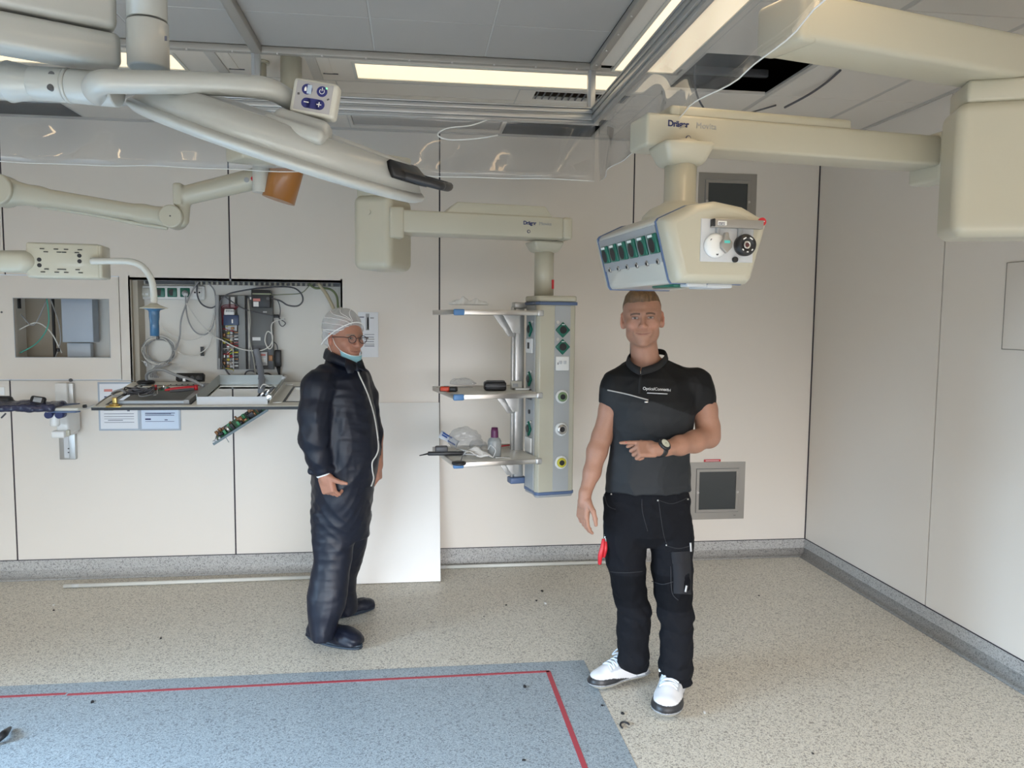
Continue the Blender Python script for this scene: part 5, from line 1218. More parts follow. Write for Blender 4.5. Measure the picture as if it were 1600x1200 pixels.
# ---------------------------------------------------------------- older man
YO = 4.10
op = thing('person', 'older man in dark navy coverall, white hair net, glasses and lowered blue mask', 'person', (-.33, 4.1, 0))
oo = np.array(op.location)
def o3(u, v, y=YO): return np.array(PY(u, v, y))-oo
def oring(v, u0, u1, hd, y=YO):
    a, b = o3(u0, v, y), o3(u1, v, y); return (a[2], (a[0]+b[0])/2, a[1], (b[0]-a[0])/2, hd)
oho = o3(539, 527, YO-.0)
# forward of the face: to the right and toward the camera
fa = math.radians(-47); fwd = np.array([math.cos(fa), math.sin(fa), -.06]); fwd /= np.linalg.norm(fwd); upv = np.array([.05, 0, 1.]); sx = np.cross(fwd, upv); sx /= np.linalg.norm(sx); upv = np.cross(sx, fwd)
oR = np.stack([sx, fwd, upv], 1)
S = SDF(.0034); P = head(S, oho, oR, wide=1.04, old=True)
S.ell(P(0, .03, -.10), (.05, .05, .04), oR, .03)
S.cap(P(0, -.035, -.05), o3(528, 590, YO+.01), .060, .070, .03)
S.loft([oring(v, a, b, d) for v, a, b, d in ((585, 500, 560, .08), (620, 490, 570, .14), (700, 490, 580, .14), (770, 495, 575, .13))], k=.03)
na = [o3(500, 600, YO-.16), o3(488, 680, YO-.20), o3(503, 738, YO-.20)]
S.chain(na, [.055, .048, .030], k=.02)
hand(S, o3(507, 742, YO-.20), (.30, -.1, -1), (.72, -.62, .28), [(.75, 1.2, .7), (.85, 1.3, .8), (.95, 1.3, .8), (1.0, 1.3, .8)], [(.55, .9, .0), (.45, 1., .0), (.35, 1., .1)], n=(.25, 1, 0), size=1.02, palm=(.044, .043, .018))
fa_ = [o3(572, 610, YO+.16), o3(585, 680, YO+.14), o3(590, 725, YO+.08)]
S.chain(fa_, [.05, .046, .030], k=.02)
hand(S, o3(590, 724, YO+.06), (.02, -.1, -1), (-.2, -.9, .05), [(.5, .9, .6), (.6, 1., .6), (.7, 1., .6), (.8, 1., .6)], [(.6, .8, .2), (.9, .4, .3), (1, .2, .3)], n=(-.9, .1, 0), size=.95, palm=(.044, .042, .017))
S.chain([o3(520, 770, YO-.05), o3(510, 880, YO-.10), o3(505, 985, YO-.13)], [.06, .04, .03], k=.03)
S.chain([o3(552, 770, YO+.08), o3(540, 870, YO+.14), o3(541, 948, YO+.2)], [.06, .04, .03], k=.03)
S.mesh('body', m_skin, op, skin_colour((.44, .215, .145), oho, oR, 1.04, brow=(.30, .22, .17), lips=(.45, .20, .17)))
# short grey hair under the net
S = SDF(.005); Ph2 = lambda x, y, z: oho+oR @ np.array([x, y, z])
S.ell(Ph2(0, -.026, .040), (.083, .099, .087), oR, .01); S.plane_cut(Ph2(0, .058, .050), oR @ V3(0, .85, -.5), oho-.2, oho+.2, .006); S.plane_cut(Ph2(0, 0, -.05), oR @ V3(0, .2, -1), oho-.2, oho+.2, .01)
S.mesh('hair', mat('grey_hair', (.36, .33, .29), .7, bump=.5, scale=120), op)
# hair net: puffy translucent cap with elastic edge
S = SDF(.005)
S.ell(Ph2(0, -.030, .052), (.095, .112, .098), oR, .01); S.ell(Ph2(.0, -.115, -.015), (.050, .036, .046), oR, .035)
S.warp(folds(.004, 21, 2.6)); S.plane_cut(Ph2(0, .060, .042), oR @ V3(0, .80, -.60), oho-.25, oho+.25, .004); S.plane_cut(Ph2(0, -.02, -.052), oR @ V3(0, .1, -1), oho-.25, oho+.25, .006)
m_net = clear_mat('hair_net', (.93, .93, .94), .6, .3, .42)
net = S.mesh('hair_net', m_net, op, label='translucent white hair net')
bvh = BVHTree.FromPolygons([v.co for v in net.data.vertices], [q.vertices for q in net.data.polygons])
def ring_on(pts, o_):
    out = []
    for p in pts:
        h = bvh.find_nearest(Vector(p)); out.append(h[0]+h[1]*o_)
    return out
g_ = MB()
for k_ in range(9):
    a0 = k_*PI/9
    pts = [Ph2(.11*math.sin(a0+.4*math.sin(t*3+k_))*math.sin(t), -.03-.12*math.cos(t), .05+.11*math.cos(a0)*math.sin(t)*(1 if math.cos(a0) > -.3 else .3)) for t in np.linspace(.3, 2.75, 16)]
    g_.tube(ring_on(pts, .0015), .0016, n=5, smooth_path=False)
g_.build('net_pleat', mat('net_white', (.85, .85, .83), .6), net)
def edge_ring(frac):
    pts = []
    for t in np.linspace(-2.3, 2.3, 30): 
        x_ = .094*math.sin(t*.75); z_ = .115*math.cos(t*.62)-.0
        pts.append(Ph2(x_, .060+.0*x_ -.135*(1-math.cos(t*.62))*1.05, .046+.062*math.cos(t*.9)*(1 if abs(t) < 1.7 else 1)))
    return pts
MB().tube([Ph2(x_, y_, z_) for x_, y_, z_ in ((-.090, -.075, -.045), (-.096, -.035, -.015), (-.092, .015, .022), (-.074, .055, .052), (-.040, .083, .076), (0, .090, .084), (.040, .083, .076), (.074, .055, .052), (.092, .015, .022), (.096, -.035, -.015), (.090, -.075, -.045))], .0036, n=7).build('elastic_edge', MATS['net_white'], net)
# glasses
gl_ = thing('x', 'x', 'x'); bpy.data.objects.remove(gl_)
gm_ = mat('spectacle_frame', (.05, .02, .02), .3)
fr_ = MB()
for s in (-1, 1):
    fr_.tube([Ph2(s*.034+.024*math.cos(t), .104, -.003+.0195*math.sin(t)) for t in np.linspace(0, 2*PI, 25)], .0019, n=6, smooth_path=False)
    fr_.tube([Ph2(s*.058, .102, .004), Ph2(s*.079, .090, .006), Ph2(s*.088, .03, .002), Ph2(s*.088, -.01, -.004)], .0022, n=6)
fr_.tube([Ph2(-.011, .104, .001), Ph2(0, .108, .005), Ph2(.011, .104, .001)], .0018, n=6)
gs = fr_.build('spectacles', gm_, op, 'thin dark round framed glasses')
ln = MB()
for s in (-1, 1): ln.cyl(Ph2(s*.034, .1035, -.003), Ph2(s*.034, .1045, -.003), .0235, n=24)
ln.build('lens', m_lens, gs)
# lowered mask under the chin
g_ = []
m_mask = mat('mask_blue', (.30, .58, .66), .7, bump=.15, scale=50)
for i in range(9):
    t = i/8; row = []
    zt = -.078-.052*t; 
    for j in range(13):
        a_ = -1.25+2.5*j/12; rr_ = .070-.012*t; row.append(Ph2(rr_*1.02*math.sin(a_), .028+(.074-.012*t)*math.cos(a_)+.008*math.sin(t*PI)+.0015*math.sin(t*26), zt-.010*math.cos(a_)*(1-t)+.018*(abs(a_)/1.25)**2*(1-t)-.010*t*(math.cos(a_))))
    g_.append(row)
mk = MB().sheet(g_, .002).build('face_mask', m_mask, op, 'light blue surgical mask pulled under the chin')
MB().tube([g_[0][k_]+np.array(0.) for k_ in range(13)], .002, n=6).build('mask_edge', MATS['net_white'], mk)
for s, j in ((-1, 0), (1, 12)):
    MB().tube([g_[0][j], Ph2(s*.080, .025, -.035), Ph2(s*.086, -.005, .012), Ph2(s*.089, -.030, .0)], .0014, n=5).build('ear_loop', MATS['net_white'], mk); MB().tube([g_[8][j], Ph2(s*.074, .0, -.085), Ph2(s*.084, -.022, -.045), Ph2(s*.089, -.034, -.01)], .0014, n=5).build('ear_loop', MATS['net_white'], mk)
# coverall
S = SDF(.0055)
S.loft([oring(v, a, b, d) for v, a, b, d in ((553, 512, 557, .055), (562, 508, 562, .075), (575, 502, 570, .11), (590, 494, 576, .16), (615, 489, 581, .19), (645, 486, 587, .20), (680, 486, 592, .205), (705, 487, 594, .205), (725, 486, 593, .20), (745, 486, 588, .195), (775, 486, 583, .19), (810, 487, 580, .17), (840, 488, 577, .14))], k=.02)
# near leg / far leg
def oleg(L):
    rg = []
    for v, a, b, y in L:
        p, q = o3((a+b)/2, v, y), o3(b, v, y); r_ = q[0]-p[0]; rg.append((p[2], p[0], p[1], r_, max(r_*.85, .085)))
    S.loft(rg, k=.03)
oleg([(800, 487, 555, YO-.06), (850, 488, 553, YO-.08), (875, 490, 550, YO-.09), (900, 485, 546, YO-.10), (930, 479, 543, YO-.12), (950, 480, 540, YO-.13), (970, 482, 530, YO-.13), (985, 484, 526, YO-.135), (996, 486, 522, YO-.135)])
oleg([(800, 520, 580, YO+.06), (850, 520, 574, YO+.10), (880, 518, 566, YO+.13), (905, 515, 557, YO+.16), (925, 516, 556, YO+.18), (945, 524, 560, YO+.19), (956, 528, 558, YO+.195)])
# sleeves
S.chain([o3(512, 590, YO-.10), o3(497, 606, YO-.16), o3(491, 645, YO-.19), o3(490, 685, YO-.20), o3(497, 715, YO-.20), o3(503, 733, YO-.20)], [.075, .083, .078, .072, .058, .046], k=.025)
S.chain([o3(560, 592, YO+.10), o3(572, 620, YO+.15), o3(583, 680, YO+.14), o3(588, 716, YO+.09)], [.07, .065, .052, .038], k=.03)
S.chain([o3(486, 737, YO-.2), o3(516, 733, YO-.2)], [.018, .018], k=.015)
S.warp(film_folds)
cov = S.mesh('coverall', m_film, op, label='dark navy disposable coverall')
gridstrip('zip_piping', [o3(u, v, YO-.3) for u, v in ((557, 571), (561, 585), (569, 602), (577, 622), (585, 650), (590, 680), (591.5, 700), (588, 712), (582, 722), (582, 735), (584, 748), (580, 760))], .0065, MATS['net_white'], target=cov, parent=op, off_=.002, n=60).__setitem__('label', 'white zip piping down the front')
# collar
cpts = [o3(*q) for q in ((559, 569, YO-.10), (545, 563, YO-.11), (525, 556, YO-.09), (511, 549, YO-.02), (512, 545, YO+.05), (535, 546, YO+.09), (556, 552, YO+.06), (565, 563, YO-.0), (562, 569, YO-.06))]
C_ = catmull([Vector(p) for p in cpts], 4); cm = Vector(o3(536, 560, YO))
g_ = []
for p in C_:
    d_ = (p-cm); d_.z = 0; d_.normalize(); g_.append([p+Vector((0, 0, -.012))-d_*.016, p+Vector((0, 0, .006))-d_*.010, p+Vector((0, 0, .002))+d_*.002, p+Vector((0, 0, -.018))+d_*.010, p+Vector((0, 0, -.04))+d_*.014])
MB().sheet(g_, .004).build('collar', m_film, op)
MB().sheet([[o3(558, 566, YO-.07), o3(564, 563, YO-.05)], [o3(559, 574, YO-.10), o3(569, 571, YO-.08)], [o3(562, 577, YO-.12), o3(573, 581, YO-.10)]], .004).build('collar_tip', m_film, op)
MB().sheet([[o3(540, 560, YO-.13), o3(557, 568, YO-.12)], [o3(539, 572, YO-.17), o3(556, 577, YO-.15)], [o3(543, 583, YO-.19), o3(551, 583, YO-.18)]], .004).build('collar_tip', m_film, op)
# elastic cuff and white glove edge
MB().lathe([(.034, -.012), (.038, -.004), (.036, .006), (.031, .012)], o3(505.5, 741, YO-.20), o3(507, 750, YO-.21)-o3(503, 736, YO-.20), n=24).build('inner_cuff', MATS['net_white'], op, 'white inner cuff')
# shoe covers
def cover(name, heel, toe, ank, label):
    heel = np.array(heel); toe = np.array(toe); f = toe-heel; L = np.linalg.norm(f[:2]); an = math.atan2(f[1], f[0]); S = SDF(.005); k = L/.31
    S.box((.155, 0, .020), (.150, .048, .020), .019, k=.01); S.ell((.24, 0, .040), (.078, .060, .042), k=.02); S.cap((.06, 0, .05), (.22, 0, .045), .048, .042, .03)
    S.cap((.065, 0, .06), (.085, .0, .16), .052, .056, .03); S.cap((.085, 0, .16), (.09, 0, .20), .050, .060, .01)
    S.warp(folds(.0045, 31+int(L*1000), 1.6)); S.plane_cut((0, 0, .001), (0, 0, 1.), (-.1, -.2, -.05), (.5, .2, .0), .002)
    o = S.mesh(name, m_film, op, label=label); s_ = MB()
    for zt_ in (.007, .019):
        s_.tube([(.155+.163*math.cos(t)*(1-.04*math.sin(t)**2), .0525*math.sin(t), zt_) for t in np.linspace(0, 2*PI, 25)], .0055, n=6, smooth_path=False)
    q = s_.build('sole_tread', mat('tread_dark', (.03, .045, .065), .6), o, 'dark anti-slip sole strip'); q['kind'] = 'stuff'
    Mx = Matrix.Rotation(an, 4, 'Z') @ Matrix.Scale(k, 4); Mx.translation = Vector(heel); o.data.transform(Mx); q.data.transform(Mx); return o
cover('shoe_cover', np.array(PZ(484, 994))-oo, np.array(PZ(562, 1014))-oo, None, 'dark shoe cover of the near foot')
cover('shoe_cover', np.array(PZ(520, 966))-oo, np.array(PZ(583, 950))-oo, None, 'dark shoe cover of the far foot')
# ================================================================ SMALLER THINGS
# ---- open cable niche in the back wall
nt_ = thing('cable_niche', 'open wall niche with exposed wiring above the fold-down panel', 'niche', (-1.145, W, NZ0))
def nl_(u, v, dy=.14): return PY(u, v, W+dy)-nt_.location
nb = MB(); nb.span((NX0+1.145-.03, .165, -.04), (NX1+1.145+.03, .172, .71)); nb.build('niche_back', m_niche, nt_)
nb = MB(); nb.span((NX0+1.145-.012, .0, -.03), (NX0+1.145-.001, .165, .70)); nb.build('niche_side', m_chip, nt_)
nb = MB(); nb.span((NX0+1.145-.001, .045, -.0), (NX0+1.145+.03, .165, .68)); nb.build('inner_post', mat('beige_lining', (.50, .45, .37), .6), nt_)
nb = MB(); nb.span((NX1+1.145, .0, -.03), (NX1+1.145+.012, .165, .70)); nb.build('niche_side', m_niche, nt_)
MB().span((NX0+1.145-.01, .0, .675), (NX1+1.145+.01, .165, .69)).build('niche_top', m_grey, nt_); MB().span((NX0+1.145-.01, .0, -.03), (NX1+1.145+.01, .165, -.018)).build('niche_bottom', m_grey, nt_)
MB().span((NX0+1.145+.05, .135, .655), (NX1+1.145-.02, .165, .675)).build('cable_duct', m_dgrey, nt_)
for i in range(27):
    x = -.29+i*.034
    MB().box((x, .128, .664), (.015, .014, .022), bev=.002).build('duct_tooth', mat('duct_beige', (.42, .40, .33), .5), nt_)
MB().box(nl_(316, 549), (.022, .004, .062)).build('slot_hole', m_black, nt_)
def sk(name, u, v, w, h, m, par, dy=.14, dep=.016, label=None, bev=.004):
    o = MB().box(PY(u, v, W+dy)-par.location, (w, dep, h), bev=bev).build(name, m, par)
    if label: o['label'] = label
    return o
ss = thing('socket_strip', 'long white socket strip with green outlets in the upper left of the wall niche', 'sockets', PY(248, 457, W+.15))
sk('white_frame', 248, 457, .262, .092, m_white, ss, .145, .02, bev=.012)
for u in (250, 269): 
    s_ = sk('green_socket', u, 457, .062, .060, m_green, ss, .132, .01, bev=.008); MB().cyl(PY(u, 457, W+.127)-ss.location, PY(u, 457, W+.1255)-ss.location, .022, n=20).build('socket_well', m_black, s_)
s_ = sk('data_socket', 226, 457, .060, .060, m_creamw, ss, .132, .01)
for du in (-3, 3): sk('port', 226+du, 459.5, .018, .014, m_white, ss, .126, .004, bev=.001)
s2 = thing('socket_strip', 'short white socket pair with a grey plug in its green outlet, in the wall niche', 'sockets', PY(299, 458, W+.15))
ss['group'] = s2['group'] = 'socket strips in the wall niche'
sk('white_frame', 299.5, 457.5, .172, .094, m_white, s2, .145, .02, bev=.012)
sk('green_socket', 289, 457, .062, .060, m_green, s2, .132, .01, bev=.008); s_ = sk('white_socket', 308, 457, .060, .060, m_white, s2, .132, .01, bev=.004)
for du in (-3.5, 3.5): MB().cyl(PY(308+du, 457, W+.126)-s2.location, PY(308+du, 457, W+.1245)-s2.location, .006, n=12).build('pin_hole', m_black, s_)
MB().cyl(PY(289, 458, W+.125)-s2.location, PY(290, 461, W+.08)-s2.location, .02, .014, n=16, bev=.003).build('grey_plug', m_lgrey, s2)
# ---- switch cabinet
ec = thing('wiring_cabinet', 'grey open wiring cabinet with breakers, terminals and black supply box in the niche', 'cabinet', PY(384, 577, W+.15))
def es(name, u0, v0, u1, v1, m, dy=.13, dep=.02, bev=.002, label=None, par=None):
    a = PY(u0, v1, W+dy); b = PY(u1, v0, W+dy); c = (a+b)/2; o = MB().box(c-ec.location, (b.x-a.x, dep, b.z-a.z), bev=bev).build(name, m, par or ec)
    if label: o['label'] = label
    return o
cab = mat('cabinet_grey', (.17, .17, .165), .5)
es('back_plate', 341, 462, 427, 577, cab, .15, .012)
fr_ = MB()
for a, b in (((341, 461), (345, 577)), ((341, 461), (384, 465))): pass
es('side_wall', 341, 461, 343.5, 577, m_grey, .12, .06); 
es('duct_strip', 374.5, 462, 383.5, 577, mat('duct_grey', (.26, .27, .27), .5), .115, .05)
dr = es('cabinet_door', 391, 462, 426.5, 577, mat('door_grey', (.135, .14, .14), .45), .125, .03)
es('dark_gap', 384, 462, 391, 577, m_dgrey, .135, .02)
es('hinge_strip', 388.5, 466, 390, 577, m_steelg, .115, .01)
es('ribbed_strip', 346, 464, 358, 481, m_grey, .13, .02); es('white_tag_strip', 361, 464, 367, 481, m_white, .125, .02)
k_ = es('breaker_block', 351.5, 483, 367, 492, m_white, .11, .05)
for i in range(5): es('breaker_switch', 353+i*2.7, 484.5, 354.8+i*2.7, 487.5, m_grey, .083, .006, .0005, par=k_)
es('blue_supply', 351, 492.5, 374, 508, mat('deep_blue', (.02, .045, .12), .35), .105, .06, label='dark blue power supply'); es('blue_mark', 362, 499, 364, 505, m_white, .073, .002, 0)
es('grey_relay', 353, 508, 371, 517, m_lgrey, .12, .03); es('orange_relay', 361, 511, 366, 515, m_copper, .10, .02)
rs_ = random.Random(4)
cols = [m_yellow, m_lgrey, m_copper, m_green, m_white, m_cable_g, m_red, m_lgrey]
for r_ in range(11):
    for c_ in range(3):
        u = 346+c_*2.6; v = 519+r_*5.1
    es('terminal', 355, 518.5+r_*5.2, 359, 522+r_*5.2, cols[r_ % 8], .125, .02, .001); es('terminal', 360, 518.5+r_*5.2, 364, 522.2+r_*5.2, cols[(r_*3+1) % 8], .120, .025, .001)
    es('terminal', 366, 518.5+r_*5.2, 372.5, 520.5+r_*5.2, cols[(r_*5+2) % 8], .125, .014, .0005)
es('terminal_rail', 364, 540, 365.2, 576, m_lgrey, .108, .006)
for r_ in range(5): es('side_terminal', 347, 521+r_*11, 352.5, 526+r_*11, (m_copper, m_yellow, cab, m_steelg, m_copper)[r_], .125, .02, .001)
wr_ = []
for i in range(16):
    v0 = 508+i*4.2; u0 = 346 if i % 2 else 373; wr_.append((i, u0, v0))
    m_ = (m_yellow, m_red, m_cable_d, m_copper, m_cable_w)[i % 5]
    p = [PY(u0, v0+rs_.uniform(-3, 6), W+.11)-ec.location, PY(359+rs_.uniform(-6, 6), v0+rs_.uniform(-2, 7), W+.085)-ec.location, PY(359+rs_.uniform(-5, 9), v0+rs_.uniform(3, 9), W+.11)-ec.location]
    MB().tube(p, .0022, n=5).build('wire', m_, ec)
for off_ in (0, 2, 4): MB().tube([PY(367-off_, 484, W+.09)-ec.location, PY(372-off_, 477+off_, W+.08)-ec.location, PY(350+off_, 477+off_, W+.08)-ec.location, PY(346+off_, 485, W+.08)-ec.location, PY(346+off_*.5, 508, W+.1)-ec.location], .0028, n=5).build('red_wire', mat('wire_red', (.18, .02, .03), .5), ec)
MB().tube([PY(344, 470, W+.09)-ec.location, PY(345, 500, W+.08)-ec.location, PY(347, 540, W+.09)-ec.location, PY(346, 577, W+.09)-ec.location], .006, n=6).build('cable_loom', m_cable_d, ec)
es('door_label', 394.5, 527, 407, 532, m_white, .108, .002, 0); es('door_label', 411, 486.5, 417, 488.5, m_lgrey, .108, .002, 0); es('badge', 390.5, 464, 394, 468, m_white, .108, .002, 0)
es('lower_recess', 392, 540, 425, 576, m_dgrey, .108, .004, 0); mm = es('meter', 400, 550, 418, 571, m_lgrey, .095, .03, .003, label='small grey meter'); es('meter_print', 403, 553, 415, 556, m_inkred, .079, .002, 0, par=mm); es('meter_print', 403, 559, 415, 566, m_white, .079, .002, 0, par=mm)
es('terminal_block', 420, 555, 426, 564, m_copper, .10, .02)
bb = es('black_box', 394.5, 453.5, 423.5, 480.5, m_black, .095, .07, .004, label='black supply box with red and white stickers'); es('red_sticker', 395.5, 466.5, 406.5, 470.5, m_inkred, .0585, .002, 0, par=bb); es('white_sticker', 396, 471.5, 404, 479, m_white, .0585, .002, 0, par=bb)
es('pale_band', 394.5, 458.5, 424, 460, mat('pale_green', (.35, .38, .25), .5), .0585, .003, 0, par=bb); MB().cyl(PY(418.5, 466.5, W+.06)-ec.location, PY(418.5, 466.5, W+.052)-ec.location, .011, n=14).build('knob', m_dgrey, bb)
# power adapter beside the cabinet
ad = thing('power_adapter', 'narrow black power adapter hanging right of the wiring cabinet', 'adapter', PY(434, 560, W+.12))
def al(u, v, dy=.12): return PY(u, v, W+dy)-ad.location
o = MB().box(al(434.5, 560), (.042, .03, .115), bev=.006).build('adapter_body', m_black, ad); MB().cyl(al(435, 573), al(437, 589), .016, .004, n=10).build('cord_boot', m_black, ad)
MB().tube([al(434, 547), al(432, 538), al(424, 533), al(418, 537)], .0035, n=6).build('cord', m_cable_d, ad)
MB().box(PY(432, 494, W+.11)-ad.location, (.034, .02, .022), bev=.003).build('inline_switch', m_black, ad)
MB().tube([al(435, 496, .11), al(440, 500, .11), al(446, 505, .11), al(441, 510, .11), al(436, 503, .11), al(438, 485, .11), al(434, 470, .11), al(426, 466, .10)], .0032, n=6).build('cord', m_cable_d, ad)
# cables of the niche, each a thing
def cable(pts, r, m, label, name='cable', dy=.10):
    P_ = [PY(q[0], q[1], W+(q[2] if len(q) > 2 else dy)) for q in pts]; o = MB().tube([p-P_[0] for p in P_], r, n=7).build(name, m); o.location = P_[0]; return tag(o, label, 'cable')
cable([(310, 440), (300, 455), (291, 475), (283, 500), (281, 525), (275, 545), (263, 565), (256, 573)], .0055, m_cable_g, 'thick dark grey cable running from the duct down past the coil', dy=.085)
cable([(290, 462, .08), (291, 485), (296, 505), (307, 520), (322, 522), (333, 508), (337, 480), (335, 455), (325, 442)], .0048, m_cable_g, 'grey cable looping wide from the green outlet plug back up to the duct')
cable([(308, 440), (308, 460), (315, 475), (330, 481), (343, 474)], .0052, m_cable_d, 'dark cable sagging from the duct to the cabinet edge')
cable([(247, 505), (262, 520), (285, 530), (310, 528), (328, 510), (335, 480)], .0038, m_cable_w, 'pale cable sweeping under the socket strip')
cable([(291, 474), (310, 502), (330, 522), (350, 533), (375, 545), (405, 548), (422, 540), (426, 525), (418, 518), (414, 532), (420, 545), (426, 538), (424, 510), (430, 502), (445, 498)], .0042, m_cable_w, 'long white cable drooping across the front of the wiring cabinet', dy=.07)
cable([(336, 500), (333, 520), (325, 542), (308, 554), (290, 555), (277, 550)], .004, m_cable_w, 'white cable hanging from the loop toward the coil')
cable([(342, 560), (343, 520), (343, 480), (352, 462), (380, 454), (420, 449), (455, 449), (470, 458), (473, 470), (465, 478), (450, 477), (438, 470), (424, 466)], .0052, m_cable_d, 'black cable arching over the cabinet and looping on its right', dy=.075)
cable([(352, 464), (380, 482), (410, 490), (428, 494)], .004, m_cable_d, 'thin black cable slanting across the cabinet door', dy=.07)
cable([(424, 461), (445, 460), (470, 458), (482, 448), (490, 442)], .0035, mat('cable_olive', (.28, .30, .20), .5), 'thin olive cable running right from the black box')
cable([(482, 443), (492, 450), (505, 450), (518, 453), (526, 463), (528, 480), (529, 490)], .0075, mat('cable_moss', (.16, .20, .09), .5), 'green cable bending down in the right corner of the niche')
cable([(497, 443), (510, 460), (522, 484), (528, 500)], .012, mat('conduit_beige', (.55, .48, .33), .5), 'beige conduit slanting down in the right corner of the niche', 'conduit')
cable([(388, 470), (391, 500), (390, 530), (396, 560), (400, 590), (402, 604, .0)], .0045, mat('cable_taupe', (.42, .41, .36), .5), 'taupe cable running down the middle of the cabinet', dy=.07)
cable([(382, 590, .06), (385, 581), (395, 580), (408, 588), (412, 584), (420, 584), (428, 589, .06)], .005, m_cable_d, 'short black cable looping under the cabinet')
cable([(343, 560), (348, 570), (358, 585), (368, 592, .04)], .006, m_cable_d, 'black cable leaving the cabinet bottom on the left')
# wound grey cable coil with loose plug ends
co = thing('cable_coil', 'wound grey network cable coil hanging in the left of the niche', 'cable', PY(248, 548, W+.09))
rr_ = random.Random(3)
for k in range(7):
    rx, rz_ = .092+rr_.uniform(-.014, .014), .085+rr_.uniform(-.012, .012); cxo, czo = rr_.uniform(-.008, .008), rr_.uniform(-.008, .008)
    MB().tube([(cxo+rx*math.cos(t), rr_.uniform(-.012, .012), czo+rz_*math.sin(t)) for t in np.linspace(0, 2*PI, 15)], .0034, n=6).build('loop', m_cable_g if k % 3 else m_cable_w, co)
MB().box((.0, -.01, .088), (.016, .03, .024), bev=.004).build('tie', m_dgrey, co)
MB().tube([PY(240, 517, W+.09)-co.location, PY(243, 525, W+.08)-co.location, (0, 0, .09)], .004, n=6).build('hanging_end', m_cable_w, co); MB().tube([PY(244, 517, W+.09)-co.location, PY(248, 525, W+.08)-co.location, (0.01, 0, .09)], .004, n=6).build('hanging_end', m_cable_g, co)
MB().tube([(-.08, 0, .02), (-.115, -.01, -.01), (-.11, -.01, -.06), (-.085, -.01, -.075)], .003, n=6).build('loose_end', m_cable_w, co)
for dx, dz in ((-.084, -.078), (-.076, -.092)): MB().box((dx, -.012, dz), (.014, .012, .026), rot=R3(y=-.4), bev=.002).build('plug', m_lgrey, co)
for k in range(5):
    MB().tube([(.02*k-.0, -.005, -.085), (.01*k-.03, -.01, -.115), (-.05+.008*k, -.02, -.145), (-.045+.012*k, -.03, -.175)], .0048, n=6).build('tail', m_cable_g, co)
# power strip on the panel
psn = thing('power_strip', 'black power strip with round sockets lying at the back of the fold-down panel', 'power strip', PY(298, 597, 5.2))
MB().box((0, 0, .03), (.17, .05, .05), rot=R3(x=-.3), bev=.006).build('strip_body', m_black, psn)
for i in range(4): MB().cyl((-.05+.035*i, -.028, .032), (-.05+.035*i, -.034, .031), .013, n=16).build('socket_ring', m_dgrey, psn)

# ---- fold-down panel
hz = Vector((0, 5.25, PY(203, 597, 5.25).z)); fz = PY(147, 636, 4.60); tilt = math.atan2(hz.z-fz.z, 5.25-4.60); LP = math.hypot(5.25-4.60, hz.z-fz.z)
fp_ = thing('fold_down_panel', 'white wall panel folded down flat like a table, with three screen cut-outs', 'panel', (-1.145, 5.25, hz.z), rot=R3(x=tilt))
# local: x along wall, y toward wall, z up; front edge at y=-LP
X0, X1 = -.662, .655
slab_holes((X0, -LP, -.018), (X1, 0, 0), 2, [(-.60, -.14, -LP+.055, -.10), (-.10, .295, -LP+.05, -.07), (.38, .60, -LP+.11, -.15)]).build('panel_board', mat('panel_cream', (.80, .77, .68), .35), fp_)
MB().span((X0, -LP-.003, -.019), (X1, -LP, -.002)).build('edge_band', m_black, fp_, 'dark edge band')
slab_holes((.37, -LP+.10, -.0005), (.61, -.14, .0015), 2, [(.385, .595, -LP+.115, -.155)]).build('cutout_seal', m_black, fp_)
slab_holes((-.605, -LP+.05, -.0005), (-.135, -.095, .0015), 2, [(-.596, -.145, -LP+.060, -.104)]).build('cutout_seal', m_black, fp_)
tr_ = MB(); tr_.span((-.58, -LP+.07, -.030), (-.145, -.11, -.022)); tr_.build('screen_back', mat('screen_back', (.20, .20, .19), .4, .3), fp_, 'dark metal back of a screen')
tr_ = MB(); tr_.span((-.56, -LP+.065, -.025), (-.18, -LP+.08, .020)); tr_.span((-.18, -LP+.065, -.025), (-.15, -.13, .022)); tr_.build('screen_bracket', m_grey, fp_)
MB().span((-.56, -LP+.064, .004), (-.18, -LP+.0655, .016)).build('bracket_lip', mat('pale_blue_metal', (.45, .52, .58), .4), fp_)
# raised box frame round the middle cut-out
hf = .062; mg = mat('frame_grey_green', (.40, .42, .40), .4, .2); x0_, x1_, y0_, y1_ = -.10, .295, -LP+.05, -.07
for nm, a, b in (('front', (x0_, y0_-.004, -.01), (x1_, y0_, hf*.75)), ('back', (x0_, y1_, -.01), (x1_, y1_+.004, hf)), ('side', (x0_-.004, y0_, -.01), (x0_, y1_, hf))):
    MB().span(a, b).build('box_frame', mg if nm != 'front' else m_lgrey, fp_)
sd_ = MB(); sd_.box((x1_+.01, (y0_+y1_)/2, hf*.55), (.03, y1_-y0_+.02, .012), rot=R3(y=-.6), bev=.002); sd_.build('hinged_flap', mat('flap_grey', (.30, .30, .26), .4, .3), fp_)
for y_ in (y0_+.01, y1_-.0): MB().cyl((x1_+.01, y_-.02, hf*.7), (x1_+.01, y_+.02, hf*.7), .014, n=12).build('flap_hinge', m_steel, fp_)
for y_ in (y0_+.02, y1_-.04): MB().box((x1_+.05, y_, .006), (.05, .016, .006), bev=.002).build('flap_clip', m_steel, fp_)
bh = MB(); bh.span((-.585, -LP-.002, -.004), (-.505, -LP+.03, .003), bev=.001); bh.cyl((-.57, -LP+.02, .006), (-.52, -LP+.02, .006), .006, n=10)
bh.span((-.56, -LP+.03, 0), (-.535, -LP+.045, .045), bev=.003); bh.build('brass_catch', mat('brass', (.55, .38, .12), .3, .8), fp_, 'brass catch on the front corner')
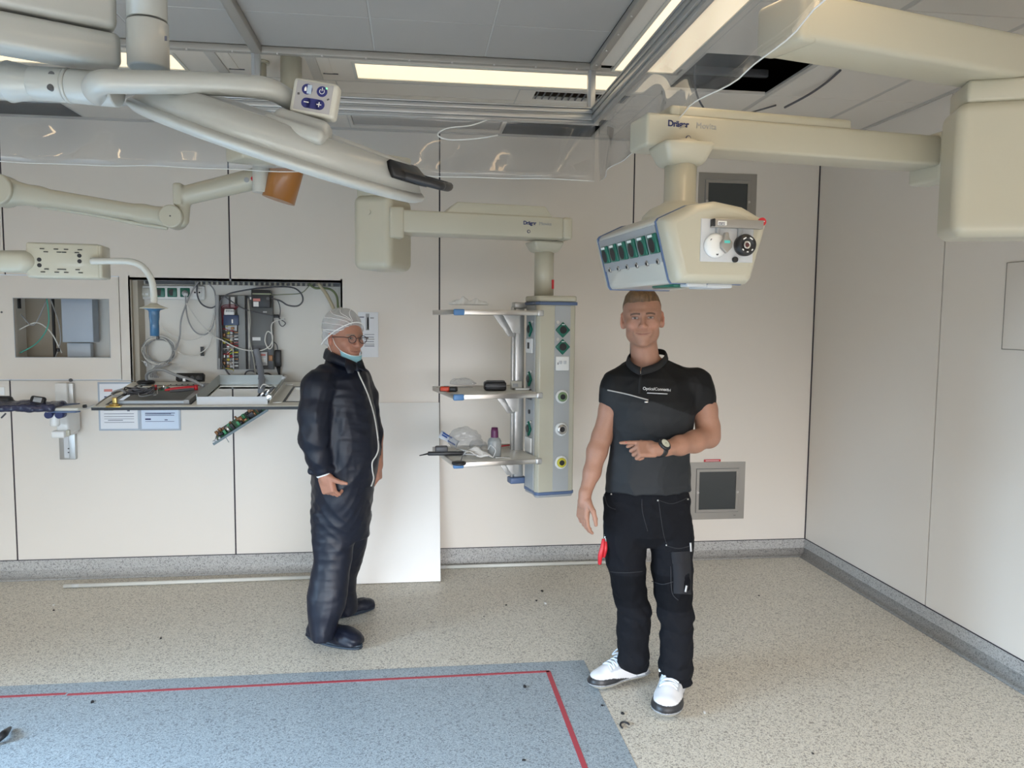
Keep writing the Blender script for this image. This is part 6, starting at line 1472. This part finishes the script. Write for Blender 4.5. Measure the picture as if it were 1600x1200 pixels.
MB().tube([(X0+.015, -LP+.03, .004), (X0+.04, -LP*.75, .025), (X0+.09, -LP*.5, .035)], .004, n=6).build('stay_arm', m_steelg, fp_)
for i in range(6): MB().cyl((-.40+.035*i, -.085, .001), (-.40+.035*i, -.085, .004), .0045, n=8).build('screw_head', m_dgrey, fp_)
def fl_(u, v, h=.0):      # world point on the panel plane at height h
    r = ray(u, v); T_ = math.tan(tilt); t = (hz.z-5.25*T_+h-H)/(r.z-r.y*T_); return Vector((0, 0, H))+r*t
# things on the panel
hp = thing('headset_pad', 'round black pad lying on tangled leads at the back left of the folded panel', 'pad', fl_(228, 600, .0))
MB().lathe([(0, -.012), (.050, -.012), (.055, -.004), (.053, .004), (.04, .010), (0, .010)], (0, 0, .014)).build('pad_disc', m_black, hp)
MB().box((-.01, -.01, -.004), (.03, .02, .012), bev=.003).build('white_block', m_white, hp)
tg = thing('tangled_leads', 'tangle of black and grey leads on the left of the folded panel', 'leads', fl_(222, 616, .02))
rr_ = random.Random(8)
for k in range(15):
    p = [Vector((rr_.uniform(-.10, .07), rr_.uniform(-.06, .06), rr_.uniform(-.01, .045))) for _ in range(5)]
    MB().tube(p, .0035, n=5, sub=5).build('lead', (m_cable_d, m_black, m_cable_g, m_cable_d, m_cable_d)[k % 5], tg)
for k in range(3): MB().tube([(-.08, -.03+.02*k, .01), (-.11, -.035+.02*k, .03), (-.155, -.03+.03*k, .015), (-.14, -.07, .0), (-.10, -.06, .0)], .0045, n=6).build('lead', m_cable_g, tg)
rt_ = thing('red_tool', 'red handled tool lying on the folded panel beside the circuit board', 'tool', fl_(284, 609, .03))
MB().tube([(-.09, -.03, 0), (-.04, -.012, .006), (.03, .012, .010), (.075, .022, .012)], [.006, .010, .013, .010], n=10).build('red_handle', m_red, rt_)
MB().tube([(-.06, -.034, -.006), (0, -.018, -.002), (.07, .004, .004)], [.006, .010, .008], n=10).build('grey_handle', m_dgrey, rt_); MB().cyl((.068, .018, .012), (.088, .024, .012), .017, n=14).build('red_end', m_red, rt_)
cbd = thing('loose_circuit_board', 'loose circuit board with standing parts behind the red tool', 'circuit board', fl_(250, 609, .02))
MB().box((0, 0, 0), (.12, .07, .003)).build('board', m_pcb, cbd)
for i in range(12):
    x, y = rr_.uniform(-.05, .055), rr_.uniform(-.025, .03); h = rr_.uniform(.01, .034)
    MB().box((x, y, h/2), (.012, .010, h), bev=.002).build('component', (m_copper, m_black, m_steel, m_red, m_green)[i % 5], cbd)
for x in (-.035, .0): MB().cyl((x, -.05, -.02), (x, -.05, .006), .0025, n=8).build('stand_post', m_white, cbd)
gc = thing('thick_lead', 'thick grey lead arching over the back of the folded panel', 'cable', fl_(229, 598, .01))
def gl2(u, v, h): return fl_(u, v, h)-gc.location
MB().tube([PY(230, 596, 5.18)-gc.location, PY(229, 586, 5.16)-gc.location, PY(238, 579, 5.1)-gc.location, PY(255, 578, 5.05)-gc.location, PY(275, 586, 5.0)-gc.location, PY(300, 594, 4.93)-gc.location, PY(318, 603, 4.88)-gc.location], .009, n=9).build('lead_jacket', m_cable_g, gc)
MB().box(PY(288, 593.5, 4.95)-gc.location, (.016, .02, .02), bev=.003).build('white_clip', m_white, gc)
hs = thing('corrugated_hose', 'bluish grey hose dropping from the cabinet into the middle frame', 'hose', PY(401, 545, 5.32))
def hl(u, v, y): return PY(u, v, y)-hs.location
MB().tube([hl(400, 546, 5.33), hl(404, 562, 5.30), hl(408, 585, 5.2), hl(409, 600, 5.1), hl(408, 612, 4.98)], .021, n=12).build('hose_jacket', mat('hose_bluegrey', (.25, .27, .31), .5), hs)
for i, (u, v, y) in enumerate(((406, 576, 5.25), (408.5, 592, 5.15), (409, 604, 5.05))):
    MB().tube([hl(u, v-1, y), hl(u, v+1, y)], .023, n=12, smooth_path=False).build('hose_ring', mat('hose_bluegrey', (.25, .27, .31), .5), hs)
pl_ = thing('open_plug_housing', 'small silver and black plug housing dangling inside the middle frame', 'plug', PY(412, 612, 4.85))
for i, (dx, dz, m_) in enumerate(((-.03, -.03, m_black), (-.012, -.02, m_steel), (.008, -.012, m_black), (.026, -.002, m_steel), (.045, .012, m_dgrey))): MB().box((dx, 0, dz), (.016, .05, .045), rot=R3(y=.7), bev=.003).build('shell', m_, pl_)
MB().tube([(-.02, 0, .02), (.0, .0, .045), (.035, 0, .03)], .004, n=6).build('white_lead', m_cable_w, pl_)
# hanging circuit board under the panel
hb0, hb1 = PY(333, 693, 4.72), PY(418, 639, 4.72); hd = (hb1-hb0); hL = hd.length; hd.normalize()
hbp = thing('hanging_circuit_board', 'slanting circuit board loaded with components hanging under the folded panel', 'circuit board', hb0, rot=basis(hd, Vector((-hd.z, -.25, hd.x))))
MB().span((0, -.0, -.008), (hL, .22, -.004)).build('carrier_plate', mat('plate_dark', (.06, .075, .085), .4), hbp)
MB().span((0, -.012, -.010), (hL, .0, .004)).build('plate_edge', mat('plate_edge', (.16, .21, .23), .4), hbp)
MB().span((.03, .01, .004), (hL-.01, .2, .007)).build('green_board', m_pcb, hbp)
rr_ = random.Random(12)
for i in range(34):
    x = .035+(hL-.06)*((i*.618) % 1); y = rr_.uniform(.0, .15); h = rr_.uniform(.012, .042)
    if i % 3 == 0: MB().cyl((x, y, .006), (x, y, .006+h), rr_.uniform(.006, .011), n=10).build('capacitor', (m_copper, m_steel, m_black, m_copper)[i//3 % 4], hbp)
    else: MB().box((x, y, .006+h/2), (rr_.uniform(.012, .03), .018, h), bev=.002).build('component', (m_pcb, m_copper, m_black, m_white, mat('mid_green', (.06, .28, .12), .4), m_copper)[i % 6], hbp)
for x in (.012, .028, .05): MB().box((x, .0, .006), (.012, .02, .014), bev=.001).build('terminal', m_lgrey, hbp)
MB().cyl((.07, .02, -.05), (.075, .02, -.008), .0025, n=6).build('pin', m_grey, hbp)

# ---- keyboard bracket on the left
kb = thing('wall_bracket', 'white height-adjustable wall bracket with aluminium rail holding the keyboard tray', 'bracket', PY(105, 717, W))
def kl(u, v, y=W): return PY(u, v, y)-kb.location
a, b = kl(96, 717), kl(117, 598); MB().span((a.x, -.028, 0), (b.x, 0, b.z), bev=.004).build('rail', m_alu, kb)
a, b = kl(93, 650), kl(110, 597.5); MB().span((a.x, -.055, a.z), (b.x, -.02, b.z), bev=.006).build('rail_cover', m_white, kb)
MB().span((kl(103.5, 700).x, -.031, 0.012), (kl(111, 700).x, -.027, .22)).build('rail_slot', m_lgrey, kb)
for v in (707, 701): MB().cyl(kl(107, v, W-.03), kl(107, v, W-.034), .005, n=8).build('rail_screw', m_dgrey, kb)
a, b = kl(92, 685, 5.1), kl(110, 645, 5.1); MB().span((a.x, -.20, a.z+.03), (b.x, -.02, b.z), bev=.012).build('bracket_arm', m_white, kb)
a, b = kl(88, 682, 5.1), kl(108, 671, 5.1); MB().span((a.x, -.24, a.z), (b.x, -.03, b.z), bev=.008).build('bracket_foot', m_white, kb)
MB().span((kl(103, 680, 5.0).x, -.27, kl(103, 681, 5.0).z), (kl(108.5, 672, 5.0).x, -.25, kl(103, 672, 5.0).z), bev=.003).build('beige_block', m_cream, kb)
c0_, c1_ = kl(86, 646, 4.92), kl(86, 666, 4.92); MB().cyl(c0_, c1_, .027, n=24, bev=.012).build('swivel_column', m_white, kb)
for u in (78.5, 95): c = kl(u, 647, 4.9); MB().cyl(c+Vector((0, -.03, -.002)), c+Vector((0, .03, -.002)), .022, n=18).build('dark_knob', m_logo_b, kb)
a, b = kl(75, 643.5, 4.85), kl(108, 641, 4.85); MB().span((a.x, a.y-.03, a.z), (b.x, a.y+.2, b.z), bev=.003).build('support_plate', m_white, kb)
ztr = PY(95, 640, 4.8).z
tyo = thing('keyboard_tray', 'white tray with dark blue mat on the wall bracket, far left', 'tray', PY(90, 638, 4.82))
def tl(u, v, y=4.82): return PY(u, v, y)-tyo.location
ty_ = MB(); ty_.prism([(tl(20, 640).x, -.03), (tl(125, 640).x, -.03), (tl(131, 640).x, .03), (tl(128, 640).x, .22), (tl(20, 640).x, .22)], o=(0, 0, -.004), depth=.020, bev=.006); ty_.build('tray_body', m_creamw, tyo)
MB().prism([(tl(80, 640).x, -.035), (tl(122, 640).x, -.035), (tl(126, 640).x, .0), (tl(80, 640).x, .0)], o=(0, 0, -.018), depth=.010, bev=.002).build('blue_underside', m_bluetrim, tyo)
MB().prism([(tl(20, 640).x, .0), (tl(84, 640).x, .03), (tl(104, 640).x, .19), (tl(20, 640).x, .19)], o=(0, 0, .008), depth=.006, bev=.002).build('blue_mat', m_bluetrim, tyo)
MB().cyl(tl(130, 635), tl(135, 634.5), .010, n=12).build('black_knob', m_black, tyo)
S = SDF(.006); S.box(tl(25, 637, 4.80)+Vector((0, .06, 0)), (.215, .10, .020), .015); S.ell(tl(40, 634, 4.8)+Vector((0, .05, .0)), (.10, .07, .028), k=.02); S.ell(tl(-20, 634, 4.8)+Vector((0, .05, .0)), (.10, .07, .024), k=.02); S.warp(folds(.010, 40, 1.4))
wk = S.mesh('wrapped_keyboard', m_navy, None); wk.location = tyo.location; tag(wk, 'keyboard wrapped in shiny crumpled dark blue film on the tray', 'keyboard')
sc = thing('handheld_scanner', 'black handheld device with grey screen standing on the wrapped keyboard', 'device', PY(59, 627, 4.82))
DR = R3(x=-.35, z=-.2)
MB().box((0, 0, 0), (.092, .03, .060), rot=R3(y=.12) @ DR, bev=.014, seg=3).build('device_body', m_black, sc); MB().box(R3(y=.12) @ DR @ Vector((.006, -.0155, .006)), (.05, .002, .028), rot=R3(y=.12) @ DR, bev=.001).build('screen', m_grey, sc)
MB().box((-.035, -.02, -.035), (.012, .012, .03), bev=.002).build('blue_tag', m_bluecap, sc)
bk = thing('black_phone', 'black rounded device at the left picture edge behind the wrapped keyboard', 'device', PY(4, 626, 4.9))
S = SDF(.005); S.box((0, 0, 0), (.055, .03, .028), .022); S.cap((.03, 0, -.004), (.062, -.01, -.012), .022, .018, .01); S.mesh('device_body', m_black, bk)
o = MB().tube([PY(2, 653, 4.8), PY(5, 650, 4.8), PY(9, 646, 4.8)], .005, n=6).build('dangling_lead', m_cable_d); tag(o, 'short black lead end dangling under the wrapped keyboard', 'cable')
# small label plate on the wall left
o = MB().box(PY(-6, 611, W-.003), (.10, .004, .05), bev=.001).build('small_plate', m_white); tag(o, 'small white plate on the wall at the left picture edge', 'plate')

# ---- documents on the wall
def doc(u0, v0, u1, v1, label, m_p, lines, frame=True, name='document_holder', y=W-.004, dep=.006):
    a = PY(u0, v1, y); b = PY(u1, v0, y); t = thing(name, label, 'document', ((a.x+b.x)/2, y, a.z)); w, h = b.x-a.x, b.z-a.z
    if frame: MB().span((-w/2, -dep/2, 0), (w/2, dep/2, h), bev=.002).build('holder', mat('holder_bluegrey', (.42, .48, .56), .4), t)
    q = .012 if frame else 0
    MB().span((-w/2+q, -dep/2-.0012, q), (w/2-q, -dep/2, h-q)).build('sheet', m_p, t)
    for (x0, x1, z, th, mm) in lines:
        MB().span((-w/2+q+(w-2*q)*x0, -dep/2-.0018, q+(h-2*q)*z), (-w/2+q+(w-2*q)*x1, -dep/2-.0012, q+(h-2*q)*z+th)).build('print_line', mm, t)
    return t
d1_ = doc(155, 597, 217, 673, 'framed notice with red heading on the wall under the left end of the folded panel', m_paper, [(.12, .34, .83, .016, m_inkred), (.48, .70, .83, .012, m_inkred), (.12, .5, .70, .008, m_logo_b), (.12, .45, .64, .004, m_ink), (.1, .8, .44, .003, m_ink), (.1, .35, .41, .005, m_ink), (.72, .79, .39, .016, m_ink), (.1, .9, .33, .003, m_ink), (.1, .9, .27, .003, m_ink), (.1, .9, .22, .002, m_ink), (.2, .6, .185, .004, m_ink), (.1, .9, .14, .003, m_ink)])
d2_ = doc(219, 597, 281, 673, 'framed bluish notice on the wall, right of the red-headed one', m_paperblue, [(.1, .88, .75, .004, m_logo_b), (.1, .9, .345, .004, m_logo_b), (.1, .8, .325, .004, m_logo_b), (.1, .88, .295, .004, m_logo_b), (.1, .25, .20, .010, m_logo_b), (.62, .7, .19, .006, m_logo_b), (.1, .88, .16, .0025, m_logo_b)])
d1_['group'] = d2_['group'] = 'framed notices under the folded panel'
doc(560, 488, 591, 558, 'printed paper sheet taped to the wall behind the older man', m_paper, [(.05, .3, .88, .006, m_ink), (.38, .55, .60, .11, m_grey), (.45, .52, .62, .08, m_ink), (.6, .78, .86, .008, m_grey), (.3, .8, .50, .003, m_ink), (.3, .78, .44, .004, m_ink), (.3, .8, .39, .006, m_grey), (.3, .78, .34, .004, m_ink), (.3, .8, .28, .006, m_grey), (.3, .8, .24, .005, m_ink)], False, 'document', y=W-.003, dep=.002)

# ---- white board leaning on the wall
b0_, b1_ = PZ(540, 917), PZ(688, 909); zt_ = 1.137
wbp = thing('leaning_board', 'large plain white board leaning against the back wall behind the older man', 'board', (b1_.x, b1_.y, 0))
wx = 1.05; dyb = W-.012-b1_.y; Lb = math.hypot(dyb, zt_); lean = math.atan2(dyb, zt_)
BRt = R3(z=math.atan2(b1_.y-b0_.y, b1_.x-b0_.x)*0) @ R3(x=-lean)
mb = MB(rot=BRt); mb.span((-wx*.62, 0, .004), (0, .012, Lb)); mb.build('board_sheet', m_board, wbp)
mb = MB(rot=BRt); mb.span((0, .0, .004), (.0025, .012, Lb)); mb.build('sawn_edge', m_mdf, wbp)

# ---- pipes on the floor
def pipe(a, b, r, label):
    a = Vector(a); b = Vector(b); t = thing('pipe', label, 'pipe', a); d = b-a; n_ = d.normalized()
    MB().cyl((0, 0, 0), d, r, n=16).build('tube', m_pipe, t); MB().cyl(-n_*.001, n_*.002, r*.7, n=14).build('bore', m_black, t); MB().cyl(n_*.05, n_*.09, r*1.004, n=14).build('print_band', m_lgrey, t)
    t['group'] = 'grey pipes lying along the back wall'; return t
p0, p1 = PZ(100, 919, 0), PZ(484, 905, 0); p1 = p0+(p1-p0)*1.06; p0.z = p1.z = .013; pipe(p0, p1, .0125, 'long pale grey pipe lying on the floor left of the older man')
p0, p1 = PZ(690, 889, 0), PZ(962, 868, 0); p0.z = p1.z = .013; p1.y = min(p1.y, W-.09); p0 = p0+(p0-p1)*.05; p0.y = p1.y-(p1.y-p0.y); pipe(p0, p1, .0125, 'pale grey pipe lying on the floor between the leaning board and the young man')

# ---- things on the tower shelves
def onsh(u, v, k): return PZ(u, v, SH[k])
gl0 = onsh(733, 481.5, 0); gl0 = PY(733, 483, 4.10); gl0.z = SH[0]
S = SDF(.004)
for a, b, r0 in (((-.09, 0, .012), (-.02, .01, .016), .014), ((-.03, 0, .014), (.05, .005, .014), .015), ((.04, 0, .016), (.085, -.01, .012), .017), ((-.05, .01, .02), (-.03, .0, .034), .006), ((-.02, .03, .01), (.06, .04, .01), .012), ((.0, 0, .02), (.03, .01, .028), .008)): S.cap(a, b, r0, r0*.8, .012)
S.warp(folds(.006, 51, 3.)); S.plane_cut((0, 0, .001), (0, 0, 1), (-.2, -.1, -.1), (.2, .1, 0))
o = S.mesh('crumpled_gloves', m_wbag); o.data.transform(Matrix.Diagonal((1.08, 1.1, 1.7, 1))); o.location = gl0; tag(o, 'crumpled white gloves on the top shelf of the tower', 'gloves')
mt = thing('multimeter', 'small red and black meter lying on the middle shelf', 'meter', onsh(701, 612, 1))
MB().box((0, 0, .014), (.094, .05, .026), rot=R3(z=-.25), bev=.006).build('meter_body', m_black, mt); MB().box((-.018, -.010, .017), (.050, .045, .024), rot=R3(z=-.25), bev=.006).build('red_shell', mat('orange_red', (.60, .06, .02), .4), mt); MB().box((-.012, -.002, .0295), (.026, .022, .002), rot=R3(z=-.25)).build('display', m_dgrey, mt)
def bag(name, label, loc, size, seed, m=m_clearbag):
    S = SDF(.004); sx_, sy_, sz_ = size; S.ell((0, 0, sz_*.5), (sx_*.5, sy_*.5, sz_*.55), k=.01); S.ell((sx_*.25, 0, sz_*.3), (sx_*.35, sy_*.4, sz_*.35), k=.02); S.warp(folds(.011, seed, 2.2)); S.plane_cut((0, 0, .001), (0, 0, 1), (-sx_, -sy_, -.1), (sx_, sy_, 0))
    o = S.mesh(name, m); o.location = loc; tag(o, label, 'bag'); return o
bag('clear_bag', 'crumpled clear plastic bag on the middle shelf behind the red meter', onsh(722, 605, 1), (.13, .10, .045), 61)
ca = thing('hard_case', 'small black hard case in the middle of the middle shelf', 'case', onsh(774, 611, 1))
MB().box((0, .03, .026), (.120, .085, .048), bev=.010).build('case_body', m_black, ca); MB().box((.004, .03, .052), (.10, .06, .006), bev=.003).build('lid_ridge', m_dgrey, ca); MB().box((0, -.014, .028), (.116, .004, .004)).build('case_seam', m_dgrey, ca)
wbx = thing('white_module', 'small white wall module lying by the tower on the middle shelf', 'module', onsh(807, 609, 1))
MB().box((0, .02, .024), (.062, .035, .040), rot=R3(x=-.4, z=.15), bev=.004).build('module_body', m_creamw, wbx); MB().box((-.006, -.002, .026), (.03, .004, .018), rot=R3(x=-.4, z=.15), bev=.001).build('module_window', m_grey, wbx)
MB().box((.03, -.02, .006), (.085, .03, .010), rot=R3(z=.1), bev=.004).build('module_cover', m_white, wbx)
# bottom shelf
bk_ = thing('foil_packet', 'white packet with blue print leaning in the clear bags on the bottom shelf', 'packet', onsh(703, 708, 2)+Vector((.0, .12, .06)))
PRr = R3(x=-.5, y=.55, z=.1)
g_ = [[PRr @ Vector((-.06+.02*i, .006*math.sin(i*2+j), -.022+.011*j)) for j in range(5)] for i in range(7)]
MB().sheet(g_, .002).build('packet_film', mat('packet_white', (.70, .75, .82), .35), bk_)
for j, (xa, xb) in enumerate(((-.05, .012), (-.05, -.015), (-.005, .045))): MB().box(PRr @ Vector(((xa+xb)/2, -.0085, .012-.014*j)), (xb-xa, .002, .009), rot=PRr, bev=.0005).build('blue_print', mat('print_blue', (.03, .10, .38), .5), bk_)
bag('clear_bag', 'large crumpled clear plastic bag heaped in the middle of the bottom shelf', onsh(727, 707, 2)+Vector((0, .08, 0)), (.17, .14, .12), 71)
bag('clear_bag', 'small clear plastic wrapper beside the bottle on the bottom shelf', onsh(747, 708, 2)+Vector((0, .04, 0)), (.09, .08, .06), 77)
rd = thing('handheld_probe', 'black handheld probe with cord lying at the left edge of the bottom shelf', 'probe', onsh(697, 712, 2))
MB().box((.005, 0, .013), (.21, .03, .020), bev=.005).build('probe_bar', m_black, rd); MB().box((-.025, .01, .036), (.07, .04, .034), bev=.008).build('probe_head', m_dgrey, rd); MB().cyl((-.10, 0, .012), (-.145, -.01, .004), .005, .0025, n=8).build('probe_tip', m_black, rd)
wp = thing('paper_pouch', 'crumpled white sterile pouch in front on the bottom shelf', 'pouch', onsh(745, 717, 2))
g_ = [[Vector((-.08+.02*i+.01*math.sin(j), -.035+.012*j, .020+.014*math.sin(i*1.1+.5*j)+.016*math.cos(i*.55-1.4)+.004*j)) for j in range(7)] for i in range(9)]
MB().sheet(g_, .002).build('pouch_paper', m_wbag, wp); MB().box((-.035, -.036, .03), (.07, .001, .006), rot=R3(y=.1)).build('pouch_print', m_grey, wp); MB().tube([(.085, -.02, .01), (.10, .0, .045), (.075, .02, .07), (.06, .0, .05)], .003, n=6).build('pouch_tie', m_lgrey, wp)
MB().sheet([[(.10+.02*i, -.02+.012*j, .006+.004*math.sin(i+j)) for j in range(4)] for i in range(5)], .002).build('pouch_flap', m_wbag, wp)
bt = thing('bottle', 'white translucent bottle with purple cap on the bottom shelf', 'bottle', onsh(774, 716, 2)+Vector((0, .05, 0)))
MB().lathe([(0, 0), (.034, 0), (.037, .004), (.037, .085), (.030, .10), (.018, .108), (.016, .118), (0, .118)]).build('bottle_body', mat('milky_plastic', (.42, .44, .44), .3, trans=.3), bt); MB().lathe([(0, .104), (.020, .104), (.021, .108), (.020, .140), (.017, .160), (0, .160)]).build('cap', m_purple, bt, 'purple cap')
lp_ = thing('lens_ring', 'black oval lens cap with a thin strap at the front edge of the bottom shelf', 'ring', onsh(717, 726, 2))
MB().lathe([(0, 0), (.034, 0), (.038, .005), (.036, .014), (.020, .018), (0, .016)]).build('ring_body', m_black, lp_); MB().tube([(.01, .01, .015), (.02, .03, .04), (.03, .05, .06), (.025, .07, .04)], .0025, n=6).build('strap', m_cable_d, lp_)
o = MB().tube([onsh(782, 699, 2)+Vector((0, 0, .006)), onsh(800, 697, 2)+Vector((0, 0, .008))], .004, n=8).build('red_pen', m_red); tag(o, 'thin red pen lying behind the bottle on the bottom shelf', 'pen')

# ---- bits on the floor
m_scrap = mat('black_scrap', (.02, .02, .022), .6)
def scrap(u, v, w, d, h, label, m=m_scrap, n=0, bend=0., grp='small dark scraps on the floor'):
    p = PZ(u, v); S_ = MB(); pts = []
    if bend:
        S_.tube([Vector((w*.5*math.cos(t), d*.5*math.sin(t), h*.5)) for t in np.linspace(.3, .3+bend, 7)], h*.5, n=6)
    else:
        rs = random.Random(int(u*13+v)); k = 7
        poly = [(w*.5*math.cos(2*PI*i/k)*rs.uniform(.6, 1.1), d*.5*math.sin(2*PI*i/k)*rs.uniform(.6, 1.1)) for i in range(k)]; S_.prism(poly, o=(0, 0, h/2), depth=h)
    o = S_.build('scrap', m); p.z = .0014; o.location = p; tag(o, label, 'debris', grp); return o
scrap(977, 1136, .040, .06, .008, 'largest black curved scrap on the beige floor below the sneakers', bend=3.4)
scrap(973, 1116, .018, .018, .005, 'small black scrap just above the curved one on the beige floor')
scrap(820, 1074, .016, .022, .006, 'black scrap inside the red line of the blue floor')
scrap(818, 1189, .020, .012, .004, 'black scrap at the lower picture edge on the blue floor')
scrap(144, 1098, .016, .022, .006, 'black scrap on the blue floor just below the red line, far left')
scrap(847, 924, .020, .030, .005, 'black scrap on the beige floor below the pipe by the young man')
scrap(852, 943, .018, .03, .003, 'white chip on the beige floor below the tower', m_white, grp='small white chips on the floor')
scrap(838, 939, .014, .02, .003, 'tiny black scrap beside the white chip below the tower')
scrap(791, 946, .012, .02, .003, 'tiny black scrap left of the white chip below the tower')
scrap(251, 998, .012, .02, .004, 'tiny black scrap alone on the beige floor left of the older man')
scrap(84, 954, .012, .02, .003, 'tiny black scrap near the left end of the long pipe')
scrap(84, 946, .020, .02, .003, 'white chip near the left end of the long pipe', m_white, grp='small white chips on the floor')
scrap(1101, 1114, .012, .028, .004, 'white chip right of the front sneaker', m_white, grp='small white chips on the floor')
scrap(1186, 931, .012, .014, .003, 'tiny black scrap on the beige floor near the right corner')
scrap(756, 964, .008, .012, .003, 'tiny black scrap in the middle of the beige floor')
scrap(941, 1103, .012, .014, .003, 'tiny black scrap at the edge of the blue floor by the turned sneaker')
scrap(1270, 1178, .010, .014, .003, 'tiny black scrap on the beige floor at the lower right')
o = MB().tube([PZ(-14, 1166, .004), PZ(-4, 1156, .02), PZ(6, 1147, .03), PZ(16, 1137, .012)], [.004, .014, .016, .006], n=8).build('black_strip', m_black); tag(o, 'black curled strip on the blue floor at the left picture edge', 'strip')
